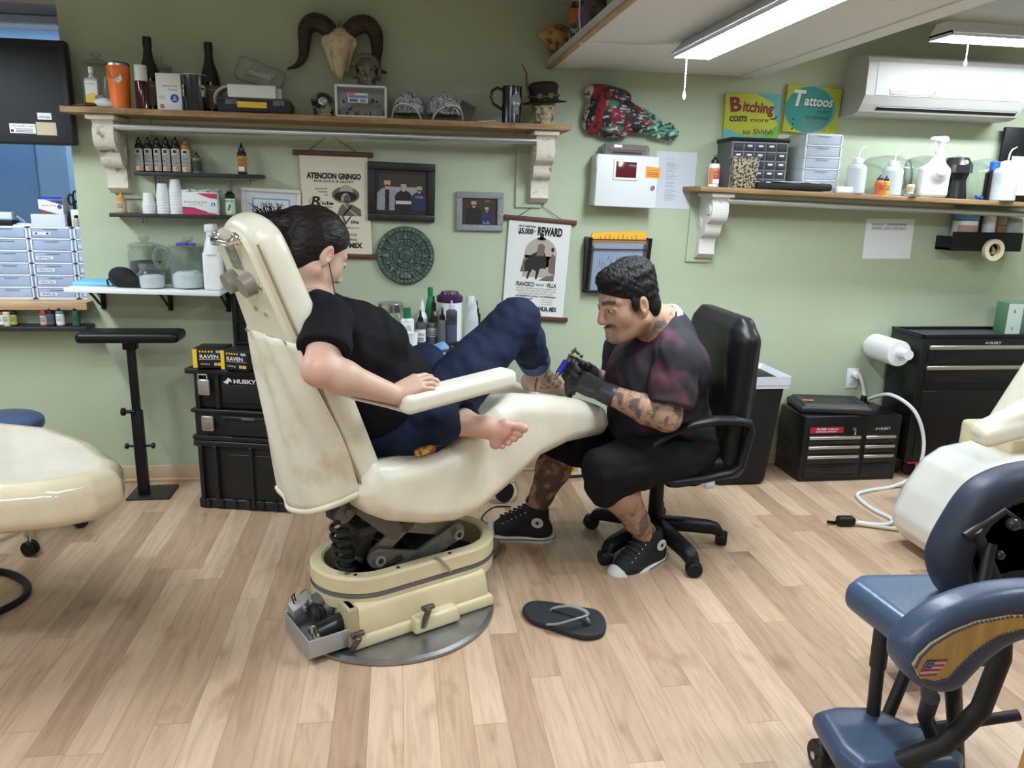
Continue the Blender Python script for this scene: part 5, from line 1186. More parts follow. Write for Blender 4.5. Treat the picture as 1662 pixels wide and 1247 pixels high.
m=MB();m.box((pw/2,0,-ph/2),(pw,.002,ph));m.text('Licensed    Apprenticeship',pw*.48,-.032,.009,-.0015,1,w=pw*.72,bold=.015);m.text('tutorial 1 and a half years.',pw*.48,-.052,.009,-.0015,1,w=pw*.72,bold=.015);m.rect2(pw*.12,-.037,pw*.84,-.0358,-.0015,1);m.rect2(pw*.12,-.057,pw*.84,-.0558,-.0015,1);m.build('sheet',[white_paper,ink],t)
q0=atY(958,180,WY-.06);t=thing('painted_skull','long animal skull painted in red, black and mint hung under the soffit','skull',(q0[0],WY-.04,q0[2]))
def KP(px,py,y=0):p=atY(px,py,WY-.06);return np.array((p[0]-q0[0],y,p[2]-q0[2]))
S=SDF((-.10,-.16,-.20),(.46,.08,.20),.004)
S.ell(KP(985,180,-.01),(.10,.07,.12),.03);S.cone(KP(985,180,-.02),KP(1050,200,-.02),.095,.05,.03);S.cone(KP(1040,197,-.02),KP(1088,214,-.015),.052,.026,.02);S.ell(KP(968,150,-.01),(.06,.05,.04),.02);S.ell(KP(962,195,0),(.045,.05,.07),.02);S.ell(KP(1002,158,-.04),(.06,.05,.04),.02);S.ell(KP(1000,212,-.02),(.07,.05,.04),.02)
S.ell(KP(1012,162,-.085),(.030,.03,.028),.01,True);S.ell(KP(1005,210,-.075),(.02,.025,.02),.01,True);S.ell(KP(1078,209,-.05),(.035,.03,.022),.012,True);S.cone(KP(1088,203,-.01),KP(1098,216,-.01),.014,.016,.01);S.cone(KP(1098,216,-.01),KP(1090,226,-.01),.016,.013,.01);S.cone(KP(1058,218,-.02),KP(1090,226,-.01),.016,.012,.01);S.noise(.003,70,4)
def gfield(V,f,seed):
 r=np.random.RandomState(seed);return sum(np.sin(V@(r.randn(3)*f)+r.rand()*7)for _ in range(22))/3.3
def paintcol(V):
 x,z=V[:,0],V[:,2];c=np.tile(np.array((.028,.026,.030)),(len(V),1));g1,g2,g3,g4=gfield(V,45,1),gfield(V*(1,1,2),90,2),gfield(V,120,3),gfield(V,60,5)
 c[g1>.7]=(.20,.02,.03);c[g4>1.3]=(.05,.16,.11);c[g2>1.35]=(.42,.46,.46);c[g3>1.9]=(.45,.16,.10)
 m=np.abs(x-.022-.10*z+.012*g1)<.024;c[m]=(.25,.02,.035);c[m&(g3>1.1)]=(.05,.02,.03);m=x<-.012+.012*g1;c[m]=(.55,.48,.42);c[m&(g2>.8)]=(.10,.08,.07)
 m=x>.27+.03*g1;c[m]=(.13,.34,.26);c[m&(g2>.3)]=(.03,.06,.05);c[m&(g3>1.2)]=(.45,.55,.5);return c
S.build('skull',vcol_mat('paint_on_bone',.4,bump=.25,bscale=60),t,paintcol)
def sign(px,label,draw,mats):
 q=[atY(*p,WY-.02)for p in px];cx_=sum(p[0]for p in q)/4;cz_=sum(p[2]for p in q)/4;w_=((q[1]-q[0])[0]+(q[2]-q[3])[0])/2;h_=((q[0]-q[3])[2]+(q[1]-q[2])[2])/2
 t=thing('canvas_sign',label,'sign',(cx_,WY,cz_));a=math.atan2((q[1]-q[0])[2],(q[1]-q[0])[0]);t.rotation_euler=(0,-a,0)
 MB().box((0,-.010,0),(w_,.02,h_),bev=.002).build('canvas',mats[0],t);m=MB();draw(m,w_,h_,-.0206);m.build('painting',mats[1:],t)
lime=col('lime_paint',(.50,.52,.04),.6);teal=col('teal_paint',(.03,.26,.23),.6);sky=col('sky_paint',(.12,.42,.42),.6);grn=col('green_paint',(.16,.40,.03),.6);maroon=col('maroon_paint',(.20,.012,.02),.5);wht=col('white_lettering',(.74,.76,.74),.6);rust=col('rust_lettering',(.42,.13,.08),.6)
def d1(m,w,h,y):
 m.face2([(-w/2,-h/2),(w/2,-h/2),(w/2,-h*.2),(w*.2,-h*.40),(-w*.1,-h*.42),(-w/2,-h*.25)],y,0);m.face2([(w*.05,h/2),(w/2,h/2),(w/2,-h*.2),(w*.40,0),(w*.38,h*.3)],y,0);m.face2([(w*.15,-h*.5),(w*.5,-h*.5),(w*.5,-h*.15),(w*.34,-h*.30)],y-.0003,1)
 y-=.0006;m.text('B',-w*.30,h*.12,h*.30,y,2,w=w*.20,bold=.035,shear=-.05,tilt=.06);m.text('itching',w*.10,h*.10,h*.22,y,2,w=w*.56,bold=.03,tilt=-.06);m.tube([(w*.45,y,h*.02),(w*.42,y,-h*.04),(w*.34,y,-h*.035)],.0035,5,2)
 m.text('COSTS',-w*.25,-h*.10,h*.11,y,3,w=w*.32,bold=.04);m.text('more',w*.14,-h*.11,h*.10,y,3,w=w*.32);m.text('so Shhhh',w*.12,-h*.38,h*.12,y,3,w=w*.55,shear=.1)
sign(((1176,151),(1266,153),(1264,228),(1176,226)),'lime canvas with painted words about complaining, left of the pair',d1,[lime,sky,grn,maroon,ink])
def d2(m,w,h,y):
 m.disc2(-.01,.0,w*.46,h*.50,y,1,n=40);m.disc2(-.02,0,w*.44,h*.485,y-.0003,0,n=40);y-=.0008
 m.text('T',-w*.29,h*.06,h*.32,y,3,w=w*.22,bold=.05,shear=.15);m.text('attoos',w*.10,h*.08,h*.20,y,3,w=w*.52,bold=.05,shear=.1);m.text('T',-w*.30,h*.07,h*.32,y-.0004,2,w=w*.22,bold=.04,shear=.15);m.text('attoos',w*.09,h*.09,h*.20,y-.0004,2,w=w*.52,bold=.03,shear=.1)
 m.text('HURT',w*.20,-h*.06,h*.07,y,3,w=w*.22);m.text('so please',w*.10,-h*.18,h*.08,y,3,w=w*.40)
 for i,s_ in enumerate(('don\'t touch','don\'t bleed','be still')):m.text(s_,w*.06,-h*(.25+.10*i),h*.06,y,4,w=w*.44);m.disc2(-w*.33,-h*(.225+.10*i),.005,y=y,mi=3)
sign(((1275,136),(1364,144),(1361,217),(1274,217)),'teal canvas with painted white word Tattoos, right of the pair',d2,[lime,teal,sky,wht,ink,rust])
#RIGHT SHELF ITEMS
def put(px,Y):
 x,z,w_,h_=rect(*px,Y);zz=rz(x);return x,zz,w_,atY((px[0]+px[2])/2,px[1],Y)[2]-zz
x,z,w_,h_=put((1151,251,1168,300),3.74)
ink_bottle((1151,251,1168,300),z,3.745,'ink bottle with a black cap and orange label at the left shelf end',white_plastic,dkb,band=col('lbl_coral',(.75,.20,.10)),band2=white_paper,txt='SKIN')
x,z,w_,h_=put((1186,227,1278,297),3.74)
t=thing('parts_cabinet','grey and black small parts cabinet with labelled drawers','cabinet',(x,3.83,z))
cab_g=mat('cab_grey_plastic',(.10,.105,.11),.5);cw,chh=w_,h_
MB().box((0,0,chh/2),(cw,.17,chh-.012),bev=.002).build('body',cab_g,t);MB().box((0,0,chh+.0),(cw+.012,.18,.018),bev=.003).build('top',black_plastic,t)
f=MB()
for i in range(6):f.box((-cw/2+.006+i*(cw-.012)/5,-.087,chh/2),(.005,.006,chh-.02))
for j in range(6):f.box((0,-.087,.006+j*(chh-.02)/5),(cw,.006,.006))
f.build('rails',col('rail_grey',(.30,.31,.34),.4),t)
for j in range(5):
 for i in range(5):
  xx=-cw/2+.006+(i+.5)*(cw-.012)/5;zz=.006+(j+.5)*(chh-.02)/5
  d=MB().box((xx,-.091,zz),((cw-.012)/5-.008,.008,(chh-.02)/5-.010),bev=.0015).build('drawer',mat('drawer_smoke',(.05,.053,.06),.3),t)
  if(i*3+j)%4:MB().rect2(xx-.012,zz+.001,xx+.012,zz+.010,-.0957).build('tape_label',lblp,d)
x,z,w_,h_=put((1187,256,1234,302),3.69)
t=thing('stud_container','square container full of gold and black studs before the parts cabinet','container',(x,3.712,z));hw=w_/2
studs=mat('studs',(.42,.34,.22),.35,col2=(.02,.018,.015),scale=95,contrast=(.45,.52),bump=.7,bscale=110)
MB().box((0,0,h_*.5),(w_*.92,.05,h_),bev=.004,taper=.82).build('studs',studs,t);f=MB()
for sx in(-1,1):f.box((sx*w_*.42,-.02,h_+.002),(.012,.012,.008),bev=.002)
f.box((0,0,h_),(w_*.98,.055,.008),bev=.002);f.build('rim',studs,t)
x,z,w_,h_=put((1225,290,1347,309),3.70)
t=thing('zip_folder','black zipped folder lying on the shelf with papers on top','folder',(x+.005,3.706,z));S=SDF((-.22,-.09,-.01),(.22,.09,.06),.004);S.box((0,0,.018),(w_/2,.030,.017),.012);S.noise(.002,40,2).half((0,0,.001),(0,0,-1));S.build('cover',mat('folder_black',(.010,.010,.011),.7),t)
o=tag(MB().box((0,0,.002),(.22,.05,.003),rot=(0,.01,.03)).box((-.03,.0,.004),(.18,.05,.002),rot=(0,0,-.1)).build('paper_sheets',[white_paper],loc=(x+.03,3.712,z+.038)),'loose papers lying on the black zipped folder','papers')
o=tag(MB().box((0,0,.0015),(.30,.05,.002),rot=(0,0,0)).build('paper_sheets',[white_paper],loc=(atY(1240,300,3.71)[0]-.02,3.712-.003,rz(1.75)+.0005)),'white sheet under the black folder along the shelf edge','papers');o.location.y=3.715;o.rotation_euler=(0,.021,0)
bpy.data.objects.remove(o)
x,z,w_,h_=put((1308,217,1368,306),3.72)
clear_d=mat('clear_drawer',(.62,.68,.78),.3,alpha=.62);clear_f=mat('clear_frame',(.76,.80,.87),.35,alpha=.85)
SZ_keep=SZ;SZ=z
tw=tower(x-w_/2,x+w_/2,5,'clear white five drawer tower on the right shelf',z+h_,['','','','',''],yf=3.74,depth=.18,fm=clear_f,dm=clear_d)
SZ=SZ_keep
def wash(px,Y,label,tip,fill=.45):
 x,z,w_,h_=put(px,Y);hb=h_*.66
 t=thing('wash_bottle',label,'bottle',(x,Y,z))
 MB().lathe([(0,0),(w_*.46,0),(w_*.5,.006),(w_*.5,hb*.80),(w_*.42,hb*.90),(w_*.22,hb*.96)],24).build('body',milky,t)
 MB().lathe([(0,.004),(w_*.45,.004),(w_*.46,hb*fill),(0,hb*fill)],20).build('liquid',mat('pale_liquid',(.66,.76,.85),.2),t)
 MB().lathe([(w_*.26,hb*.95),(w_*.28,hb*.96),(w_*.26,hb*1.10),(w_*.12,hb*1.13),(0,hb*1.13)],18).build('cap',white_plastic,t)
 MB().tube([(0,0,hb*1.1),(tip[0]*.1,0,hb*1.1+(h_-hb)*.45),(tip[0]*.35,0,hb+(h_-hb)*.85),(tip[0],0,h_*tip[1])],[.0042,.004,.0035,.002],7).build('spout',white_plastic,t)
wash((1377,236,1405,314),3.72,'wash bottle with a bent spout beside the clear drawer tower',(.04,1.0));wash((1435,241,1464,316),3.735,'wash bottle behind the small orange inks',(.055,.99));wash((1616,238,1650,321),3.715,'wash bottle at the right beside the blue capped bottle',(.04,1.0))
def bowl_jar(px,Y,label):
 x,z,w_,h_=put(px,Y);r=h_/2
 t=thing('globe_jar',label,'jar',(x,Y+.01,z));M=Matrix.Translation((0,0,r))@Matrix.Rotation(PI/2-.1,4,'Y')@Matrix.Rotation(0.35,4,'X')
 MB().lathe([(.0,-w_*.5),(r*.55,-w_*.48),(r*.92,-w_*.30),(r*.985,0),(r*.90,w_*.24),(r*.70,w_*.38),(r*.66,w_*.42)],30,M=M).build('globe',clear,t)
 MB().tube([M@Vector((r*.66*math.cos(a),r*.66*math.sin(a),w_*.43))for a in np.linspace(0,2*PI,28)[:-1]],.006,8,closed=True).build('rim',glass('rim_glass',(.6,.66,.62),.5),t)
bowl_jar((1400,251,1476,315),3.83,'globe glass jar lying behind the second wash bottle');bowl_jar((1472,251,1530,316),3.85,'globe glass jar lying behind the white trigger bottle');bowl_jar((1574,256,1626,318),3.86,'globe glass jar lying behind the blue capped bottle')
for px,lab in(((1421,284,1434,314),'small orange ink bottle, left of the pair before the wash bottle'),((1432,285,1444,315),'small yellow orange ink bottle, right of the pair before the wash bottle')):
 x,z,w_,h_=put(px,3.70);ink_bottle(px,z,3.70 if 'left' in lab else 3.715,lab,col('ink_orange',(.80,.22,.03),.35)if 'left' in lab else col('ink_gold',(.75,.42,.04),.35),purple,band=col('lbl_gold',(.70,.40,.05))if 'right' in lab else col('lbl_redor',(.65,.12,.05)),txt='INK')
x,z,w_,h_=put((1356,303,1385,311),3.70);o=tag(MB().box((0,0,h_/2),(w_,.04,h_),bev=.006,seg=3).build('soap_dish',white_plastic,loc=(x,3.705,z)),'small flat white dish at the front of the right shelf','dish')
x,z,w_,h_=put((1468,299,1489,315),3.70);t=thing('brass_knob','small brass and steel knob beside the white trigger bottle','knob',(x,3.705,z));MB().lathe([(0,0),(w_*.5,0),(w_*.5,.012),(w_*.3,.016)],18).build('base',steel,t);MB().lathe([(w_*.3,.014),(w_*.22,.02),(w_*.3,h_*.8),(w_*.25,h_),(0,h_)],16).build('cap',col('cream_cap',(.60,.50,.30),.4),t)
x,z,w_,h_=put((1497,218,1546,318),3.70)
t=thing('spray_bottle','white trigger spray bottle standing on the right shelf','bottle',(x,3.715,z))
S=SDF((-.11,-.06,-.01),(.11,.06,.22),.004);hb=h_*.62
S.box((.0,0,hb*.40),(w_*.46,.030,hb*.40),.02).cone((0.004,0,hb*.7),(.014,0,hb*1.02),w_*.36,w_*.17,.03).half((0,0,.001),(0,0,-1));S.build('body',white_plastic,t)
MB().lathe([(.018,0),(.021,.004),(.019,.028),(.010,.034)],18,c=(.014,0,hb*1.06)).build('collar',white_plastic,t)
S=SDF((-.10,-.04,hb),(.10,.04,h_+.02),.0035);S.cone((-.03,0,h_-.022),(.034,0,h_-.024),.012,.019,.01).cone((.020,0,h_-.03),(.016,0,hb*1.1),.013,.011,.01).cone((-.034,0,h_-.022),(-.044,0,h_-.022),.008,.007,.003).chain([(-.018,0,h_-.03),(-.030,0,h_-.055),(-.042,0,h_-.072)],[.006,.005,.004],.004);S.build('trigger_head',white_plastic,t)
m=MB();m.text('GREEN SOAP',.004,hb*.62,.006,-.031,0,w=.062,bold=.02);m.rect2(-.03,hb*.57,.034,hb*.575,-.031,0);m.text('SOLUTION',.004,hb*.5,.005,-.031,0,w=.06);m.build('print',ink,t)
x,z,w_,h_=put((1540,252,1576,319),3.76)
t=thing('helmet_bust','black bust in a shiny dark helmet with a round badge','bust',(x+.005,3.80,z))
S=SDF((-.1,-.09,-.01),(.1,.09,.22),.004);S.ell((0,0,h_*.68),(w_*.55,.058,h_*.30),.01);S.cone((0,0,h_*.02),(0,0,h_*.45),w_*.52,w_*.40,.02);S.half((0,0,.001),(0,0,-1));S.build('bust',mat('bust_black',(.010,.010,.011),.3),t)
MB().lathe([(w_*.60,h_*.60),(w_*.59,h_*.78),(w_*.42,h_*.95),(0,h_*1.0)],24,sy=1.0).build('helmet',mat('helmet_black',(.03,.03,.03),.12,.3,coat=.6),t);MB().lathe([(0,0),(.011,0),(.011,.004),(.006,.006),(0,.006)],16,M=Matrix.Translation((.0,-w_*.52,h_*.84))@Matrix.Rotation(PI/2-.4,4,'X')).build('badge',col('badge_cream',(.55,.45,.28),.3),t)
x,z,w_,h_=put((1602,262,1627,320),3.755)
vessel('ink_bottle',[('body',[(0,0),(.9,0),(.92,.02),(.92,.70),(.5,.78)],dkb,w_,h_,0),('cap',[(.56,.77),(.58,.98),(.5,1),(0,1)],col('cap_blue',(.03,.12,.50),.4),w_,h_,0)],'black bottle with a bright blue cap on the right shelf','bottle',(x,3.765,z))
x,z,w_,h_=put((1583,304,1604,318),3.70);R_=random.Random(5);m=MB()
for i in range(6):m.box((R_.uniform(-.02,.02),R_.uniform(-.015,.015),.008+R_.uniform(0,.008)),(.022,.010,.007),rot=(R_.random(),R_.random(),R_.random()*3),bev=.002)
tag(m.build('clip_pile',blue,loc=(x,3.71,z)),'little heap of blue clips at the shelf edge','clips',kind='stuff')
x,z,w_,h_=put((1628,206,1690,319),3.86)
t=thing('black_board','black framed board with a taped paper at the right frame edge','board',(x+.005,3.895,z));MB().box((0,0,h_/2),(w_,.02,h_),bev=.005).build('board',black_plastic,t);MB().rect2(-w_*.22,h_*.1,w_*.4,h_*.62,-.0106).build('paper',white_paper,t)
BZ=1.243
for px,nm,lab,prof,mats_ in(((1556,343,1590,377),'ointment_tub','white tub with a blue lid on the lipped ledge',[(0,0,0),(.95,0,0),(1,.05,0),(1,.74,0),(1.03,.76,1),(1.03,.96,1),(.95,1,1),(0,1,1)],[white_plastic,col('lid_blue',(.12,.30,.55),.4)]),((1587,337,1601,376),'ink_bottle','dark bottle behind the white tub on the lipped ledge',[(0,0,0),(1,.02,0),(1,.7,0),(.6,.8,0),(.6,1,1),(0,1,1)],[col('dk_violet',(.07,.06,.12),.4),dkb]),((1602,344,1621,377),'lotion_tube','white upright tube on the lipped ledge',[(0,0,0),(.8,0,0),(1,.2,0),(.9,.95,0),(.7,1,0),(0,1,0)],[white_plastic]),((1622,350,1638,377),'amber_jar','small amber jar between the tube and the glass jar',[(0,0,0),(1,.02,0),(1,.7,0),(1.02,.72,1),(1,1,1),(0,1,1)],[col('amber_j',(.30,.16,.06),.3),col('tan_lid',(.4,.3,.18))]),((1638,342,1664,377),'glass_jar','glass jar with pale contents at the right end of the lipped ledge',[(0,0,0),(1,.03,0),(1,.7,0),(.85,.8,0),(.85,.84,1),(.85,1,1),(0,1,1)],[col('pale_contents',(.45,.46,.42),.3),steel])):
 x,z,w_,h_=rect(*px,3.845);h_=atY((px[0]+px[2])/2,px[1],3.845)[2]-BZ
 t=thing(nm,lab,'jar' if 'jar' in nm or 'tub' in nm else 'bottle',(x,3.90 if nm=='ink_bottle' else 3.872,BZ));MB().lathe(sc([(p[0],p[1])for p in prof if p[2]==0],w_,h_),22).build('body',mats_[0],t)
 if len(mats_)>1:MB().lathe(sc([(p[0],p[1])for p in prof if p[2]==1],w_,h_),22).build('lid',mats_[1],t)
 if nm=='ointment_tub':m=MB();wrap(m,w_*.51,-70,70,h_*.12,h_*.62,0);m.text('A&D',0,h_*.34,.012,-w_*.52,1,w=.04);m.build('paper_label',[col('lbl_tub',(.45,.30,.25)),white_paper],t)
q=atY(1612,406,3.785);t=thing('tape_roll','roll of cream masking tape hung on the front of the lipped ledge','tape',(q[0],3.785,q[2]));M=Matrix.Rotation(PI/2,4,'X')@Matrix.Translation((0,0,-.012))
MB().lathe([(.036,0),(.058,0),(.058,.024),(.036,.024),(.036,0)],36,M=M).build('tape',col('masking',(.62,.55,.38),.7),t);MB().lathe([(.034,.0005),(.0362,.0005),(.0362,.0235),(.034,.0235),(.034,.0005)],30,M=M).build('core',col('card_core',(.45,.36,.22),.8),t)
#AIR CONDITIONER
acx0,acx1=2.275,3.16
t=thing('air_conditioner','white wall mounted split air conditioner at the upper right','air conditioner',(acx0,WY,1.895));L_=acx1-acx0
ac_w=mat('ac_white',(.50,.48,.45),.4)
prof=[(0,0),(.12,0),(.165,.012),(.19,.045),(.215,.085),(.215,.235),(.205,.262),(.18,.275),(0,.275)]
MB().prism([(p[0],p[1])for p in prof],L_,M=Matrix(((0,1,0,0),(-1,0,0,0),(0,0,1,0),(0,0,0,1))),smooth=False).build('body',ac_w,t)
MB().add([(.05,-.217,.085),(L_-.03,-.217,.085),(L_-.03,-.217,.238),(.05,-.217,.238)],[(0,1,2,3)]).build('front_panel',mat('ac_panel',(.52,.50,.47),.35),t)
def slope(z):f=(z-.012)/.073;return-.165-.05*f-.002
m=MB();m.add([(.085,slope(.020),.020),(L_-.02,slope(.020),.020),(L_-.02,slope(.050),.050),(.095,slope(.050),.050)],[(0,1,2,3)],0);m.add([(.09,slope(.036)-.004,.033),(L_-.025,slope(.036)-.004,.033),(L_-.025,slope(.036)-.002,.038),(.09,slope(.036)-.002,.038)],[(0,1,2,3)],1);m.build('louver',[col('ac_slot',(.012,.012,.014),.4),col('ac_vane',(.18,.18,.19),.4)],t)
m=MB();m.box((.28,-.218,.105),(.31,.004,.03),0,bev=.001);m.box((.36,-.2205,.105),(.05,.003,.024),1,bev=.001);m.disc2(.365,.105,.008,y=-.2225,mi=2);m.text('heat pump',.20,.104,.007,-.2205,2,w=.07)
for i in range(4):m.disc2(.30+.02*i,.150,.002,y=-.2176,mi=3)
m.text('inverter',.38,.172,.012,-.2176,3,w=.09);m.build('control_strip',[col('ac_strip',(.44,.45,.47),.35),col('ac_strip2',(.52,.53,.55),.35),col('ac_text',(.2,.2,.22)),col('ac_pale',(.80,.80,.80),.4)],t)
q=atY(1383,614,WY);t=thing('wall_outlet','white double wall outlet beside the black tool cabinet','outlet',(q[0],WY,q[2]));MB().box((0,-.003,0),(.072,.006,.116),bev=.002).build('cover_plate',white_plastic,t)
for sz in(-1,1):MB().box((0,-.007,sz*.021),(.033,.003,.028),bev=.001).rect2(-.008,sz*.021-.002,-.005,sz*.021+.008,-.0088,1).rect2(.005,sz*.021-.002,.008,sz*.021+.008,-.0088,1).build('socket',[col('socket_white',(.70,.70,.68),.4),ink],t)
LX=.78;LEZ=2.098
MB_=MB();MB_.box((.735,1.46,2.078),(.028,4.93,.040),bev=.002)
o=struct('trim_3',MB_,mat('soffit_edge_wood',(.42,.29,.15),.6,var=.2,scale=5,stretch=(12,1,12)))
q=atY(895,78,3.80);t=thing('puffer_fish','dried yellow brown spiny puffer fish on the soffit ledge','ornament',(q[0]+.03,3.80,LEZ))
S=SDF((-.14,-.1,-.02),(.14,.1,.2),.004);S.ell((0,0,.075),(.068,.055,.066),.01).cone((-.05,0,.085),(-.085,0,.09),.028,.015,.02).cone((.05,0,.07),(.10,0,.07),.02,.006,.02);S.build('body',mat('puffer',(.52,.33,.10),.6,col2=(.14,.08,.03),scale=24,contrast=(.40,.55),bump=.4,bscale=60),t)
m=MB();R_=random.Random(8)
for i in range(46):
 a,b=R_.uniform(0,2*PI),R_.uniform(-1,1.2);d=Vector((math.cos(a)*math.cos(b),math.sin(a)*math.cos(b),math.sin(b)));p=Vector((d.x*.066,d.y*.053,.075+d.z*.064));m.cone(p,p+d*.018,.0022,.0002,5)
m.build('spines',col('spine',(.55,.40,.18)),t);MB().prism([(0,.0),(.03,.03),(.028,.0),(.03,-.03)],.004,M=Matrix.Translation((.09,-.002,.07))).build('tail_fin',MATS['spine'],t)
q=atY(930,40,3.55);t=thing('decorated_jar','dark painted jar with a silver lid and orange patch on the soffit ledge','jar',(.80,3.56,LEZ));MB().lathe([(0,0),(.045,0),(.05,.01),(.05,.15),(.042,.175),(.040,.18)],26).build('body',mat('jar_paint',(.16,.10,.10),.3,col2=(.02,.016,.018),scale=30,contrast=(.42,.55)),t);MB().lathe([(.044,.178),(.046,.18),(.046,.205),(.042,.208),(0,.208)],26).build('lid',steel,t)
m=MB();wrap(m,.0508,-110,-20,.09,.15,0);wrap(m,.0508,-100,20,.02,.07,1);m.build('painting',[col('jar_orange',(.55,.12,.03)),mat('jar_flowers',(.40,.38,.42),.5,col2=(.05,.03,.03),scale=60,contrast=(.45,.52))],t)
t=thing('purple_cloth','purple cloth lump between the painted jar and the board edge','cloth',(.80,3.38,LEZ));S=SDF((-.08,-.09,-.01),(.1,.09,.2),.005);S.ell((0,0,.07),(.055,.06,.085),.01).noise(.006,50,6).half((0,0,.002),(0,0,-1));S.build('cloth',mat('purple_cloth',(.16,.12,.24),.8),t)
t=thing('decorated_jar','dark brown jar further along the soffit ledge','jar',(.80,3.20,LEZ));MB().lathe([(0,0),(.045,0),(.05,.01),(.05,.14),(.035,.17),(.035,.2),(0,.2)],24).build('body',mat('jar_dark',(.10,.055,.04),.3,col2=(.015,.012,.012),scale=30,contrast=(.42,.55)),t)
t=thing('candle_glass','small glass candle on the soffit ledge nearest the viewer','candle',(.81,3.02,LEZ));MB().lathe([(0,0),(.035,0),(.038,.12),(.036,.12),(.034,.01),(0,.01)],22).build('glass',clear,t);MB().lathe([(0,.01),(.033,.01),(.034,.08),(0,.08)],18).build('wax',col('wax_tan',(.50,.36,.20)),t)
#RECLINING CHAIR (frame: s forward to the feet, v to the far side)
CO=np.array([-.03,2.544]);CA=math.radians(34)
CU_=np.array([math.cos(CA),math.sin(CA)]);CV_=np.array([-math.sin(CA),math.cos(CA)])
def cpt(px,py,v):
 """chair-frame point of a photograph point lying in the chair's lengthwise plane v"""
 d=ray(px,py);t=(CO@CV_+v-CAMP[:2]@CV_)/(d[:2]@CV_);p=CAMP+t*d
 return np.array(((p[:2]-CO)@CU_,v,p[2]))
def c2w(s,v,z):q=CO+CU_*s+CV_*v;return np.array((q[0],q[1],z))
ch=thing('reclining_chair','cream padded reclining chair on a scissor lift holding the reclining woman','chair',(CO[0],CO[1],0),CA)
BR=Matrix.Rotation(math.radians(-7),4,'Z')
MB().lathe([(0,0),(.355,0),(.362,.004),(.360,.012),(.345,.017),(0,.017)],72,M=BR).build('floor_plate',mat('floor_plate',(.34,.34,.35),.34,.9,var=.12,scale=12),ch)
b=MB()
def slab(z0,z1,l0,l1,w0,w1,mi=0,bv=.02,M=BR,c=(.025,0)):
 bm=bmesh.new();vs_=[]
 for z,l,w_ in((z0,l0,w0),(z1,l1,w1)):
  for sx,sy in((-1,-1),(1,-1),(1,1),(-1,1)):vs_.append(bm.verts.new((c[0]+sx*l,c[1]+sy*w_,z)))
 for f in((3,2,1,0),(4,5,6,7),(0,1,5,4),(1,2,6,5),(2,3,7,6),(3,0,4,7)):bm.faces.new([vs_[i]for i in f])
 bmesh.ops.bevel(bm,geom=bm.edges[:],offset=bv,segments=3,affect='EDGES',profile=.5)
 bm.verts.index_update();b.add([v.co for v in bm.verts],[[v.index for v in f.verts]for f in bm.faces],mi,True,M);bm.free()
slab(.018,.062,.275,.270,.212,.208,bv=.012);slab(.05,.155,.262,.252,.200,.185,bv=.018)
for sy in(-1,1):slab(.020,.075,.09,.085,.035,.028,bv=.012,c=(.05,sy*.205));slab(.02,.158,.022,.02,.205,.19,bv=.012,c=(-.235,0))
b.build('base',cream_plastic,ch)
def stadium(hl,r,n=18,cx=.05):
 P=[]
 for i in range(n+1):a=-PI/2+PI*i/n;P.append((cx+hl+r*math.cos(a),r*math.sin(a)))
 for i in range(n+1):a=PI/2+PI*i/n;P.append((cx-hl+r*math.cos(a),r*math.sin(a)))
 return P
def ring(mb,secs,mi=0,M=BR):
 """secs: (half length, radius, z) loops stacked into a skin"""
 L=[[(p[0],p[1],z)for p in stadium(hl,r)]for hl,r,z in secs];n=len(L[0])
 for a,b_ in zip(L[:-1],L[1:]):mb.add(a+b_,[(i,(i+1)%n,n+(i+1)%n,n+i)for i in range(n)],mi,True,M)
hl=.165
mb=MB();ring(mb,[(hl,.165,.120),(hl,.176,.128),(hl,.178,.168)]);ring(mb,[(hl,.178,.186),(hl,.178,.232),(hl,.172,.241),(hl,.140,.243),(hl,.132,.238),(hl,.130,.15)]);mb.build('pedestal',cream_plastic,ch)
mb=MB();ring(mb,[(hl,.174,.164),(hl,.174,.190)]);mb.build('rubber_band',col('band_grey',(.17,.16,.15),.6),ch)
mb=MB();mb.add([(p[0],p[1],.155)for p in stadium(hl,.131)],[tuple(range(38))],M=BR);mb.build('well_floor',black_matte,ch)
mb=MB()
for s_,v_ in((-.20,-.13),(-.17,.10),(-.06,-.158),(.14,-.158),(.29,-.11)):MB().sph((s_,v_,.243),(.007,.007,.003),n=10,m=6,M=BR).build('screw',dark_metal,ch)
def plate(mb,p0,p1,w0,w1,th,M=BR):
 p0=Vector(p0);p1=Vector(p1);d=(p1-p0);L=d.length;a=math.atan2(d.z,d.x);P=[]
 for i in range(13):t=PI/2+PI*i/12;P.append((w0*math.cos(t),w0*math.sin(t)))
 for i in range(13):t=-PI/2+PI*i/12;P.append((L+w1*math.cos(t),w1*math.sin(t)))
 mb.prism(P,th,M=M@Matrix.Translation(p0)@Matrix.Rotation(-a,4,'Y'))
for sy in(-.10,.085):
 mb=MB();plate(mb,(-.105,sy,.262),(.10,sy,.205),.034,.026,.014);plate(mb,(-.100,sy+.02,.268),(.07,sy+.02,.395),.026,.026,.012);plate(mb,(.20,sy,.282),(.02,sy,.210),.034,.024,.014);plate(mb,(.195,sy+.02,.290),(-.06,sy+.02,.370),.026,.024,.012)
 mb.build('scissor_arm',mat('lift_grey',(.21,.20,.18),.45,.35,var=.2,scale=12),ch)
for s_,z_ in((-.105,.262),(.20,.282)):MB().cone((s_,-.118,z_),(s_,.11,z_),.013,n=18,M=BR).cone((s_,-.123,z_),(s_,-.117,z_),.019,n=18,M=BR).cone((s_,-.124,z_),(s_,-.1235,z_),.010,n=14,mi=1,M=BR).build('pivot_pin',[mat('pin_grey',(.30,.29,.26),.4,.5),black_matte],ch)
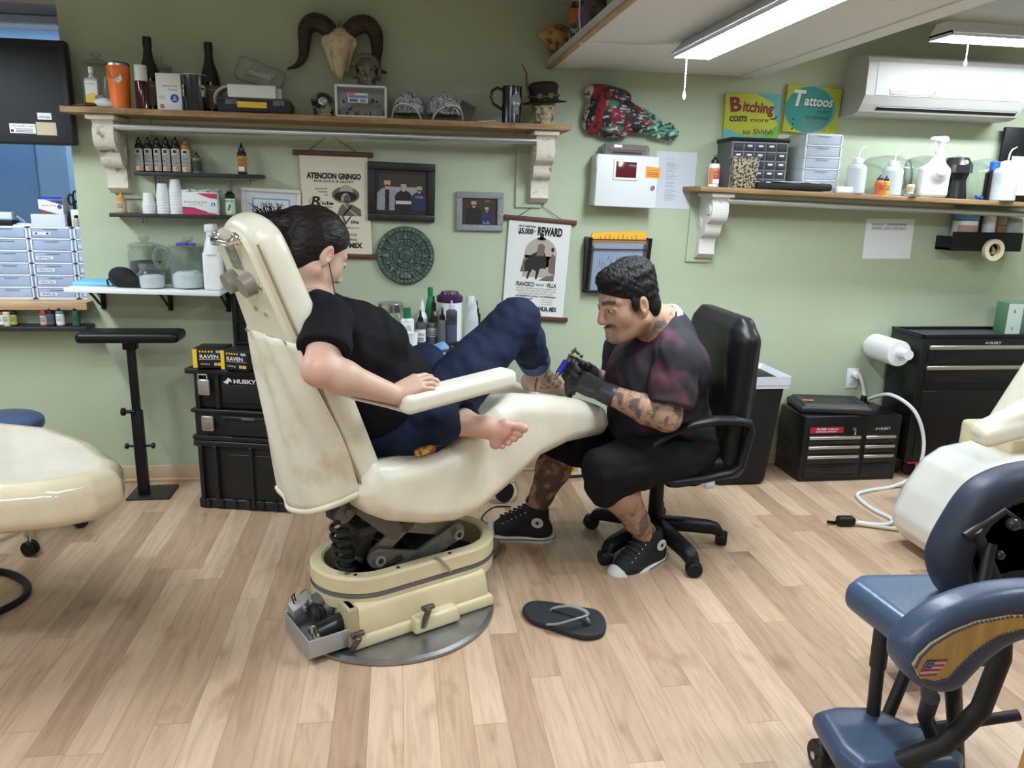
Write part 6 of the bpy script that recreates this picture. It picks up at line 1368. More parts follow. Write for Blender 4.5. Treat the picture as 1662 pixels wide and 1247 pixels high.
MB().cone((-.15,-.02,.33),(-.06,-.02,.285),.012,n=12,M=BR).build('gas_strut',brushed,ch)
MB().box((-.02,0,.385),(.36,.22,.03),bev=.004).box((.08,.0,.34),(.10,.12,.06),bev=.004).box((-.13,.02,.33),(.05,.14,.14),rot=(0,.5,0),bev=.004).build('seat_frame',dark_metal,ch)
q1=cpt(450,822,-.10);q2=cpt(560*.265+440,784,-.10)
mb=MB();
for sy in(-.12,.07):plate(mb,(-.255,sy,.470),(-.175,sy,.555),.030,.05,.016,M=Matrix());plate(mb,(-.225,sy,.52),(-.07,sy,.36),.035,.03,.014,M=Matrix())
mb.cone((-.245,-.13,.475),(-.245,.09,.475),.012,n=14);mb.box((-.19,-.02,.50),(.05,.16,.05),rot=(0,-.8,0),bev=.004);mb.build('recline_bracket',mat('bracket_brown',(.13,.12,.105),.5,.3),ch)
MB().cone((-.165,-.06,.49),(-.150,-.06,.40),.009,n=12).cone((-.165,-.06,.47),(-.158,-.06,.43),.015,n=12).build('actuator',grey_metal,ch)
cl=[];q0=np.array((-.285,-.125,.455));q1=np.array((-.205,-.045,.19))
for i in range(150):
 f=i/149;a=f*2*PI*6.5;p=q0*(1-f)+q1*f;r=.026*min(1,f*12,(1-f)*12+.2)
 cl.append((p[0]+r*math.cos(a),p[1]+r*math.sin(a),p[2]))
MB().tube(cl,.0075,7).build('coiled_cord',black_plastic,ch)
MB().tube([(-.20,-.06,.20),(-.20,-.06,.27),(-.14,-.02,.30),(-.06,.02,.27)],.02,10,M=BR).tube([(-.1,.05,.18),(-.02,.06,.25),(.1,.04,.2)],.018,10,M=BR).box((.12,0,.20),(.14,.14,.08),bev=.01,M=BR).cone((-.16,-.08,.19),(-.02,-.11,.25),.008,n=10,M=BR).build('lift_motor',black_matte,ch)
BT=BR@Matrix.Translation((-.31,-.083,0))@Matrix.Diagonal((.66,.98,1,1))@Matrix.Translation((.345,0,0))
mb=MB()
mb.box((-.46,0.00,.063),(.006,.215,.062),bev=.002,M=BT);mb.box((-.345,-.108,.063),(.235,.006,.062),bev=.002,M=BT);mb.box((-.345,.108,.063),(.235,.006,.062),bev=.002,M=BT);mb.box((-.345,0,.034),(.235,.21,.005),M=BT)
mb.build('drive_tray',mat('tray_alu',(.42,.43,.45),.4,.6),ch)
mb=MB();mb.cone((-.40,-.062,.082),(-.255,-.045,.088),.034,n=22,M=BT);mb.cone((-.405,-.063,.082),(-.398,-.062,.082),.026,n=18,M=BT);mb.build('drive_motor',mat('motor_black',(.012,.013,.013),.25),ch)
MB().cone((-.412,-.064,.076),(-.393,-.061,.077),.0355,n=22,M=BT).build('tape_wrap',mat('old_tape',(.42,.36,.24),.6,col2=(.03,.03,.03),scale=40,contrast=(.4,.5)),ch)
MB().cone((-.37,.05,.105),(-.27,.06,.125),.040,n=22,M=BT).cone((-.30,.03,.10),(-.25,.03,.12),.032,n=18,M=BT).build('gearbox',mat('gear_grey',(.10,.10,.095),.5,.4),ch)
MB().box((-.40,.075,.120),(.11,.05,.045),rot=(.2,-.25,.1),bev=.006,M=BT).cone((-.395,.05,.125),(-.395,.03,.125),.009,n=10,M=BT).cone((-.36,.05,.14),(-.36,.03,.14),.009,n=10,M=BT).build('junction_box',mat('junction_grey',(.30,.29,.26),.5,.3),ch)
MB().tube([(-.39,.03,.125),(-.37,.01,.15),(-.345,.0,.13),(-.36,-.02,.11)],.005,7,M=BT).tube([(-.36,.03,.14),(-.33,-.01,.145),(-.345,-.03,.10),(-.30,-.03,.115)],.005,7,M=BT).build('wiring',black_plastic,ch);MB().tube([(-.43,.07,.13),(-.44,.075,.16),(-.425,.08,.165),(-.42,.08,.14)],.0035,6,M=BT).build('wiring',black_plastic,ch)
MB().box((-.30,-.075,.048),(.06,.045,.03),bev=.008,M=BT).cone((-.36,-.08,.05),(-.33,-.078,.05),.018,n=14,M=BT).build('capacitor',col('cap_white',(.45,.44,.40),.5),ch)
MB().cone((-.33,-.12,.0),(-.33,-.12,.035),.028,.03,18,M=BR).build('levelling_foot',black_matte,ch)
for s_,v_,z_,a in((-.245,-.215,.045,.5),(.0,-.238,.075,.15)):
 mb=MB();mb.box((s_,v_,z_),(.020,.014,.075),rot=(a,.25,0),bev=.004,M=BR);mb.box((s_+.015,v_+.012,z_+.03),(.045,.02,.014),bev=.003,M=BR);mb.build('foot_lever',mat('lever_brown',(.13,.10,.085),.35,.6),ch)
MB().tube([(.075,-.165,.245),(.085,-.178,.246),(.11,-.185,.215),(.125,-.19,.19)],.006,7,M=BR,flat=.5).build('strap_end',mat('strap_green',(.28,.26,.19),.6),ch)
prof_px=[(598,785),(592,810),(598,828),(608,842),(640,853),(700,857),(745,852),(780,838),(830,795),(880,747),(930,722),(985,710),(997,690),(991,664),(960,653),(905,647),(850,646),(812,664),(781,700),(745,731),(715,742),(672,752),(640,757),(615,756)]
SP=[tuple(cpt(x,y,-.255)[[0,2]])for x,y in prof_px]
S=SDF((-.36,-.33,.30),(1.0,.33,.88),.007)
S.extrude(SP,1,-.262,.262,rnd=.062)
tr_=[cpt(x,y,-.255)for x,y in((600,770),(640,757),(715,742),(781,700),(812,662),(850,642),(905,642),(960,649),(1010,668))]
for a,b_ in zip(tr_[:-1],tr_[1:]):
 S.cone((a[0],0,a[2]+.25),(b_[0],0,b_[2]+.25),.285,.285,.03,True)
S.build('seat_cushion',cream_vinyl,ch,smooth_it=2)
tb,ang=np.array((-.255,0,.60)),math.radians(20.2)
BM=Matrix.Translation(Vector(tb))@Matrix.Rotation(-ang,4,'Y')
S=SDF((-.04,-.28,-.10),(.15,.28,.90),.006)
BP=[(-.22,-.04),(.22,-.04),(.205,.25),(.140,.55),(.100,.74)]+[(-.034+.130*math.cos(a),.74+.085*math.sin(a))for a in np.linspace(.3,PI-.3,9)]+[(-.168,.72),(-.185,.55),(-.215,.25)]
S.extrude(BP,0,.0,.096,rnd=.044)
def place_M(o,M):o.matrix_local=M;return o
place_M(S.build('back_cushion',cream_vinyl,ch,smooth_it=2),BM)
plP=[(-.150,.44),(.118,.44),(.085,.64),(.066,.74)]+[(-.029+.092*math.cos(a),.75+.055*math.sin(a))for a in np.linspace(.35,PI-.35,9)]+[(-.125,.74),(-.138,.62)]
mb=MB();mb.prism([(p[0],p[1])for p in plP],.016,M=Matrix(((0,1,0,-.014),(1,0,0,0),(0,0,1,0),(0,0,0,1))));place_M(mb.build('back_panel',mat('panel_cream',(.74,.69,.56),.3),ch),BM)
mb=MB();mb.tube([(-.014,-.096,.780),(-.034,-.092,.777),(-.040,-.08,.775),(-.040,.012,.775),(-.034,.024,.777),(-.014,.028,.780)],.010,10);mb.sph((-.018,-.096,.780),(.012,.02,.018),n=12,m=8);mb.sph((-.018,.028,.780),(.012,.02,.018),n=12,m=8);place_M(mb.build('grab_handle',chrome,ch),BM)
for v_ in(.040,-.064):place_M(MB().cone((-.014,v_,.648),(-.046,v_,.646),.033,.030,28).build('adjuster_knob',mat('knob_taupe',(.23,.20,.165),.35),ch),BM)
mb=MB();mb.box((-.0155,-.018,.725),(.003,.065,.075));place_M(mb.build('maker_plate',mat('plaque',(.30,.31,.29),.4,.5,var=.35,scale=70),ch),BM)
for v_,t_ in((-.115,.64),(-.135,.475),(.12,.475),(-.02,.565),(-.075,.555),(.10,.64)):place_M(MB().cone((-.013,v_,t_),(-.018,v_,t_),.007,n=12).build('screw',brushed,ch),BM)
rows=[]
nr,nc=26,18
for i in range(nr):
 f=i/(nr-1)
 a=BM@Vector((-.006,-.212+.05*max(0,.35-f),.475-.505*f));
 bl=Vector((-.412+.105*f-.015*f*f,.165+.05*f,1.045-.57*f))
 row=[]
 for j in range(nc):
  u=j/(nc-1);p=a*(1-u)+bl*u
  bulge=math.sin(PI*u)*(.020+.030*f)+.010*math.sin(6*f+5*u)*f+.006*math.sin(19*u+8*f)
  sag=-.06*math.sin(PI*min(1,u*1.0))*f**3
  row.append((p.x-bulge,p.y,p.z+sag))
 rows.append(row)
grid_mesh('back_cover',rows,cream_cloth,ch,thick=.006)
MB().tube([Vector(p)for p in rows[-1]],.011,8).build('hem_roll',cream_vinyl,ch)
mb=MB();mb.tube([BM@Vector((.004,-.214+.052*(t/.8),t))for t in np.linspace(-.02,.76,24)],.0035,6);mb.build('seam_piping',col('seam_brown',(.30,.22,.13),.6),ch)
mb=MB();R_=random.Random(3)
for k in range(9):t_=.36+.012*k;mb.box((.035+.006*math.sin(k*2.1),-.197,t_+.01),(.012+.014*R_.random(),.004,.011),rot=(0,R_.uniform(-.6,.6),0),bev=.001)
place_M(mb.build('torn_patch',mat('torn_brown',(.06,.04,.03),.8),ch),BM)
ar=[cpt(x,y,-.33)for x,y in((655,655),(822,612))]
A0,A1=ar;d=A1-A0
S=SDF((A0[0]-.08,-.42,A0[2]-.1),(A1[0]+.08,-.24,A1[2]+.12),.005)
ax=d/np.linalg.norm(d);up=np.cross(ax,(0,1,0));up=up if up[2]>0 else-up
S.box((A0+A1)/2,(np.linalg.norm(d)/2+.015,.042,.030),.02,axes=(ax,(0,1,0),up));S.build('armrest',mat('arm_cream',(.78,.74,.62),.3),ch,smooth_it=2)
B0=cpt(528,630,-.235);mb=MB();mb.tube([(B0[0],-.225,B0[2]+.005),(B0[0]+.07,-.275,B0[2]-.032),(B0[0]+.15,-.315,B0[2]-.058),(A0[0]+.0,-.33,A0[2]-.022),(A0[0]+.1,-.33,A0[2]-.008)],.011,8,flat=.6);mb.build('arm_bar',steel,ch)
B1=.33;mb=MB();mb.tube([(B0[0],.225,B0[2]+.005),(B0[0]+.07,.275,B0[2]-.032),(A0[0],.34,A0[2]-.022)],.011,8,flat=.6)
tag(MB().tube(bez([(.20,2.72,.10),(.30,2.80,.06),(.37,2.90,.018),(.40,3.0,.016),(.34,3.06,.016),(.22,3.05,.016)],6),.016,12).build('floor_conduit',mat('conduit',(.20,.17,.14),.5)),'brown grey conduit curling on the floor behind the chair base','hose')
tag(MB().tube(bez([(.70,3.40,.004),(.58,3.30,.004),(.48,3.20,.004),(.40,3.22,.004),(.37,3.30,.004),(.44,3.42,.004),(.52,3.40,.012)]),.0035,6).build('floor_cable',black_plastic),'thin black cable on the floor by the man\'s far shoe','cable')
#LEFT: LOUNGE, STOOL, HOSE, ARM STAND
lo_=thing('reclining_chair','cream lounge chair end wrapped in shiny plastic at the left frame edge','chair',(-1.5,2.6,0))
PL=[(-2.15,2.98),(-1.45,2.94),(-1.22,2.85),(-1.02,2.67),(-.87,2.47),(-.84,2.36),(-.89,2.27),(-.98,2.215),(-1.15,2.185),(-1.6,2.15),(-2.15,2.14)]
PLl=[(p[0]+1.5,p[1]-2.6)for p in PL]
S=SDF((-.75,-.56,.40),(.78,.50,.70),.009);S.extrude(PLl,2,.475,.625,rnd=.062)
gloss_cream=mat('wrapped_cream',(.72,.62,.45),.12,var=.05,scale=8,coat=.8,bump=.06,bscale=40)
S.half((-.30,0,.55),(-.9,.43,0));S.build('foot_cushion',gloss_cream,lo_,smooth_it=2)
S=SDF((-.78,-.56,.40),(.30,.50,.72),.009);S.extrude(PLl,2,.480,.640,rnd=.06);S.half((-.305,0,.55),(.9,-.43,0));S.build('seat_cushion',mat('lounge_white',(.78,.73,.62),.25,coat=.3),lo_,smooth_it=2)
MB().box((-.3,0,.44),(.7,.4,.07),bev=.01).box((-.55,0,.21),(.2,.24,.42),bev=.02).lathe([(0,0),(.24,0),(.24,.02),(0,.02)],36,c=(-.55,0,0)).build('pedestal',cream_plastic,lo_)
st=thing('stool','dark navy caster stool half hidden behind the left lounge','stool',(-1.62,3.30,0))
S=SDF((-.26,-.26,.40),(.26,.26,.60),.008);S.cone((0,0,.485),(0,0,.505),.155,.155,.0,flat=((0,0,1),.25));S.build('seat',navy_vinyl,st);MB().cone((0,0,.10),(0,0,.46),.025,n=18).build('column',chrome,st)
for k in range(5):
 a=-.95+k*2*PI/5;MB().tube([(0,0,.13),(.12*math.cos(a),.12*math.sin(a),.11),(.24*math.cos(a),.24*math.sin(a),.09)],.018,10).build('leg',chrome,st)
 c_=MB();c_.cone((.24*math.cos(a),.24*math.sin(a),.05),(.24*math.cos(a),.24*math.sin(a),.09),.008,n=10,mi=1)
 for s_ in(-1,1):c_.lathe([(0,0),(.028,0),(.031,.004),(.031,.014),(.028,.018),(0,.018)],18,M=Matrix.Translation((.24*math.cos(a),.24*math.sin(a),.031))@Matrix.Rotation(a+.6,4,'Z')@Matrix.Rotation(PI/2,4,'X')@Matrix.Translation((0,0,-.009+s_*.011)))
 c_.build('caster',[black_plastic,steel],st)
tag(MB().tube(bez([(-1.62,2.975,.012),(-1.52,2.945,.012),(-1.45,2.905,.012),(-1.375,2.825,.012),(-1.345,2.73,.012),(-1.385,2.635,.012),(-1.47,2.575,.012),(-1.60,2.55,.012)]),.013,10).build('hose',black_plastic),'black hose looping on the floor at the left frame edge','hose')
a=thing('arm_stand','black adjustable arm rest stand on a square base beside the stacked cases','stand',(-1.20,3.75,0))
MB().box((0,0,.005),(.195,.18,.010),bev=.001).build('base_plate',mat('plate_black',(.02,.02,.021),.4),a)
MB().box((-.03,-.03,.22),(.045,.04,.42),bev=.002).build('outer_post',black_plastic,a);MB().box((-.03,-.03,.57),(.033,.03,.36),bev=.002).build('inner_post',black_plastic,a)
MB().cone((-.03,-.05,.43),(-.09,-.05,.43),.008,n=10).lathe([(0,0),(.018,0),(.02,.008),(.018,.016),(0,.016)],8,M=Matrix.Translation((-.075,-.05,.43))@Matrix.Rotation(-PI/2,4,'Y')).build('knob',black_plastic,a)
MB().cone((-.09,-.03,.255),(.03,-.03,.255),.006,n=10).lathe([(0,0),(.014,0),(.014,.012),(0,.012)],12,M=Matrix.Translation((.024,-.03,.255))@Matrix.Rotation(PI/2,4,'Y')).lathe([(0,0),(.014,0),(.014,.012),(0,.012)],12,M=Matrix.Translation((-.095,-.03,.255))@Matrix.Rotation(PI/2,4,'Y')).build('bolt',black_plastic,a)
MB().box((-.03,-.03,.745),(.06,.05,.04),bev=.006).build('tilt_head',black_plastic,a)
S=SDF((-.28,-.16,.73),(.26,.12,.83),.006);S.box((-.02,-.03,.788),(.222,.085,.026),.022).half((0,0,.766),(.0,0,-1));S.build('pad',black_leather,a,smooth_it=2)
#STACKED CASES
ca=math.radians(-14)
case_b=mat('case_black',(.013,.013,.014),.42,bump=.04,bscale=200)
t=thing('storage_case','large black wheeled case at the bottom of the stack behind the chair','case',(-.635,3.655,0),ca);W_,D_=.545,.36
MB().box((0,0,.16),(W_-.03,D_-.03,.31),bev=.015).box((0,0,.025),(W_-.01,D_-.01,.05),bev=.01).box((0,0,.318),(W_,D_,.03),bev=.008).build('body',case_b,t)
mb=MB()
for x in(-.24,-.17,.0,.17,.24):mb.box((x,-D_/2+.006,.16),(.018,.02,.30),bev=.003)
mb.box((0.05,-D_/2+.014,.16),(.32,.01,.22),bev=.004)
for x in np.linspace(-.22,.24,8):mb.box((x,-D_/2+.002,.03),(.02,.012,.04),bev=.002)
mb.build('ribs',case_b,t)
t=thing('storage_case','flat black case with steel latches in the middle of the stack','case',(-.635,3.655,.334),ca)
MB().box((0,0,.075),(W_-.02,D_-.02,.148),bev=.012).box((0,0,.14),(W_,D_,.018),bev=.005).box((0,0,.012),(W_,D_,.022),bev=.005).build('body',case_b,t)
MB().box((.0,-D_/2-.004,.075),(.19,.012,.08),bev=.006).box((0,-D_/2-.004,.115),(.24,.02,.018),bev=.005).build('handle',case_b,t);MB().box((.005,-D_/2-.016,.116),(.06,.006,.012),bev=.002).build('handle_grip',col('grip_grey',(.10,.10,.10),.5),t)
for x in(-.19,.19):MB().box((x,-D_/2-.006,.085),(.055,.016,.07),bev=.004).box((x,-D_/2-.016,.08),(.03,.004,.035),1,bev=.001).build('latch',[mat('latch_steel',(.50,.50,.47),.35,.8),col('latch_bronze',(.25,.20,.15),.4)],t)
t=thing('storage_case','black case with its lid open at the top of the stack','case',(-.635,3.655,.484),ca)
MB().box((0,0,.085),(W_-.03,D_-.03,.168),bev=.012).box((0,0,.176),(W_+.02,D_+.02,.026),bev=.006).build('body',case_b,t)
mb=MB()
for x in(-.235,-.14,.235):mb.box((x,-D_/2+.008,.085),(.02,.014,.16),bev=.003)
mb.box((.05,-D_/2+.011,.075),(.34,.01,.085),bev=.003);mb.build('ribs',case_b,t)
MB().box((-.195,-D_/2-.008,.105),(.055,.016,.075),bev=.006).tube([(-.215,-D_/2-.012,.135),(-.215,-D_/2-.016,.165),(-.175,-D_/2-.016,.165),(-.175,-D_/2-.012,.135)],.004,7).build('latch',mat('latch_alu',(.55,.56,.56),.3,.8),t)
mb=MB();mb.text('HUSKY',-.005,.128,.018,-D_/2-.001,0,w=.105,bold=.04,ext=.02);mb.face2([(-.107,.130),(-.086,.122),(-.078,.136),(-.066,.130),(-.070,.145),(-.084,.152),(-.090,.142)],-D_/2-.001,0);mb.build('lettering',white_plastic,t)
ld=MB().box((0.04,D_/2-.02,.36),(W_-.06,.05,.36),bev=.012).build('lid',case_b,t)
mb=MB()
for x in np.linspace(-.18,.24,6):mb.box((x,D_/2-.048,.36),(.016,.012,.33),bev=.002)
for z in(.25,.36,.47):mb.box((.04,D_/2-.048,z),(W_-.08,.010,.014),bev=.002)
mb.build('lid_ribs',case_b,ld)
def raven(loc,rot,label):
 t=thing('glove_box',label,'box',loc,rot);w_,d_,h_=.135,.13,.085
 MB().box((0,0,h_/2),(w_,d_,h_),bev=.001).build('carton',mat('box_black',(.012,.012,.013),.4),t)
 mb=MB();y=-d_/2-.0006;mb.rect2(-w_/2,0,-w_*.36,h_,y,0);mb.text('RAVEN',.004,h_*.50,.017,y,1,w=w_*.60,bold=.02);mb.rect2(-w_*.30,h_*.44,w_*.46,h_*.455,y,1);mb.text('NITRILE',-w_*.10,h_*.16,.007,y,1,w=w_*.3)
 for i in range(5):mb.disc2(-w_*.26+.013*i,h_*.86,.0045,y=y,mi=0,n=12)
 mb.rect2(w_*.26,h_*.80,w_*.44,h_*.92,y,2);mb.rect2(w_*.18,h_*.12,w_*.28,h_*.28,y,2);mb.rect2(w_*.30,h_*.12,w_*.44,h_*.28,y,0);mb.build('print',[yellow,white_paper,col('pr_grey',(.5,.5,.5))],t)
raven((-.83,3.56,.683),math.radians(-6),'yellow and black glove box on the case stack, nearer the wall stand');raven((-.69,3.50,.683),math.radians(-24),'yellow and black glove box on the case stack, nearer the reclining chair')
#WORK TABLE AND ITS BOTTLES
TZ=.745
t=thing('work_table','dark cabinet table with a shiny cluttered top behind the woman','table',(.05,3.65,0))
TP=[(-.33,.22),(-.33,-.10),(-.10,-.13),(.07,-.365),(.20,-.27),(.385,.22)]
mb=MB();V=[(p[0],p[1],z)for z in(TZ-.02,TZ)for p in TP];n=len(TP);mb.add(V,[tuple(range(n))[::-1],tuple(range(n,2*n))]+[(i,(i+1)%n,n+(i+1)%n,n+i)for i in range(n)]);mb.build('top',mat('table_top',(.20,.20,.21),.25,.6,var=.3,scale=18),t)
MB().box((.08,.04,.41),(.70,.28,.58),bev=.01).build('cabinet',black_plastic,t)
mb=MB()
for i in range(3):mb.box((.08,-.105,.22+.19*i),(.64,.012,.16),bev=.004)
mb.build('drawer_front',black_gloss,t);MB().box((.09,.03,.055),(.64,.26,.10),bev=.02).build('plinth',mat('plinth_grey',(.16,.16,.16),.45),t)
for x in(-.18,.42):MB().lathe([(0,0),(.045,0),(.05,.008),(.05,.03),(.045,.038),(0,.038)],24,M=Matrix.Translation((x+.02,-.145,.055))@Matrix.Rotation(PI/2,4,'X')@Matrix.Rotation(.5,4,'Y')).build('caster',black_plastic,t)
MB().tube([(.47+.005,-.165+.0,.055+.0)]+[(.462+.055*math.sin(a),-.165,.055+.065*math.cos(a))for a in np.linspace(0.1,2.9,14)],.004,7).build('caster_guard',chrome,t)
def tput(px,Y):
 x,z,w_,h_=rect(*px,Y);return x,TZ,w_,atY((px[0]+px[2])/2,px[1],Y)[2]-TZ
def tbottle(px,Y,name,label,prof,mats_,extra=None,group=None):
 x,z,w_,h_=tput(px,Y);t=thing(name,label,'bottle',(x,Y,z),0,group);segs={}
 for p in prof:segs.setdefault(p[2],[]).append(p[:2])
 for k_,pp in segs.items():MB().lathe(sc(pp,w_,h_),22).build(('body','cap','collar','paper_label')[k_],mats_[k_],t)
 if extra:extra(t,w_,h_)
 return t
def band_label(txt,m=None,z0=.18,z1=.50):
 def f(t,w_,h_):
  mb=MB();wrap(mb,w_*.51,-75,75,h_*z0,h_*z1);mb.text(txt,0,h_*(z0+z1)/2,h_*.07,-w_*.52,1,w=w_*.7)
  for i in range(2):mb.rect2(-w_*.3,h_*(z0+.04+.05*i),w_*.3,h_*(z0+.06+.05*i),-w_*.52,1)
  mb.build('paper_label',[m or white_paper,ink],t)
 return f
grey_b=mat('grey_bottle',(.085,.088,.10),.35)
SQ=[(0,0,0),(.95,0,0),(1,.02,0),(1,.62,0),(.9,.68,0),(.5,.70,0),(.55,.69,1),(.60,.70,1),(.52,.80,1),(.28,.82,1),(.14,.98,1),(0,1,1)]
tbottle((674,503,691,550),3.62,'ink_bottle','grey ink bottle with a white label nearest the white lotion bottle',SQ,[grey_b,dkb],band_label('INTENZE'))
tbottle((692,506,710,550),3.66,'ink_bottle','plain grey ink bottle in front of the brown dropper bottle',SQ,[col('grey_b2',(.11,.11,.12),.4),dkb],band_label('XX',col('lbl_ltgrey',(.5,.5,.52)),.3,.55))
tbottle((710,499,726,550),3.63,'ink_bottle','grey ink bottle with a tall black tip before the purple lidded tub',SQ,[col('grey_b3',(.13,.13,.135),.4),dkb])
tbottle((724,488,742,551),3.62,'ink_bottle','tall grey blue bottle with a clear cap before the white tub',[(0,0,0),(1,.01,0),(1,.78,0),(.5,.82,0),(.5,.81,1),(.5,.92,1),(.2,.94,1),(.14,1,1),(0,1,1)],[col('slate_b',(.07,.085,.13),.35),frosted],band_label('DYNAMIC',col('lbl_slate',(.05,.05,.06)),.5,.72))
tbottle((677,486,694,545),3.71,'squeeze_bottle','white squeeze bottle with a pointed tip behind the ink bottles',[(0,0,0),(1,.02,0),(1,.6,0),(.7,.68,0),(.5,.72,0),(.5,.71,1),(.5,.80,1),(.12,.99,1),(0,1,1)],[white_plastic,white_plastic])
tbottle((689,466,708,552),3.76,'soda_bottle','green plastic soda bottle with a green cap behind the ink bottles',[(0,0,0),(.9,0,0),(1,.05,0),(1,.45,0),(.96,.55,0),(.75,.70,0),(.40,.84,0),(.38,.86,0),(.46,.86,1),(.46,.98,1),(.4,1,1),(0,1,1)],[mat('soda_green',(.02,.30,.10),.12,trans=.35),col('green_cap',(.02,.18,.06),.4)])
tbottle((696,480,712,552),3.70,'dropper_bottle','brown glass dropper bottle beside the green soda bottle',[(0,0,0),(1,.02,0),(1,.5,0),(.9,.60,0),(.5,.70,0),(.55,.69,1),(.55,.84,1),(.2,.88,1),(.15,1,1),(0,1,1)],[mat('brown_glass',(.06,.02,.01),.12),dkb])
def lotion(t,w_,h_):MB().disc2(.004,h_*.36,w_*.30,h_*.24,y=-.0165).build('print',col('mint_print',(.42,.66,.56)),t)
x,z,w_,h_=tput((650,500,672,557),3.58);t=thing('lotion_bottle','white flat bottle with a green cap at the table corner','bottle',(x,3.58,z))
MB().box((0,0,h_*.38),(w_,.032,h_*.76),bev=.012,seg=3).lathe([(w_*.32,h_*.70),(w_*.24,h_*.80)],18).build('body',white_plastic,t);MB().lathe([(w_*.27,h_*.76),(w_*.29,h_*.77),(w_*.27,h_*1.0),(0,h_)],18).build('cap',col('cap_forest',(.01,.16,.08),.4),t);lotion(t,w_,h_)
x,z,w_,h_=tput((657,539,679,560),3.50);t=thing('paper_cup','small white paper cup at the front corner of the table','cup',(x,3.49,z));MB().lathe([(0,0),(w_*.36,0),(w_*.48,h_),(w_*.50,h_),(w_*.50,h_-.004),(w_*.46,h_-.003),(w_*.35,.004),(0,.004)],24).build('cup',white_paper,t)
x,z,w_,h_=tput((612,491,657,552),3.72);t=thing('glass_jar','big glass jar with a steel screw lid on the table behind the woman','jar',(x,3.72,z));MB().lathe(sc([(0,0),(.94,0),(1,.04),(1,.66),(.88,.76),(.86,.80)],w_,h_),30).build('jar_body',clear,t);MB().lathe(sc([(.90,.79),(.94,.80),(.94,.97),(.88,1),(0,1)],w_,h_),30).build('lid',steel,t)
x,z,w_,h_=tput((709,473,751,552),3.745);t=thing('wipes_tub','white wipes tub with a dark purple lid on the table','tub',(x,3.755,z));MB().lathe(sc([(0,0),(.94,0),(.96,.02),(.96,.80),(.9,.82)],w_,h_),32).build('tub',white_plastic,t);MB().lathe(sc([(1.0,.80),(1.02,.82),(1.02,.90),(.94,.92),(.72,.95),(.66,.995),(.3,1.0),(0,.985)],w_,h_),32).build('lid',purple,t)
x,z,w_,h_=tput((748,476,778,552),3.72);t=thing('plastic_bag','crumpled clear bag standing beside the white wipes tub','bag',(x+.012,3.745,z));S=SDF((-.08,-.06,-.01),(.08,.06,.24),.005);S.cone((0,0,.04),(-.006,0,h_*.78),w_*.46,w_*.30,.02).ell((-.008,0,h_*.9),(.018,.02,.02),.02).noise(.006,75,11).half((0,0,.001),(0,0,-1));S.build('bag_film',mat('bag_white',(.72,.76,.78),.25,alpha=.72,bump=.5,bscale=50),t)
tbottle((768,487,780,550),3.79,'ink_bottle','dark slim bottle just behind the clear bag on the table',SQ,[dkb,dkb])
x,z,w_,h_=tput((690,539,724,554),3.55);t=thing('paper_wipe','crumpled blue paper wipes on the table','wipes',(x,3.555,z));S=SDF((-.09,-.07,-.005),(.09,.07,.07),.004);S.ell((.015,0,.014),(.05,.035,.016),.01).ell((.03,.01,.025),(.025,.02,.016),.01).ell((-.03,-.01,.01),(.03,.025,.011),.01).noise(.005,95,2).half((0,0,.001),(0,0,-1));S.build('wipe',mat('wipe_blue',(.18,.36,.62),.8),t)
x,z,w_,h_=tput((726,541,758,552),3.58);t=thing('tattoo_machine','red and brass tattoo machine lying on the table','machine',(x,3.60,z));MB().cone((-.03,0,.012),(.03,.01,.014),.011,n=12).build('coil_frame',mat('machine_brass',(.25,.18,.10),.35,.6),t);MB().cone((.005,.004,.013),(.035,.012,.014),.013,n=14).build('red_tube',red,t)
for i in range(3):MB().box((-.03+.015*i,-.004,.026),(.01,.022,.014),rot=(.3,.2*i,0),bev=.002).build('coil',dark_metal,t)
o=tag(MB().cone((-.03,0,.005),(.03,-.008,.005),.004,n=10).build('pen',blue,loc=(atY(664,561,3.46)[0]-.005,3.475,TZ)),'blue pen lying by the paper cup','pen')
t=thing('foil_sheet','crinkled clear film on the front corner of the table','film',(.14,3.45,TZ));S=SDF((-.1,-.1,-.005),(.12,.1,.03),.005);S.ell((0,0,.004),(.075,.055,.008),.01).noise(.003,80,12).half((0,0,.001),(0,0,-1));S.build('film',mat('film_shiny',(.45,.48,.55),.12,alpha=.6),t)
t=thing('carton','white carton with a yellow label on the floor behind the man\'s legs','box',(.88,3.83,0),math.radians(6));MB().box((0,0,.10),(.17,.10,.20),bev=.002).build('carton',white_paper,t);mb=MB();mb.rect2(-.05,.035,.05,.16,-.0506,0);mb.text('FRAGILE',0,.115,.014,-.051,1,w=.08,bold=.03)
for i in range(3):mb.rect2(-.035,.05+.018*i,.03,.056+.018*i,-.051,1)
mb.rect2(-.085,.002,.085,.02,-.0506,1);mb.build('label',[yellow,ink],t)
o=tag(MB().box((0,0,.02),(.045,.03,.04),bev=.003).build('small_tub',frosted,loc=(*atZ(1151,792,0)[:2],0)),'little translucent tub on the floor behind the office chair','tub')
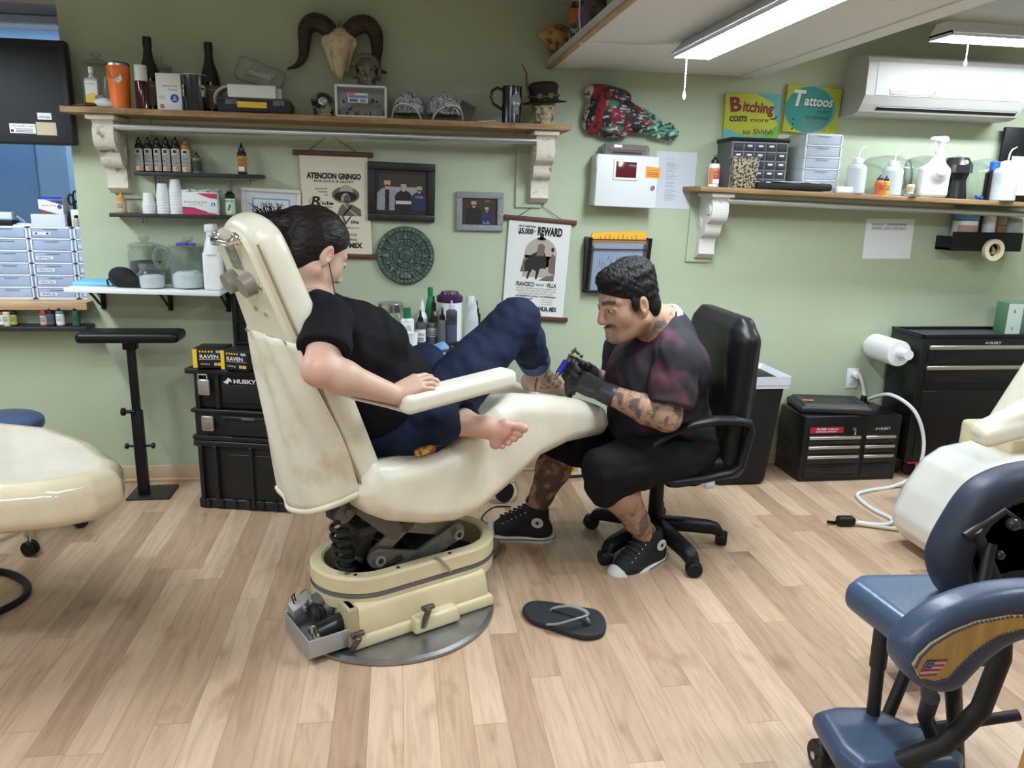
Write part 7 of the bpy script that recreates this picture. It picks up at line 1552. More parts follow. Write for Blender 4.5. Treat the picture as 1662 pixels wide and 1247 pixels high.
#OFFICE CHAIR (faces the footrest, -X)
OC=(1.08,2.96)
oc=thing('office_chair','black leather office chair on casters under the tattooing man','chair',(OC[0],OC[1],0))
mb=MB();mb.cone((0,0,.06),(0,0,.30),.032,.030,24);mb.cone((0,0,.17),(0,0,.36),.024,n=20);mb.cone((0,0,.07),(0,0,.125),.046,.038,24);mb.build('column',black_plastic,oc)
angs=[math.atan2(2.667-OC[1],1.15-OC[0])+k*2*PI/5 for k in range(5)]
for a in angs:
 e=Vector((math.cos(a),math.sin(a),0));p=Vector((-e.y,e.x,0))
 mb=MB();P0,P1=e*.03,e*.285
 prof=[(0,.130,.034),(.4,.122,.032),(.85,.108,.028),(1.0,.095,.026),(1.06,.072,.024)]
 V=[]
 for f,zt_,hw in prof:
  c_=P0 .lerp(P1,f)
  for sx,z in((-1,zt_-.048),(-1,zt_-.008),(-.6,zt_),(.6,zt_),(1,zt_-.008),(1,zt_-.048)):V.append(c_+p*(sx*hw)+Vector((0,0,z)))
 F=[]
 for i in range(len(prof)-1):
  for j in range(6):k=(j+1)%6;F.append((6*i+j,6*(i+1)+j,6*(i+1)+k,6*i+k))
 F+=[tuple(range(6)),tuple(range(6*len(prof)-1,6*len(prof)-7,-1))]
 mb.add(V,F,0,True);leg=mb.build('leg',black_plastic,oc)
 c_=MB();q=e*.300;M0=Matrix.Translation((q.x,q.y,.031))@Matrix.Rotation(a+1.2,4,'Z')@Matrix.Rotation(PI/2,4,'X')
 for s_ in(-1,1):c_.lathe([(0,0),(.026,0),(.031,.004),(.031,.018),(.026,.022),(0,.022)],22,M=M0@Matrix.Translation((0,0,-.011+s_*.014)))
 c_.lathe([(.033,-.010),(.035,0),(.033,.010)],22,M=M0);c_.build('caster',black_plastic,leg)
MB().box((0,0,.372),(.26,.24,.03),bev=.006).box((.0,-.10,.36),(.14,.05,.05),bev=.006).build('tilt_mechanism',dark_metal,oc);MB().tube([(.02,-.05,.36),(.10,.18,.34),(.13,.24,.30)],.007,8).box((.14,.25,.28),(.025,.03,.07),bev=.008).build('height_lever',black_plastic,oc)
S=SDF((-.32,-.33,.34),(.34,.33,.52),.008);S.box((0.02,0,.43),(.255,.255,.05),.045).cone((-.22,-.2,.43),(-.22,.2,.43),.05,.05,.03);S.build('seat',black_leather,oc,smooth_it=2)
S=SDF((.10,-.34,.30),(.46,.34,1.08),.008)
BKP=[(.170,.40),(.175,.55),(.185,.72),(.172,.88),(.178,.98),(.215,1.025),(.265,1.02),(.300,.94),(.305,.72),(.275,.52),(.265,.38)]
S.extrude(BKP,1,-.235,.235,rnd=.05);
for sy in(-1,1):S.cone((.21,sy*.225,.45),(.235,sy*.225,.93),.045,.05,.03)
S.cone((.165,0,.60),(.165,0,.66),.05,.05,.05);S.cone((.155,-.18,.74),(.155,.18,.74),.006,.006,.02,True);S.cone((.165,-.18,.56),(.165,.18,.56),.006,.006,.02,True)
S.build('backrest',black_leather,oc,smooth_it=2)
MB().box((.275,0,.48),(.05,.30,.26),rot=(0,-.05,0),bev=.02,seg=3).box((.18,0,.375),(.20,.16,.03),bev=.008).build('back_shell',black_plastic,oc)
def arm_loop(name,y):
 def L(p,w_=.0):return(p[0]-OC[0],y+w_,p[1])
 top=[(1.335,.600),(1.325,.628),(1.27,.640),(1.19,.642),(1.10,.628),(1.02,.597),(.955,.555),(.945,.535)]
 low=[(.945,.535),(.985,.47),(1.005,.415),(1.035,.395),(1.16,.405),(1.27,.425),(1.31,.455),(1.32,.52),(1.335,.600)]
 mb=MB();mb.tube([L(p)for p in top],[.022,.027,.030,.030,.028,.024,.020,.018],12,flat=.62);mb.tube([L(p)for p in low],[.018,.021,.021,.020,.019,.019,.020,.020,.022],12,flat=.8)
 mb.box((.02,y+(.05 if y<0 else-.05),.395),(.16,.10,.014),bev=.004);mb.build(name,mat('arm_plastic',(.010,.010,.012),.42,spec=.3),oc)
arm_loop('armrest',-.285);arm_loop('armrest',.285)
#BIN, TOOL CHESTS, TOWEL ROLL, CORD
t=thing('trash_bin','tall black trash bin with a white bag folded over its rim','bin',(1.775,3.72,0))
mb=MB();mb.box((0,0,.29),(.36,.30,.58),bev=.03,seg=4,taper=.76);mb.build('bin',mat('bin_black',(.011,.011,.012),.5,spec=.3),t)
mb=MB()
for z0,z1,g in((.555,.600,.012),(.535,.56,.008)):
 w2,d2=.18+g,.15+g;L=[(-w2,-d2),(w2,-d2),(w2,d2),(-w2,d2)]
 mb.add([(x*.99,y*.99,z0)for x,y in L]+[(x,y,z1)for x,y in L],[(i,(i+1)%4,4+(i+1)%4,4+i)for i in range(4)])
mb.add([(x*(.18+.012)/.192,y,.600)for x,y in((-.192,-.162),(.192,-.162),(.192,.162),(-.192,.162))]+[(-.16,-.13,.57),(.16,-.13,.57),(.16,.13,.57),(-.16,.13,.57)],[(i,(i+1)%4,4+(i+1)%4,4+i)for i in range(4)]+[(4,5,6,7)])
mb.build('bin_bag',mat('bag_lilac',(.66,.66,.76),.35,bump=.3,bscale=40),t);MB().sph((-.02,-.08,.60),(.04,.03,.03),n=12,m=8).build('rubbish',col('rubbish_mauve',(.40,.22,.55),.5),t)
tool_b=mat('tool_black',(.009,.009,.010),.3,coat=.15,spec=.3);pull=mat('drawer_pull',(.60,.58,.53),.3,.9)
def husky(mb,x,z,h,y,mi=0):
 mb.text('HUSKY',x,z,h,y,mi,w=h*5.2,bold=.04);a=x-h*3.6
 mb.face2([(a-h*.9,z+h*.3),(a-h*.2,z),(a+.0,z+h*.35),(a+h*.6,z+h*.2),(a+h*.45,z+h*.8),(a-h*.1,z+h),(a-h*.3,z+h*.6)],y,mi)
t=thing('tool_chest','low black six drawer tool chest on the floor under the outlet','tool chest',(2.39,3.765,0));W_,D_,H_=.56,.27,.365
MB().box((0,0,H_/2),(W_,D_,H_),bev=.006).build('body',tool_b,t);MB().box((-W_/2-.002,.02,.20),(.006,.08,.04),bev=.002).build('side_handle',black_matte,t)
for j,zz in enumerate((.225,.172,.118)):
 for x0,x1,in((-W_/2+.03,.045),(.075,W_/2-.03)):
  d=MB().box(((x0+x1)/2,-D_/2-.002,zz+.01),(x1-x0,.008,.048),bev=.002).build('drawer',black_gloss,t);MB().box(((x0+x1)/2,-D_/2-.010,zz+.022),(x1-x0,.014,.016),bev=.004).build('pull',pull,d)
MB().box((-.1,-D_/2-.002,.06),(.31,.006,.07),bev=.002).box((.16,-D_/2-.002,.06),(.17,.006,.07),bev=.002).box((-.1,-D_/2-.006,.035),(.31,.006,.006),bev=.001).build('lower_panel',black_gloss,t)
mb=MB();y=-D_/2-.0008;mb.rect2(-W_/2+.035,.272,-.055,.305,y,0);mb.text('10,366',-.18,.290,.010,y-.0004,1,w=.055,bold=.03);mb.text('CUBIC IN',-.115,.290,.007,y-.0004,1,w=.06,bold=.03);mb.text('STORAGE CAPACITY',-.15,.277,.006,y-.0004,1,w=.12,bold=.03);husky(mb,.185,.285,.013,y,2);mb.build('stickers',[col('sticker_red',(.42,.02,.04),.4),white_paper,col('logo_silver',(.45,.44,.42),.3)],t)
MB().cone((.005,-D_/2,.292),(.005,-D_/2-.008,.292),.010,n=16).box((.008,-D_/2-.012,.278),(.008,.003,.03),bev=.001).build('lock_key',chrome,t)
t=thing('container_lid','black plastic container lid with an orange sticker on the low tool chest','lid',(2.325,3.775,H_))
S=SDF((-.24,-.19,-.01),(.24,.19,.07),.005);S.box((0,0,.020),(.195,.125,.020),.016,axes=((.98,-.18,0),(.18,.98,0),(0,0,1))).box((0,0,.04),(.175,.105,.014),.01,.01,axes=((.98,-.18,0),(.18,.98,0),(0,0,1))).box((0,0,.062),(.145,.075,.014),.008,.006,True,axes=((.98,-.18,0),(.18,.98,0),(0,0,1)));S.build('lid',mat('lid_black',(.02,.021,.023),.4),t)
mb=MB();mb.add([(-.17,-.02,.0545),(-.11,-.03,.0545),(-.10,-.005,.0545),(-.16,.008,.0545)],[(0,1,2,3)]);mb.build('sticker',col('sticker_orange',(.65,.16,.07),.5),t)
t=thing('tool_cabinet','tall black rolling tool cabinet at the right against the wall','tool cabinet',(3.09,3.772,0));W_,D_=.73,.27
MB().box((0,0,.435),(W_,D_,.69),bev=.006).build('body',tool_b,t)
mb=MB();mb.box((0,-D_/2+.006,.79),(W_,.012,.02),bev=.003);mb.box((0,D_/2-.006,.79),(W_,.012,.02),bev=.003)
for sx in(-1,1):mb.box((sx*(W_/2-.006),0,.79),(.012,D_,.02),bev=.003)
mb.build('top_rim',tool_b,t);MB().box((0,0,.781),(W_-.02,D_-.02,.004)).build('top_mat',mat('mat_grey',(.045,.05,.055),.5),t)
for zz in(.655,.545):
 d=MB().box((.01,-D_/2-.003,zz+.04),(W_-.06,.010,.09),bev=.002).build('drawer',black_gloss,t);MB().box((.01,-D_/2-.014,zz+.078),(W_-.05,.018,.022),bev=.005).build('pull',pull,d)
MB().box((.01,-D_/2-.003,.31),(W_-.06,.010,.37),bev=.003).build('door_panel',tool_b,t);MB().box((-.08,-D_/2-.009,.21),(.10,.008,.045),bev=.003).box((-.08,-D_/2-.0135,.21),(.08,.002,.03),1).build('door_latch',[black_plastic,col('latch_hole',(.004,.004,.004))],t)
mb=MB();husky(mb,.06,.748,.014,-D_/2-.0035,0);mb.build('logo',[MATS['logo_silver']],t);MB().rect2(-.35,.085,-.26,.096,-D_/2-.0035).build('red_sticker',MATS['sticker_red'],t)
for x in(-.29,.29):
 MB().lathe([(0,0),(.045,0),(.048,.004),(.048,.024),(.045,.028),(0,.028)],22,M=Matrix.Translation((x,-.08,.048))@Matrix.Rotation(PI/2,4,'X')@Matrix.Translation((0,0,-.014))).box((x+.02,-.10,.055),(.03,.05,.07),1,bev=.01,seg=3).build('caster',[black_plastic,steel],t)
t=thing('green_carton','green and white carton standing on the tall tool cabinet','box',(3.40,3.80,.783));MB().box((0,0,.085),(.20,.09,.17),bev=.002).build('carton',col('carton_green',(.10,.22,.12),.5),t);mb=MB();mb.rect2(-.10,0,-.01,.165,-.0455,0);mb.rect2(.0,.06,.1,.16,-.0455,2);mb.text('6',-.06,.115,.022,-.046,1);mb.text('II',-.06,.02,.018,-.046,1);mb.build('print',[col('carton_pale',(.62,.70,.66),.5),ink,col('carton_blue',(.12,.20,.45),.5)],t)
t=thing('paper_towel_roll','thick white paper towel roll on a wall holder beside the tall cabinet','roll',(2.62,WY,.693))
MB().lathe([(.020,-.045),(.067,-.045),(.069,-.05),(.069,-.262),(.066,-.268),(.020,-.268)],40,M=Matrix.Rotation(-PI/2,4,'X')).add([(-.069+.0,-.05,0),(-.069,-.262,0),(-.064,-.262,-.028),(-.064,-.05,-.028)],[(0,1,2,3)]).build('paper',mat('towel_paper',(.80,.81,.82),.85,bump=.1,bscale=60),t)
MB().cone((0,-.262,.006),(0,-.345,.008),.027,.026,26).build('core',white_paper,t);MB().cone((0,0,0),(0,-.30,0),.010,n=12).cone((0,0,0),(0,-.012,0),.04,n=20).build('holder',white_plastic,t)
oz=atY(1383,614,WY)
t=thing('power_cord','white extension cord from the wall outlet down to the floor','cord',(oz[0],WY,0))
ox,oy=oz[0],WY
def cp(p):return(p[0]-ox,p[1]-oy,p[2])
MB().cone(cp((ox+.008,3.925,.525)),cp((ox+.008,3.885,.522)),.022,.019,20).build('plug',white_plastic,t)
MB().tube(bez([cp(p)for p in((ox+.01,3.885,.522),(2.56,3.87,.50),(2.575,3.86,.44),(2.575,3.85,.415))]),.010,10).build('plug_lead',mat('lead_tan',(.62,.58,.48),.5),t)
MB().box(cp((2.572,3.845,.395)),(.032,.03,.045),rot=(0,.3,0),bev=.006).box(cp((2.590,3.84,.37)),(.02,.02,.03),rot=(0,.4,0),bev=.004).build('socket_end',black_plastic,t)
MB().tube(bez([cp(p)for p in((2.585,3.82,.405),(2.60,3.66,.47),(2.69,3.57,.40),(2.74,3.53,.24),(2.70,3.50,.08),(2.58,3.50,.012),(2.42,3.46,.010),(2.31,3.40,.010),(2.28,3.24,.010),(2.30,3.10,.010),(2.24,3.045,.010),(2.16,3.05,.012),(2.10,3.06,.02))]),.0095,10).build('cord',mat('cord_white',(.74,.75,.76),.45),t)
MB().tube(bez([cp(p)for p in((2.06,3.065,.022),(2.16,3.03,.012),(2.26,2.98,.012),(2.36,2.93,.02))]),.009,10).build('chair_lead',MATS['lead_tan'],t)
MB().box(cp((2.045,3.07,.024)),(.085,.045,.045),rot=(0,0,-.1),bev=.014,seg=3).box(cp((1.985,3.085,.012)),(.05,.01,.014),rot=(0,.2,.2),bev=.002).build('wall_plug',black_plastic,t)
#RIGHT: SECOND RECLINING CHAIR
t=thing('reclining_chair','glossy cream reclining chair at the right behind the massage chair','chair',(2.3,2.8,0))
S=SDF((-.48,-.40,-.02),(.80,.40,.62),.009)
RP_=[(1.90,.17),(1.905,.11),(1.95,.045),(2.05,.03),(2.6,.03),(3.0,.05),(3.0,.50),(2.55,.50),(2.25,.485),(2.09,.455),(2.01,.40),(1.94,.28)]
S.extrude([(p[0]-2.08,p[1])for p in RP_],1,-.26,.12,rnd=.085)
gw=mat('gloss_white_vinyl',(.72,.70,.66),.10,coat=.8);S.build('leg_cushion',gw,t,smooth_it=2)
MB().tube([(-.08,-.245,.33),(.02,-.262,.395),(.22,-.262,.375),(.42,-.262,.345)],.003,6).build('cover_seam',col('seam_dark',(.25,.23,.2),.5),t)
S=SDF((-.02,-.32,.40),(.9,.32,.98),.009);S.extrude([(.20,.46),(.32,.50),(.55,.95),(.75,.95),(.75,.46)],1,-.24,.24,rnd=.05);S.build('back_cushion',cream_vinyl,t,smooth_it=2)
S=SDF((-.24,-.46,.56),(.6,-.18,.98),.007);S.box((-.06,-.33,.645),(.11,.05,.035),.02,axes=((.97,0,.24),(0,1,0),(-.24,0,.97))).chain([(-.15,-.33,.655),(.0,-.33,.715),(.18,-.33,.82),(.45,-.33,.90)],[.030,.035,.052,.06],.02,flat=((0,1,0),1.15));S.build('armrest',mat('arm_draped',(.80,.75,.63),.3),t,smooth_it=2)
MB().box((.4,0,.30),(.5,.3,.5),bev=.02).build('pedestal',cream_plastic,t)
#MASSAGE CHAIR
t=thing('massage_chair','navy padded portable massage chair in the right foreground','massage chair',(1.3,1.5,0));O3=np.array((1.3,1.5,0))
def L3(p):return(p[0]-1.3,p[1]-1.5,p[2])
navy2=mat('navy_pad',(.046,.070,.125),.36,bump=.06,bscale=140)
S=SDF((-.40,-.20,.13),(.18,.18,.28),.006);S.extrude([(p[0]-1.3,p[1]-1.5)for p in((1.020,1.560),(1.085,1.575),(1.185,1.562),(1.275,1.45),(1.30,1.375),(1.26,1.335),(1.02,1.345),(1.0,1.42))],2,.150,.222,rnd=.032);S.build('kneeler_pad',navy2,t,smooth_it=2)
S=SDF((-.26,-.20,.42),(.24,.36,.60),.006);S.extrude([(p[0]-1.3,p[1]-1.5)for p in((1.135,1.665),(1.19,1.705),(1.41,1.69),(1.45,1.61),(1.37,1.49),(1.23,1.415),(1.17,1.42),(1.15,1.48))],2,.425,.515,rnd=.034);S.build('seat_pad',mat('navy_seat',(.062,.098,.175),.30,bump=.05,bscale=140),t,smooth_it=2)
arc=lambda cx_,cz_,rx,rz_,a0,a1,n:[(cx_+rx*math.cos(math.radians(a0+(a1-a0)*i/n)),cz_+rz_*math.sin(math.radians(a0+(a1-a0)*i/n)))for i in range(n+1)]
out_px=[(1448,1068),(1450,1045),(1462,1025),(1490,1000),(1530,975),(1580,957),(1640,946),(1720,944),(1800,952)];in_px=[(1800,1040),(1720,1025),(1662,1024),(1620,1036),(1585,1060),(1560,1085),(1540,1105),(1515,1112),(1490,1108),(1468,1095),(1455,1080)]
PO=[(q[0]-1.3,q[2])for q in(atY(x,y,1.245)for x,y in out_px+in_px)]
S=SDF((-.40,-.42,.50),(.12,-.16,.84),.006);S.extrude(smooth_poly(PO),1,-.30,-.215,rnd=.03);S.build('arm_rest',navy2,t,smooth_it=2)
wp=[(1484,1082),(1492,1066),(1512,1046),(1545,1026),(1585,1010),(1640,1000),(1720,998),(1800,1005),(1800,1036),(1720,1021),(1662,1020),(1618,1032),(1582,1056),(1555,1082),(1538,1101),(1515,1107),(1494,1102)]
YW=1.196
mb=MB();PW=[(q[0]-1.3,q[2])for q in(atY(x,y,YW)for x,y in wp)];mb.prism(PW,.012,M=Matrix.Translation((0,YW-1.5-.002,0)));mb.build('wood_underside',mat('birch_ply',(.50,.34,.12),.5,var=.12,scale=8,stretch=(6,1,1)),t)
c=sum((Vector((p[0],0,p[1]))for p in PW),Vector())/len(PW)
mb=MB()
for a_,b_ in zip(PW[-9:-1],PW[-8:]):
 n_=6
 for i in range(n_):u=i/n_;mb.sph((a_[0]*(1-u)+b_[0]*u,YW-1.5-.003,a_[1]*(1-u)+b_[1]*u),(.0032,.003,.0032),n=6,m=4)
mb.build('vinyl_edge',navy2,t);mb=MB()
for a_,b_ in zip(PW[:7],PW[1:8]):
 n_=8
 for i in range(n_):u=i/n_;mb.sph((a_[0]*(1-u)+b_[0]*u,YW-1.5-.003,a_[1]*(1-u)+b_[1]*u),(.0032,.003,.0032),n=6,m=4)
mb.build('vinyl_edge',navy2,t)
fq=[atY(x,y,YW-.004)for x,y in((1490,1099),(1520,1097),(1540,1071),(1505,1072))]
mb=MB();P=[(q[0]-1.3,q[2])for q in fq];y=YW-1.5-.0035
def lerp2(u,v_):a_=[P[0][i]*(1-u)+P[1][i]*u for i in(0,1)];b_=[P[3][i]*(1-u)+P[2][i]*u for i in(0,1)];return(a_[0]*(1-v_)+b_[0]*v_,a_[1]*(1-v_)+b_[1]*v_)
for k in range(7):mb.face2([lerp2(0,k/7),lerp2(1,k/7),lerp2(1,(k+1)/7),lerp2(0,(k+1)/7)],y,0 if k%2==0 else 1)
mb.face2([lerp2(0,.43),lerp2(.45,.43),lerp2(.45,1),lerp2(0,1)],y-.0005,2)
for i in range(3):
 for j in range(3):q=lerp2(.08+.14*i,.52+.17*j);mb.disc2(q[0],q[1],.0015,y=y-.001,mi=1,n=8)
mb.build('flag_sticker',[col('flag_red',(.40,.05,.06)),col('flag_white',(.55,.50,.50)),col('flag_blue',(.05,.06,.22))],t)
CP_=[(1508,918),(1514,885),(1535,845),(1565,800),(1600,772),(1660,752),(1740,752),(1800,800),(1800,905),(1662,950),(1600,962),(1555,969),(1525,960)]
Q=[(q[0]-1.3,q[2])for q in(atY(x,y,1.56)for x,y in CP_)]
S=SDF((-.10,-.10,.50),(.36,.18,.92),.006);S.extrude(smooth_poly(Q),1,.0,.11,rnd=.045)
cx_=sum(p[0]for p in Q)/len(Q);cz_=sum(p[1]for p in Q)/len(Q)
Q2=[(cx_+(p[0]-cx_)*.74+.03,cz_+(p[1]-cz_)*.74-.012)for p in Q];S.extrude(smooth_poly(Q2),1,-.06,.045,rnd=.015,sub=True,k=.02);S.build('chest_pad',mat('navy_dark',(.024,.032,.055),.5,bump=.12,bscale=25),t,smooth_it=2)
MB().prism(Q2,.012,M=Matrix.Translation((0,.045,0))).build('pad_board',black_matte,t)
fr=MB()
def tb_(P,r=.018):fr.tube([L3(p)for p in P],r,12)
tb_([(1.17,1.55,.46),(1.165,1.54,.34)],.020);tb_([(1.165,1.54,.36),(1.158,1.52,.20)],.016)
tb_([(1.30,1.36,.66),(1.29,1.32,.50),(1.255,1.31,.38),(1.20,1.33,.28),(1.13,1.37,.21)],.022)
tb_([(1.12,1.30,.43),(1.20,1.40,.30),(1.28,1.42,.16),(1.40,1.40,.02)]);tb_([(1.20,1.34,.44),(1.28,1.40,.28),(1.38,1.46,.02)])
tb_([(1.34,1.62,.47),(1.42,1.70,.30),(1.52,1.78,.06)]);tb_([(1.15,1.60,.10),(1.35,1.55,.14),(1.55,1.50,.20)],.014);tb_([(1.33,1.50,.72),(1.40,1.52,.62),(1.46,1.50,.50)],.016);tb_([(1.38,1.50,.68),(1.34,1.46,.55),(1.30,1.38,.44)],.014);tb_([(1.30,1.60,.30),(1.22,1.56,.14),(1.14,1.60,.08)],.016);tb_([(1.31,1.50,.70),(1.40,1.505,.76),(1.46,1.51,.72)],.012);fr.build('frame',mat('frame_tube',(.016,.016,.017),.45),t)
for q in(MB().sph(L3((1.415,1.485,.735)),.016,n=12,m=8),MB().sph(L3((1.40,1.49,.655)),.012,n=12,m=8),MB().cone(L3((1.515,1.72,.34)),L3((1.515,1.66,.34)),.022,n=16)):q.build('adjust_knob',mat('knob_dark',(.05,.05,.05),.25,.3),t)
MB().lathe([(0,0),(.036,0),(.040,.006),(.040,.044),(.036,.05),(0,.05)],24,M=Matrix.Translation(L3((1.10,1.605,.040)))@Matrix.Rotation(PI/2,4,'Y')@Matrix.Translation((0,0,-.03))).cone(L3((1.069,1.605,.04)),L3((1.065,1.605,.04)),.010,n=12,mi=1).build('wheel',[black_plastic,steel],t)
S=SDF((.16,.28,.05),(.50,.62,.18),.008);S.box(L3((1.62,1.95,.11)),(.11,.09,.03),.025);S.build('second_kneeler',navy2,t)
t=thing('wood_post','orange brown wooden board standing at the right frame edge','board',(1.13,1.02,0));MB().box((.02,0,.40),(.14,.03,.80),rot=(0,.10,0),bev=.003).build('board',mat('orange_wood',(.45,.22,.06),.5,var=.15,scale=5,stretch=(8,8,1)),t)
#FLIP-FLOP
def ff(px,py):q=atZ(px,py,.018);return q
t=thing('flip_flop','single black flip flop with grey straps lying on the wood floor','sandal',(0.565,2.41,0));FO=np.array((.565,2.41,0))
outl=[(848,992),(853,981),(870,976),(900,979),(940,986),(968,991),(981,1003),(984,1018),(976,1030),(950,1034),(920,1027),(890,1017),(862,1007)]
PF=[tuple((atZ(x,y,.018)-FO)[:2])for x,y in outl]
S=SDF((-.22,-.16,-.005),(.22,.16,.04),.004);S.extrude(smooth_poly(PF),2,.001,.024,rnd=.007);S.build('sole',mat('sole_black',(.020,.021,.026),.7,bump=.1,bscale=200),t,smooth_it=2)
def fp(px,py,z):q=atZ(px,py,z)-FO;return(q[0],q[1],z)
MB().tube(bez([fp(888,1014,.022),fp(905,1013,.040),fp(930,1006,.058),fp(950,1000,.062),fp(953,996,.058),fp(946,990,.060),fp(925,984,.058),fp(900,987,.036),fp(893,991,.022)],8),.0075,8,flat=.45).tube(bez([fp(950,999,.060),fp(955,1008,.045),fp(957,1013,.024)],6),.005,8).build('strap',mat('strap_grey',(.30,.30,.31),.35,alpha=.9),t)
#PEOPLE
def nrm(a):a=np.array(a,float);return a/np.linalg.norm(a)
def head(S,O,F,L,U,k,male):
 T=lambda f,l,u:O+k*(F*f+L*l+U*u)
 A=(F,L,U);e=lambda f,l,u,r,kk=.012,sub=False,ax=A:S.ell(T(f,l,u),tuple(k*q for q in r),kk*k,sub,ax)
 c=lambda p,q,ra,rb,kk=.012,sub=False:S.cone(T(*p),T(*q),ra*k,rb*k,kk*k,sub)
 e(-.012,0,.045,(.098,.077,.088));e(.035,0,-.022,(.062,.064,.080),.03)
 for s in(-1,1):
  c((-.01,s*.058,-.055),(.068,s*.022,-.090),.022,.020,.03);e(.052,s*.040,-.022,(.034,.028,.034),.02)
  c((.088,s*.010,.036),(.068,s*.046,.034),.013,.012,.012);e(.100,s*.031,.012,(.018,.019,.013),.008,True)
  e(.076,s*.031,.010,(.0185,.019,.0165),.004);c((.094,s*.014,.0185),(.084,s*.049,.016),.0055,.0055,.004);c((.092,s*.016,.003),(.083,s*.047,.005),.0045,.0045,.004);e(.100,s*.0125,-.031,(.013,.010,.009),.006)
  ea=(nrm(F*.95+L*s*.3),nrm(L*s-F*.3),U)
  e(-.010,s*.079,.0,(.021,.009,.033),.005,False,ea);e(-.003,s*.087,.002,(.011,.006,.019),.003,True,ea);c((-.004,s*.077,-.028),(-.002,s*.078,-.030),.008,.008,.005)
 c((.090,0,.034),(.114,0,-.020),.011,.0145 if male else .0115,.012);e(.112,0,-.026,(.014,.013,.011),.008)
 e(.094,0,-.056,(.014,.024,.0075),.006);e(.091,0,-.068,(.014,.021,.0085),.005);c((.105,-.02,-.062),(.105,.02,-.062),.0015,.0015,.003,True)
 e(.078,0,-.092,(.027,.028,.020),.02)
 if male:e(.032,0,-.090,(.05,.05,.022),.03)
def foot(S,an,f,u,m,k=1.0):
 f,u,m=nrm(f),nrm(u),nrm(m);P=lambda a,b,c:an+k*(f*a+u*b+m*c)
 S.cone(an+u*.06*k,an,.036*k,.036*k,.02);S.ell(P(-.035,-.045,0),(.034*k,)*3,.02);S.cone(P(-.035,-.055,0),P(.105,-.062,.004),.028*k,.026*k,.02)
 S.cone(an,P(.07,-.042,.008),.034*k,.030*k,.02);S.cone(P(.115,-.066,.032),P(.095,-.068,-.036),.020*k,.018*k,.015);S.cone(P(.06,-.045,.012),P(.115,-.062,.012),.030*k,.020*k,.02)
 for i,(c,l,r)in enumerate(((.032,.062,.0145),(.008,.060,.0105),(-.009,.053,.0098),(-.025,.043,.0092),(-.040,.031,.0088))):
  b=P(.112-.010*i*.6,-.066,c);mid=b+k*(f*l*.6+u*.005);S.chain([b,mid,b+k*(f*l-u*.006)],[r*k*1.05,r*k*.88,r*k*1.02],.004)
def hand(S,w,f,n,t,curl,k=1.0,thumb=(.6,.5),spread=.10,g=0.0,only=None):
 """w wrist, f towards the knuckles, n back of the hand, t thumb side; curl = bend of the three joints of each finger"""
 f=nrm(f);n=nrm(n-f*(n@f));t=nrm(t-f*(t@f)-n*(t@n));P=lambda a,b,c:w+k*(f*a+n*b+t*c)
 S.ell(P(.050,0,0),(.050*k+g,.018*k+g,.040*k+g),.012,axes=(f,n,t));S.cone(w,P(.03,0,0),.026*k+g,.024*k+g,.02,flat=(n,.75))
 for i,(c,L,r)in enumerate(((.030,.046,.0098),(.010,.050,.0100),(-.011,.047,.0095),(-.031,.037,.0085))):
  S.cone(P(.03,.003,c*.7),P(.090-.004*i,.004,c),.014*k+g,.012*k+g,.010)
  p=P(.090-.004*i,.004,c);d=nrm(f+t*spread*(1.2-i)*.8);a=0
  for j,(ll,bend)in enumerate(zip((L,L*.62,L*.5),curl[i]if isinstance(curl[0],(tuple,list))else curl)):
   a+=bend;q=p+k*ll*(d*math.cos(a)-n*math.sin(a));S.cone(p,q,r*k*(1-.08*j)+g,r*k*(.93-.08*j)+g,.004);p=q
 b=P(.022,-.006,.026);d1=nrm(f*.62+t*thumb[0]-n*thumb[1]);m_=b+k*.042*d1;S.cone(b,m_,.015*k+g,.0115*k+g,.008);d2=nrm(d1+f*.4-n*.25);S.cone(m_,m_+k*.030*d2,.0115*k+g,.0098*k+g,.004);S.cone(m_+k*.030*d2,m_+k*.052*nrm(d2+f*.2),.0098*k+g,.0085*k+g,.003)
def person(name,label,base,rot):return thing(name,label,'person',base,rot)
def put_part(S,name,m,root,base,color=None,sm=1):o=S.build(name,m,root,color,sm);o.location=-Vector(base);return o
eye_w=col('eye_white',(.62,.58,.54),.2);iris=col('iris',(.03,.015,.01),.15)
def eyes(root,base,O,F,L,U,k,look):
 for s in(-1,1):
  c=O+k*(F*.0795+L*s*.031+U*.011);mb=MB();mb.sph(c-base,.0158*k,0,16,10);d=nrm(look);mb.sph(c+d*.0075*k-base,.0098*k,1,12,8);mb.build('eye',[eye_w,iris],root)
def seg_t(V,a,b):
 a=np.array(a);ab=np.array(b)-a;t=((V-a)@ab)/(ab@ab);return t,np.linalg.norm(V-a-np.clip(t,0,1)[:,None]*ab,axis=1)
def tattoo(V,c,mask,seed,fr,dark,dens):
 """inked ornament: bands, scales and shaded blobs drawn in the skin"""
 a,b,e_=gfield(V,fr,seed),gfield(V,fr*1.5,seed+20),gfield(V,fr*2.6,seed+40)
 sh=np.clip((a+dens*2-.25)*.9+.25*e_*(a>-.2),0,.78)[:,None];ln=(np.abs(b)<.16)
 c2=c*(1-sh)+np.array(dark)*sh;c2[ln]=c2[ln]*.35+np.array(dark)*.45;c[mask]=c2[mask];return c
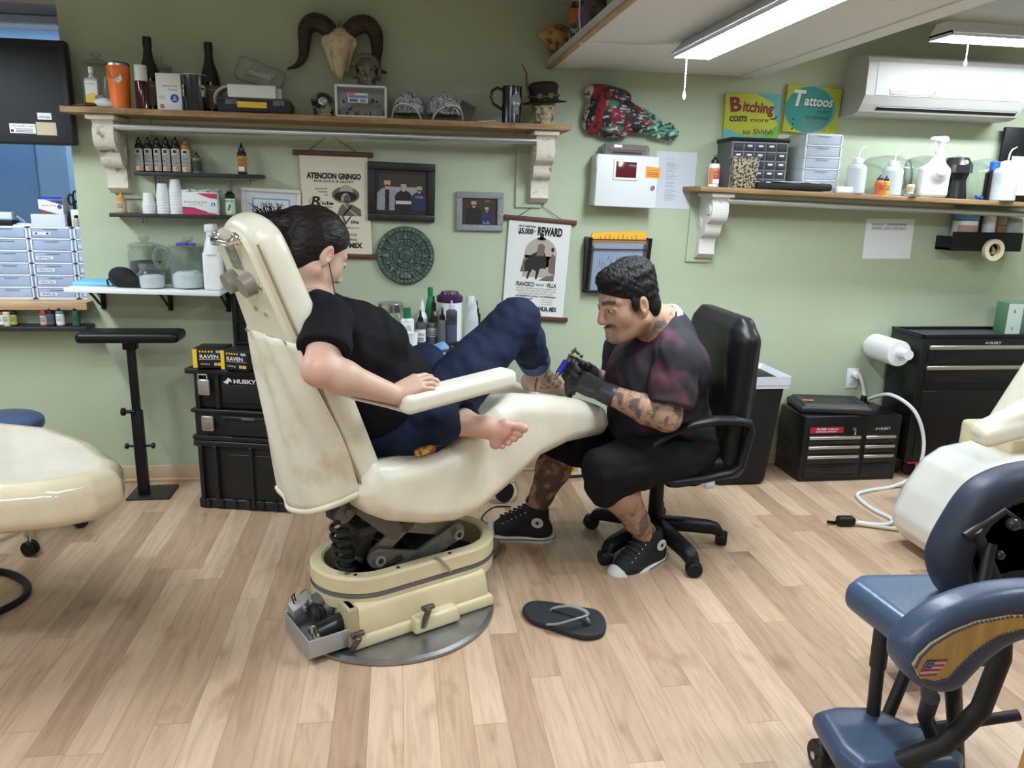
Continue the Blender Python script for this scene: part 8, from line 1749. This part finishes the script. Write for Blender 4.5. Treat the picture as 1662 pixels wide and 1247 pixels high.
#the man
MN=lambda x,y,Y:np.array(atY(x,y,Y))
MB_=np.array((1.06,2.93,0));man=person('person','man in a tie-dyed shirt and black gloves seated on the office chair',MB_,0)
yw,pt=math.radians(18),math.radians(17)
mF=np.array((-math.cos(yw)*math.cos(pt),-math.sin(yw)*math.cos(pt),-math.sin(pt)));mL=np.array((math.sin(yw),-math.cos(yw),0));mU=np.cross(mF,mL);mU=mU if mU[2]>0 else-mU
hk=1.10;mO=MN(1046,496,2.68)+hk*(mF*.010-mL*.080)
c7=MN(1080,522,2.84);pel=MN(1118,722,2.95);ches=MN(1066,610,2.88);bel=MN(1072,668,2.92)
shN,shF=MN(1100,580,2.69),MN(1012,568,3.10);elN,elF=MN(1083,678,2.61),MN(1012,640,3.13);wrN,wrF=MN(980,637,2.75),MN(948,603,2.99)
hipN,hipF=MN(1116,738,2.81),MN(1085,728,3.08);knN,knF=MN(984,762,2.68),MN(915,722,3.03);anN,anF=MN(1052,878,2.80),MN(864,838,3.075)
fN=nrm(MN(990,921,2.69)-MN(1080,872,2.83));fF=nrm((-.28,.09,-.02))
S=SDF((.28,2.48,0),(1.36,3.28,1.34),.0042)
head(S,mO,mF,mL,mU,hk,True);S.chain([mO-mF*.03-mU*.06,c7+np.array((-.02,0,-.01))],[.070,.078],.03)
S.chain([pel,bel,ches,c7-np.array((0,0,.06))],[.15,.16,.155,.10],.04)
for a,b,c,d in((shN,elN,wrN,1),(shF,elF,wrF,-1)):S.cone(c7-np.array((0,0,.05)),a,.07,.068,.03);S.chain([a,a*.45+b*.55,b],[.066,.058,.050],.02);S.chain([b,b*.7+c*.3,c],[.052,.056,.034],.02)
for a,b,c in((hipN,knN,anN),(hipF,knF,anF)):S.chain([a,b],[.10,.074],.03);S.chain([b,b*.68+c*.32,b*.3+c*.7,c],[.066,.074,.050,.038],.02)
fFu=np.array((0,0,1.));fNu=np.cross(fN,np.cross((0,0,1.),fN))
for an,f,u,m in((anN,fN,fNu,(0,1,0)),(anF,fF,fFu,(0,-1,0))):foot(S,an,f,u,np.cross(u,f)*(1 if m[1]<0 else-1),.86)
hNf,hNn,hNt=nrm(MN(925,612,2.86)-wrN),nrm((.25,-.80,.55)),nrm((-.30,.45,.75));cN=((.25,.35,.3),(.38,.45,.35),(.5,.55,.4),(.6,.6,.4))
hFf,hFn,hFt=nrm(MN(906,590,2.90)-wrF),nrm((-.35,.75,.45)),nrm((-.2,-.6,.75));cF=(.65,.7,.5)
hand(S,wrN,hNf,hNn,hNt,cN,1.16);hand(S,wrF,hFf,hFn,hFt,cF,1.02,(.5,.7))
def mcol(V):
 c=np.tile(np.array((.40,.235,.155)),(len(V),1));r=(V-mO)/hk;f,l,u=r@mF,r@mL,r@mU
 hd=np.linalg.norm(r,axis=1)<.2
 def mix(m,k,q):c[m]=c[m]*(1-q)+np.array(k)*q
 mix(hd&(f>.03)&(np.abs(l)>.02)&(u<-.02)&(u>-.06)&(f<.09),(.42,.21,.15),.5);mix(hd&(np.abs(l)<.022)&(f>.09)&(u<-.005),(.43,.21,.15),.3)
 mix(hd&(f>.074)&(np.abs(l)<.038)&(u>-.054)&(u<-.037),(.05,.04,.035),.75);mix(hd&(f>.05)&(np.abs(l)<.040)&(np.abs(l)>.022)&(u<-.05)&(u>-.10),(.10,.085,.075),.4);mix(hd&(f>.045)&(np.abs(l)<.036)&(u<-.080),(.20,.175,.16),.7);mix(hd&(u<-.055)&(f>-.03)&(np.abs(l)>.02),(.24,.16,.12),.35)
 mix(hd&(f>.084)&(np.abs(l)<.022)&(u<-.053)&(u>-.076),(.36,.19,.15),.7)
 brow=hd&(f>.055)&(np.abs(l)>.008)&(np.abs(l)<.052)&(np.abs(u-.036-.10*(np.abs(l)-.01)*(np.abs(l)<.035))<.0072);mix(brow,(.022,.018,.016),.85)
 mix(hd&(f>.05)&(np.abs(u-.005)<.010)&(np.abs(np.abs(l)-.031)<.020),(.20,.11,.08),.35)
 mix(hd&(f<.02)&(u>.0)&(np.abs(l)<.07),(.06,.045,.04),.6)
 t,d=seg_t(V,elN,wrN);c=tattoo(V,c,(d<.085)&(t>-.25)&(t<1.05),3,78,(.06,.06,.06),.12);t,d=seg_t(V,elF,wrF);c=tattoo(V,c,(d<.08)&(t>.2)&(t<1.05),5,78,(.06,.06,.06),.1)
 t,d=seg_t(V,knF,anF);c=tattoo(V,c,(d<.09)&(t>.1)&(t<.98),6,70,(.035,.035,.035),.6);t,d=seg_t(V,knN,anN);c=tattoo(V,c,(d<.09)&(t>.42)&(t<.92)&(V[:,1]<2.77),8,60,(.07,.07,.065),.0);t,d=seg_t(V,mO-mU*.1,c7);c=tattoo(V,c,(d<.10)&(t>.25)&(r@mU<-.075)&(f<.02),9,45,(.10,.10,.11),.2)
 return c
put_part(S,'body',vcol_mat('skin_man',.48,sss=.06,bump=.05,bscale=160),man,MB_,mcol);eyes(man,MB_,mO,mF,mL,mU,hk,(-.9,.0,-.5))
T=lambda f,l,u:mO+hk*(mF*f+mL*l+mU*u);A=(mF,mL,mU)
S=SDF(mO-.2,mO+.2,.0034);S.ell(T(-.014,0,.050),tuple(hk*q for q in(.106,.083,.095)),.01,axes=A).ell(T(.042,0,.100),tuple(hk*q for q in(.056,.056,.038)),.03,axes=A).ell(T(-.045,0,.098),tuple(hk*q for q in(.066,.062,.046)),.03,axes=A)
S.noise(.0045,120,4);S.noise(.0030,240,6)
rt=math.radians(31);fa=(mF*math.cos(rt)+mU*math.sin(rt),mL,mU*math.cos(rt)-mF*math.sin(rt));S.box(T(.108,0,-.022),(.082,.16,.092),.02,.006,True,fa);S.box(T(.035,0,-.10),(.07,.2,.085),.01,.004,True,A);S.ell(T(-.060,0,-.020),tuple(hk*q for q in(.050,.074,.066)),.02,axes=A);S.half(T(-.045,0,-.066),-mU+mF*.75)
for s in(-1,1):S.ell(T(-.008,s*.092,-.002),tuple(hk*q for q in(.026,.030,.037)),.004,True,A)
S.half(T(-.05,0,-.10),-mU+mF*.2)
for s in(-1,1):S.ell(T(.022,s*.076,.014),tuple(hk*q for q in(.013,.008,.026)),.006,axes=A)
hairm=mat('black_hair',(.009,.008,.009),.5,bump=.7,bscale=120,stretch=(1,1,.3),spec=.2);put_part(S,'hair',hairm,man,MB_)
tie=mat('tie_dye',(.016,.014,.020),.85,col2=(.075,.022,.036),scale=8,contrast=(.33,.46),bump=.25,bscale=16)
S=SDF((.60,2.46,.40),(1.40,3.30,1.16),.0055);sh_=.022
S.chain([pel+np.array((0,0,-.03)),bel,ches,c7-np.array((0,0,.055))],[.165,.182,.175,.105],.05);S.ell(bel+np.array((-.08,-.02,-.02)),(.13,.17,.14),.06);S.ell(ches+np.array((-.05,0,.0)),(.14,.19,.13),.06);S.cone(ches+np.array((.06,-.08,.05)),ches+np.array((.06,.10,.05)),.12,.12,.05)
for a,b in((shN,elN),(shF,elF)):
 S.cone(c7-np.array((-.01,0,.045)),a,.082,.086,.04);e=a*.12+b*.88;S.chain([a,a*.5+b*.5,e],[.086,.088,.082],.014)
S.noise(.008,34,5);S.noise(.004,75,12)
for a,b in((shN,elN),(shF,elF)):
 d=nrm(b-a);g=SDF.half;cpt_=a*.18+b*.82;B=S._block(cpt_-.2,cpt_+.2,.02)
 sl,X,Y_,Z=B;q=np.maximum(-((X-cpt_[0])*d[0]+(Y_-cpt_[1])*d[1]+(Z-cpt_[2])*d[2]),np.sqrt((X-b[0])**2+(Y_-b[1])**2+(Z-b[2])**2)-.125);S._op(sl,q,.006,True)
S.ell(c7+np.array((-.060,-.012,.062)),(.066,.060,.058),.010,True);put_part(S,'shirt',tie,man,MB_,sm=2)
S=SDF(c7-.16,c7+.16,.005)
nb=mO-mF*.03-mU*.06;S.cone(c7*.66+nb*.34,c7*.95+nb*.05,.0745,.079,.01);S.half(c7*.82+nb*.18,mF*.55+mU);put_part(S,'undershirt',col('undershirt',(.66,.66,.68),.8),man,MB_)
S=SDF((.50,2.50,.30),(1.40,3.30,.78),.006);S.ell(pel+np.array((.0,0,-.01)),(.20,.21,.13),.03)
for a,b,c in((hipN,knN,anN),(hipF,knF,anF)):e=b+(c-b)*.18+np.array((-.030,0,0));S.chain([a,a*.3+b*.7,b,e],[.128,.106,.086,.092],.03)
S.noise(.008,36,8);S.noise(.004,80,3)
for b,c in((knN,anN),(knF,anF)):
 d=nrm(nrm(c-b)+np.array((-.25,0,0)));q0=b+(c-b)*.13;B=S._block(q0-.22,q0+.22,.02);sl,X,Y_,Z=B;q=np.maximum(-((X-q0[0])*d[0]+(Y_-q0[1])*d[1]+(Z-q0[2])*d[2]),np.sqrt((X-c[0])**2+(Y_-c[1])**2+(Z-c[2])**2)-.33);S._op(sl,q,.006,True)
put_part(S,'shorts',mat('shorts_black',(.009,.009,.010),.85,bump=.2,bscale=30,spec=.2),man,MB_,sm=2)
glv=mat('glove_black',(.030,.031,.034),.42,bump=.15,bscale=50)
for w,f,n,t,cu,th,k,el in((wrN,hNf,hNn,hNt,cN,(.6,.5),1.16,elN),(wrF,hFf,hFn,hFt,cF,(.5,.7),1.02,elF)):
 S=SDF(w-.22,w+.22,.003);hand(S,w,f,n,t,cu,k,th,g=.0032);S.cone(w,w+nrm(el-w)*.035,.040,.043,.012);put_part(S,'glove',glv,man,MB_)
canv=mat('shoe_canvas',(.013,.013,.014),.75,bump=.1,bscale=150);rub=mat('shoe_rubber',(.66,.65,.62),.5)
def shoe(an,f,u,face):
 f,u=nrm(f),nrm(u);m=np.cross(u,f);base=an-u*.115;kk=1.10
 X4=Matrix(((f[0],m[0],u[0],base[0]-MB_[0]),(f[1],m[1],u[1],base[1]-MB_[1]),(f[2],m[2],u[2],base[2]-MB_[2]),(0,0,0,1)))@Matrix.Diagonal((kk,1.06,1.0,1))
 S=SDF((-.12,-.09,-.01),(.22,.09,.21),.004)
 S.cone((-.040,0,.055),(.10,0,.05),.044,.044,.02).cone((.10,0,.05),(.145,0,.042),.046,.034,.02).cone((-.028,0,.06),(-.022,0,.165),.046,.044,.02).cone((-.01,0,.13),(.09,0,.07),.042,.040,.03);S.half((0,0,.022),(0,0,-1));S.half((-.02,0,.170),(-.25,0,1));S.ell((-.022,0,.185),(.036,.036,.04),.004,True)
 o=S.build('shoe',canv,man);o.matrix_local=X4
 S=SDF((-.12,-.09,-.01),(.22,.09,.08),.004);PO_=[(x_*1.04,y_*1.17)for x_,y_ in((-.085,-.020),(-.092,0),(-.085,.020),(-.05,.040),(.03,.043),(.10,.053),(.150,.046),(.182,.020),(.184,-.008),(.165,-.036),(.12,-.051),(.03,-.043),(-.05,-.040))];S.extrude(PO_,2,.001,.036,rnd=.008);so=S.build('sole',rub,o)
 S=SDF((.06,-.08,-.01),(.22,.08,.10),.0035);S.ell((.138,0,.036),(.052,.050,.047),.0);S.half((.130,0,0),(-1,0,.25));S.half((0,0,.012),(0,0,-1));S.build('toe_cap',rub,o)
 mb=MB()
 for(p0,p1,w_)in(((-.09,0),(.19,0),.0),):
  L_=[(x*1.006,y*1.012,.026)for x,y in PO_];mb.tube(L_,.0018,5,closed=True)
 mb.build('sole_stripe',black_matte,o)
 mb=MB();sy=face*.0525
 M=Matrix.Translation((-.030,sy-face*.001,.108))@Matrix.Rotation(PI/2 if face<0 else-PI/2,4,'X');mb.lathe([(0,0),(.023,0),(.0235,.001),(.0215,.0022),(0,.0022)],26,M=M)
 st_=[(.0125*(1 if i%2==0 else .42)*math.cos(PI/2+i*PI/5),.0125*(1 if i%2==0 else .42)*math.sin(PI/2+i*PI/5),.0030)for i in range(10)];mb.add(st_,[tuple(range(10))],1,M=M);mb.build('ankle_patch',[rub,black_matte],o)
 mb=MB()
 for i in range(6):
  x_,z_=.098-.018*i,.068+.0112*i
  for s in(-1,1):mb.sph((x_+.010,s*.0375,z_+.022),(.0042,.003,.0042),n=8,m=5,mi=1)
  mb.tube([(x_+.012,-.034,z_+.026),(x_+.026,0,z_+.044),(x_+.012,.034,z_+.026)],.004,6)
 mb.box((.0,0,.175),(.02,.05,.06),rot=(0,.5,0),bev=.006);mb.build('laces',[black_matte,steel],o)
shoe(anN+fN*.012,fN,fNu,-1 if np.cross(fNu,fN)[1]>0 else 1);shoe(anF,fF,fFu,-1 if np.cross(fFu,fF)[1]>0 else 1)
tp=MN(913,596,2.895);t=thing('tattoo_machine','tattoo machine with a blue grip held in the man\'s gloved hand','machine',tp);ax_=MN(930,572,2.92)-MN(905,608,2.87);ax_=nrm(ax_);g_=Vector(ax_)
MB().cone(-g_*.032,g_*.028,.0125,.0145,18).build('grip',col('grip_blue',(.035,.04,.42),.3),t);MB().cone(-g_*.050,-g_*.030,.006,.009,14).cone(-g_*.068,-g_*.05,.003,.005,10).build('tip',steel,t)
mb=MB();mb.cone(g_*.028,g_*.050,.006,n=10);s_=Vector((.92,0,-.35));mb.box(g_*.058,(.016,.014,.016),rot=(.2,.4,0),bev=.002).cone(g_*.06,g_*.06+s_*.035,.005,n=8).cone(g_*.05+s_*.02,g_*.035+s_*.045,.006,n=8).box(g_*.085,(.012,.012,.02),rot=(.3,.8,0),bev=.002).cone(g_*.06,g_*.10,.004,n=8).cone(g_*.09,g_*.09+s_*.022+Vector((0,0,-.01)),.006,n=8).sph(g_*.075+s_*.04,.008,n=8,m=6);mb.build('coil_frame',mat('machine_steel',(.25,.22,.18),.3,.8),t)
#the woman (built in the chair's frame)
WB=np.array((.02,0,.62));wq=c2w(*WB);wo=person('person','woman in a black t-shirt and rolled jeans lying on the reclining chair',tuple(wq),CA)
P=cpt
yw,pt=math.radians(6),math.radians(33)
wF=np.array((math.cos(yw)*math.cos(pt),math.sin(yw)*math.cos(pt),-math.sin(pt)));wL=np.array((-math.sin(yw),math.cos(yw),0));wU=np.cross(wF,wL)
wk=.98;wO=P(531,413,-.075)+wk*(wF*.010+wL*.080)
wc7=P(496,484,0);wch=P(572,560,.0);wbe=P(632,628,.0);wpe=P(662,692,0)
sR,sL=P(537,518,-.175),P(560,512,.175);eR,eL=P(519,600,-.27),P(590,590,.29);wR,wL_=P(640,641,-.315),P(680,620,.24)
hR,hL=P(668,706,-.10),P(668,700,.12);kR,kL=P(838,519,-.12),np.array((.36,.30,.80));aR,aL=P(874,601,.05),P(752,684,-.205)
fR,uR=nrm(P(932,641,.0)-P(868,634,.05)),np.array((0,0,1.));fL,uL=nrm((.80,-.56,-.16)),nrm((.42,.84,.10));mL_=nrm((.1,-.15,1))
S=SDF((-.62,-.46,.52),(.96,.44,1.46),.0042)
head(S,wO,wF,wL,wU,wk,False);S.chain([wO-wF*.035-wU*.05,wc7],[.055,.064],.03)
S.chain([wpe,wbe,wch,wc7-np.array((0,0,.05))],[.13,.12,.12,.08],.04)
for a,b,c in((sR,eR,wR),(sL,eL,wL_)):S.cone(wc7,a,.048,.050,.03);S.chain([a,b],[.054,.046],.02);S.chain([b,b*.7+c*.3,c],[.046,.047,.029],.02)
for a,b,c in((hR,kR,aR),(hL,kL,aL)):S.chain([a,b],[.085,.058],.03);S.chain([b,b*.6+c*.4,c],[.055,.052,.036],.02)
foot(S,aR,fR,uR,(0,1,0),1.08);foot(S,aL,fL,uL,mL_-uL*(mL_@uL)-fL*(mL_@fL),1.03)
gF=nrm(P(700,630,-.34)-P(655,640,-.33));hand(S,wR,gF*.93+np.array((0,.0,.22)),(-.12,-.30,1),(.1,1,.1),((.35,.35,.25),(.30,.4,.3),(.35,.45,.3),(.45,.5,.3)),.95,(.5,.35))
hand(S,wL_,(.7,-.2,-.6),(.3,.3,.9),(.1,-1,0),(.3,.3,.3),.95)
def wcol(V):
 c=np.tile(np.array((.60,.385,.295)),(len(V),1));r=(V-wO)/wk;f,l,u=r@wF,r@wL,r@wU;hd=np.linalg.norm(r,axis=1)<.2
 def mix(m,k,q):c[m]=c[m]*(1-q)+np.array(k)*q
 mix(hd&(f>.084)&(np.abs(l)<.022)&(u<-.05)&(u>-.076),(.45,.16,.15),.7);mix(hd&(f>.06)&(np.abs(u-.036)<.006)&(np.abs(np.abs(l)-.030)<.020),(.03,.02,.018),.85);mix(hd&(f>.05)&(np.abs(u-.006)<.007)&(np.abs(np.abs(l)-.034)<.017),(.04,.03,.03),.8);mix(hd&(np.abs(l)>.072),(.62,.33,.26),.5)
 for e_ in(eR,):mix(np.linalg.norm(V-e_,axis=1)<.055,(.62,.31,.24),.4)
 q=V-aL;mix((q@uL<-.052)&(np.linalg.norm(q,axis=1)<.26),(.60,.30,.23),.45);mix((q@fL>.10)&(np.linalg.norm(q,axis=1)<.26),(.60,.26,.21),.35)
 q=V-aR;a_,b_,m_=q@fR,q@uR,q@np.cross(uR,fR);rr=np.random.RandomState(2)
 ink_=(np.linalg.norm(q,axis=1)<.22)&(a_>.005)&(a_<.115)&(b_>-.075);n_=np.sin(160*a_+3*np.sin(120*m_))*np.sin(170*m_+2*np.sin(140*b_));mix(ink_&(n_>.12),(.10,.06,.06),.72);mix(ink_&(n_<=.12),(.42,.24,.20),.5);mix((np.linalg.norm(q,axis=1)<.24)&(np.abs(a_-.012-.05*np.sin(20*m_))<.003)&(b_<.02),(.04,.02,.02),.9);mix((a_>.115)&(np.linalg.norm(q,axis=1)<.24),(.50,.25,.16),.6)
 return c
put_part(S,'body',vcol_mat('skin_woman',.46,sss=.08,bump=.03,bscale=160),wo,WB,wcol);eyes(wo,WB,wO,wF,wL,wU,wk,(.7,.1,-.7))
T=lambda f,l,u:wO+wk*(wF*f+wL*l+wU*u);A=(wF,wL,wU)
S=SDF(wO-.27,wO+.25,.0036);S.ell(T(-.016,0,.046),tuple(wk*q for q in(.110,.087,.098)),.01,axes=A).ell(T(-.055,0,.0),tuple(wk*q for q in(.07,.074,.075)),.03,axes=A).ell(T(-.062,0,-.05),tuple(wk*q for q in(.046,.060,.050)),.03,axes=A)
S.half(T(.028,0,.028),wF*.78-wU*.62,.006);S.half(T(-.05,0,-.098),-wU*.9+wF*.6,.01)
for s in(-1,1):S.ell(T(-.002,s*.092,-.004),tuple(wk*q for q in(.028,.030,.038)),.004,True,A)
S.noise(.0012,200,3);bn=P(440,366,0);S.cone(T(-.115,0,.068),bn,.026,.030,.02)
hr=mat('brown_black_hair',(.015,.010,.009),.42,bump=.6,bscale=70,spec=.22,stretch=(.35,1,1));S.ell(bn,(.045,.040,.038),.02);put_part(S,'hair',hr,wo,WB)
mb=MB();R_=random.Random(6)
for i in range(90):
 d=Vector((R_.uniform(-1,.9),R_.uniform(-.9,.9),R_.uniform(-.5,1.2))).normalized();p=Vector(bn-WB)+d*.026;mb.tube([p,p+d*.022+Vector((R_.uniform(-.012,.012),0,.004)),p+d*.038+Vector((R_.uniform(-.03,.02),R_.uniform(-.01,.01),R_.uniform(-.006,.016)))],[.0022,.0016,.0004],4)
for i in range(26):
 q=R_.uniform(-.05,.05);p=Vector(T(-.075,q,-.058)-WB);mb.tube([p,p+Vector(-wU*.018-wF*.006),p+Vector(-wU*.04+wL*R_.uniform(-.01,.01))],[.003,.002,.0004],4)
mb.build('loose_strands',hr,wo)
MB().tube([Vector(T(-.112,.022*math.cos(a),.068+.022*math.sin(a))-WB)for a in np.linspace(0,2*PI,16)[:-1]],.007,6,closed=True).build('hair_tie',black_matte,wo)
e0=T(.002,-.088,-.020)-WB;MB().tube([Vector(e0),Vector(e0+np.array((.004,-.012,-.05))),Vector(e0+np.array((.010,-.016,-.11)))],.0016,6).build('earphone_wire',black_matte,wo)
S=SDF((-.48,-.42,.54),(.40,.42,1.28),.0055)
S.chain([wpe+np.array((.03,0,-.02)),wbe,wch,wc7-np.array((-.01,0,.05))],[.150,.142,.135,.075],.05);S.ell(wch+np.array((-.05,0,.0)),(.11,.165,.11),.05);S.ell(P(610,650,0),(.12,.165,.12),.05)
for s in(-1,1):S.ell(P(622,549,s*.075),(.074,.072,.074),.04)
for a,b in((sR,eR),(sL,eL)):e=a*.26+b*.74;S.cone(wc7-np.array((0,0,.02)),a,.058,.062,.03);S.chain([a,a*.5+b*.5,e],[.064,.072,.078],.012)
S.noise(.007,36,4);S.noise(.0035,80,14)
for a,b in((sR,eR),(sL,eL)):
 d=nrm(b-a);q0=a*.33+b*.67;B=S._block(q0-.2,q0+.2,.02);sl,X,Y_,Z=B;q=np.maximum(-((X-q0[0])*d[0]+(Y_-q0[1])*d[1]+(Z-q0[2])*d[2]),np.sqrt((X-b[0])**2+(Y_-b[1])**2+(Z-b[2])**2)-.115);S._op(sl,q,.006,True)
S.ell(wc7+np.array((.035,0,.07)),(.085,.068,.072),.010,True);put_part(S,'shirt',mat('black_shirt',(.008,.008,.010),.85,spec=.2,bump=.25,bscale=18),wo,WB,sm=2)
den=mat('denim',(.012,.020,.052),.85,spec=.25,col2=(.007,.012,.030),scale=9,bump=.2,bscale=35);cuffm=mat('denim_cuff',(.050,.090,.185),.8,bump=.15,bscale=120)
S=SDF((-.30,-.36,.50),(.80,.46,1.16),.0055);S.ell(wpe+np.array((-.03,0,-.01)),(.165,.185,.125),.03)
for a,b,c in((hR,kR,aR),(hL,kL,aL)):e=b*.08+c*.92 if c is aL else b*.16+c*.84;S.chain([a,a*.5+b*.5,b],[.118,.098,.078],.03);S.chain([b,b*.6+c*.4,e],[.076,.068,.058],.03)
S.ell(P(716,690,-.20),(.075,.075,.060),.04);S.noise(.006,40,9);S.noise(.003,90,5)
S.half(wpe+np.array((-.10,0,.10)),(-.75,0,.66))
for b,c,w_ in((kR,aR,.80),(kL,aL,.98)):
 d=nrm(c-b);q0=b*(1-w_)+c*w_;B=S._block(q0-.14,q0+.14,.02);sl,X,Y_,Z=B;q=np.maximum(-((X-q0[0])*d[0]+(Y_-q0[1])*d[1]+(Z-q0[2])*d[2]),np.sqrt((X-c[0])**2+(Y_-c[1])**2+(Z-c[2])**2)-(.12 if c is aR else .062));S._op(sl,q,.004,True)
put_part(S,'jeans',den,wo,WB,sm=2)
for b,c,w_ in((kR,aR,0),(kL,aL,.13)):
 p0,p1=b*(.34-w_)+c*(.66+w_),b*(.17-w_)+c*(.83+w_);MB().cone(p0-WB,p1-WB,.066,.063,30,caps=False).cone(p1-WB,p1-WB+nrm(b-c)*.01,.063,.052,30,caps=False).cone(p0-WB,p0-WB+nrm(c-b)*.006,.066,.060,30,caps=False).build('cuff',cuffm,wo)
MB().box(P(690,731,-.225)-WB,(.07,.03,.022),rot=(0,-.1,0),bev=.006).build('pocket_lining',mat('floral_cloth',(.35,.05,.04),.8,col2=(.55,.42,.05),scale=40,contrast=(.45,.55)),wo)
mb=MB();mb.tube([P(x,y,v)-WB for x,y,v in((686,729,-.236),(720,722,-.232),(752,708,-.222))],.0016,5);mb.build('stitching',col('stitch',(.08,.09,.13),.7),wo)
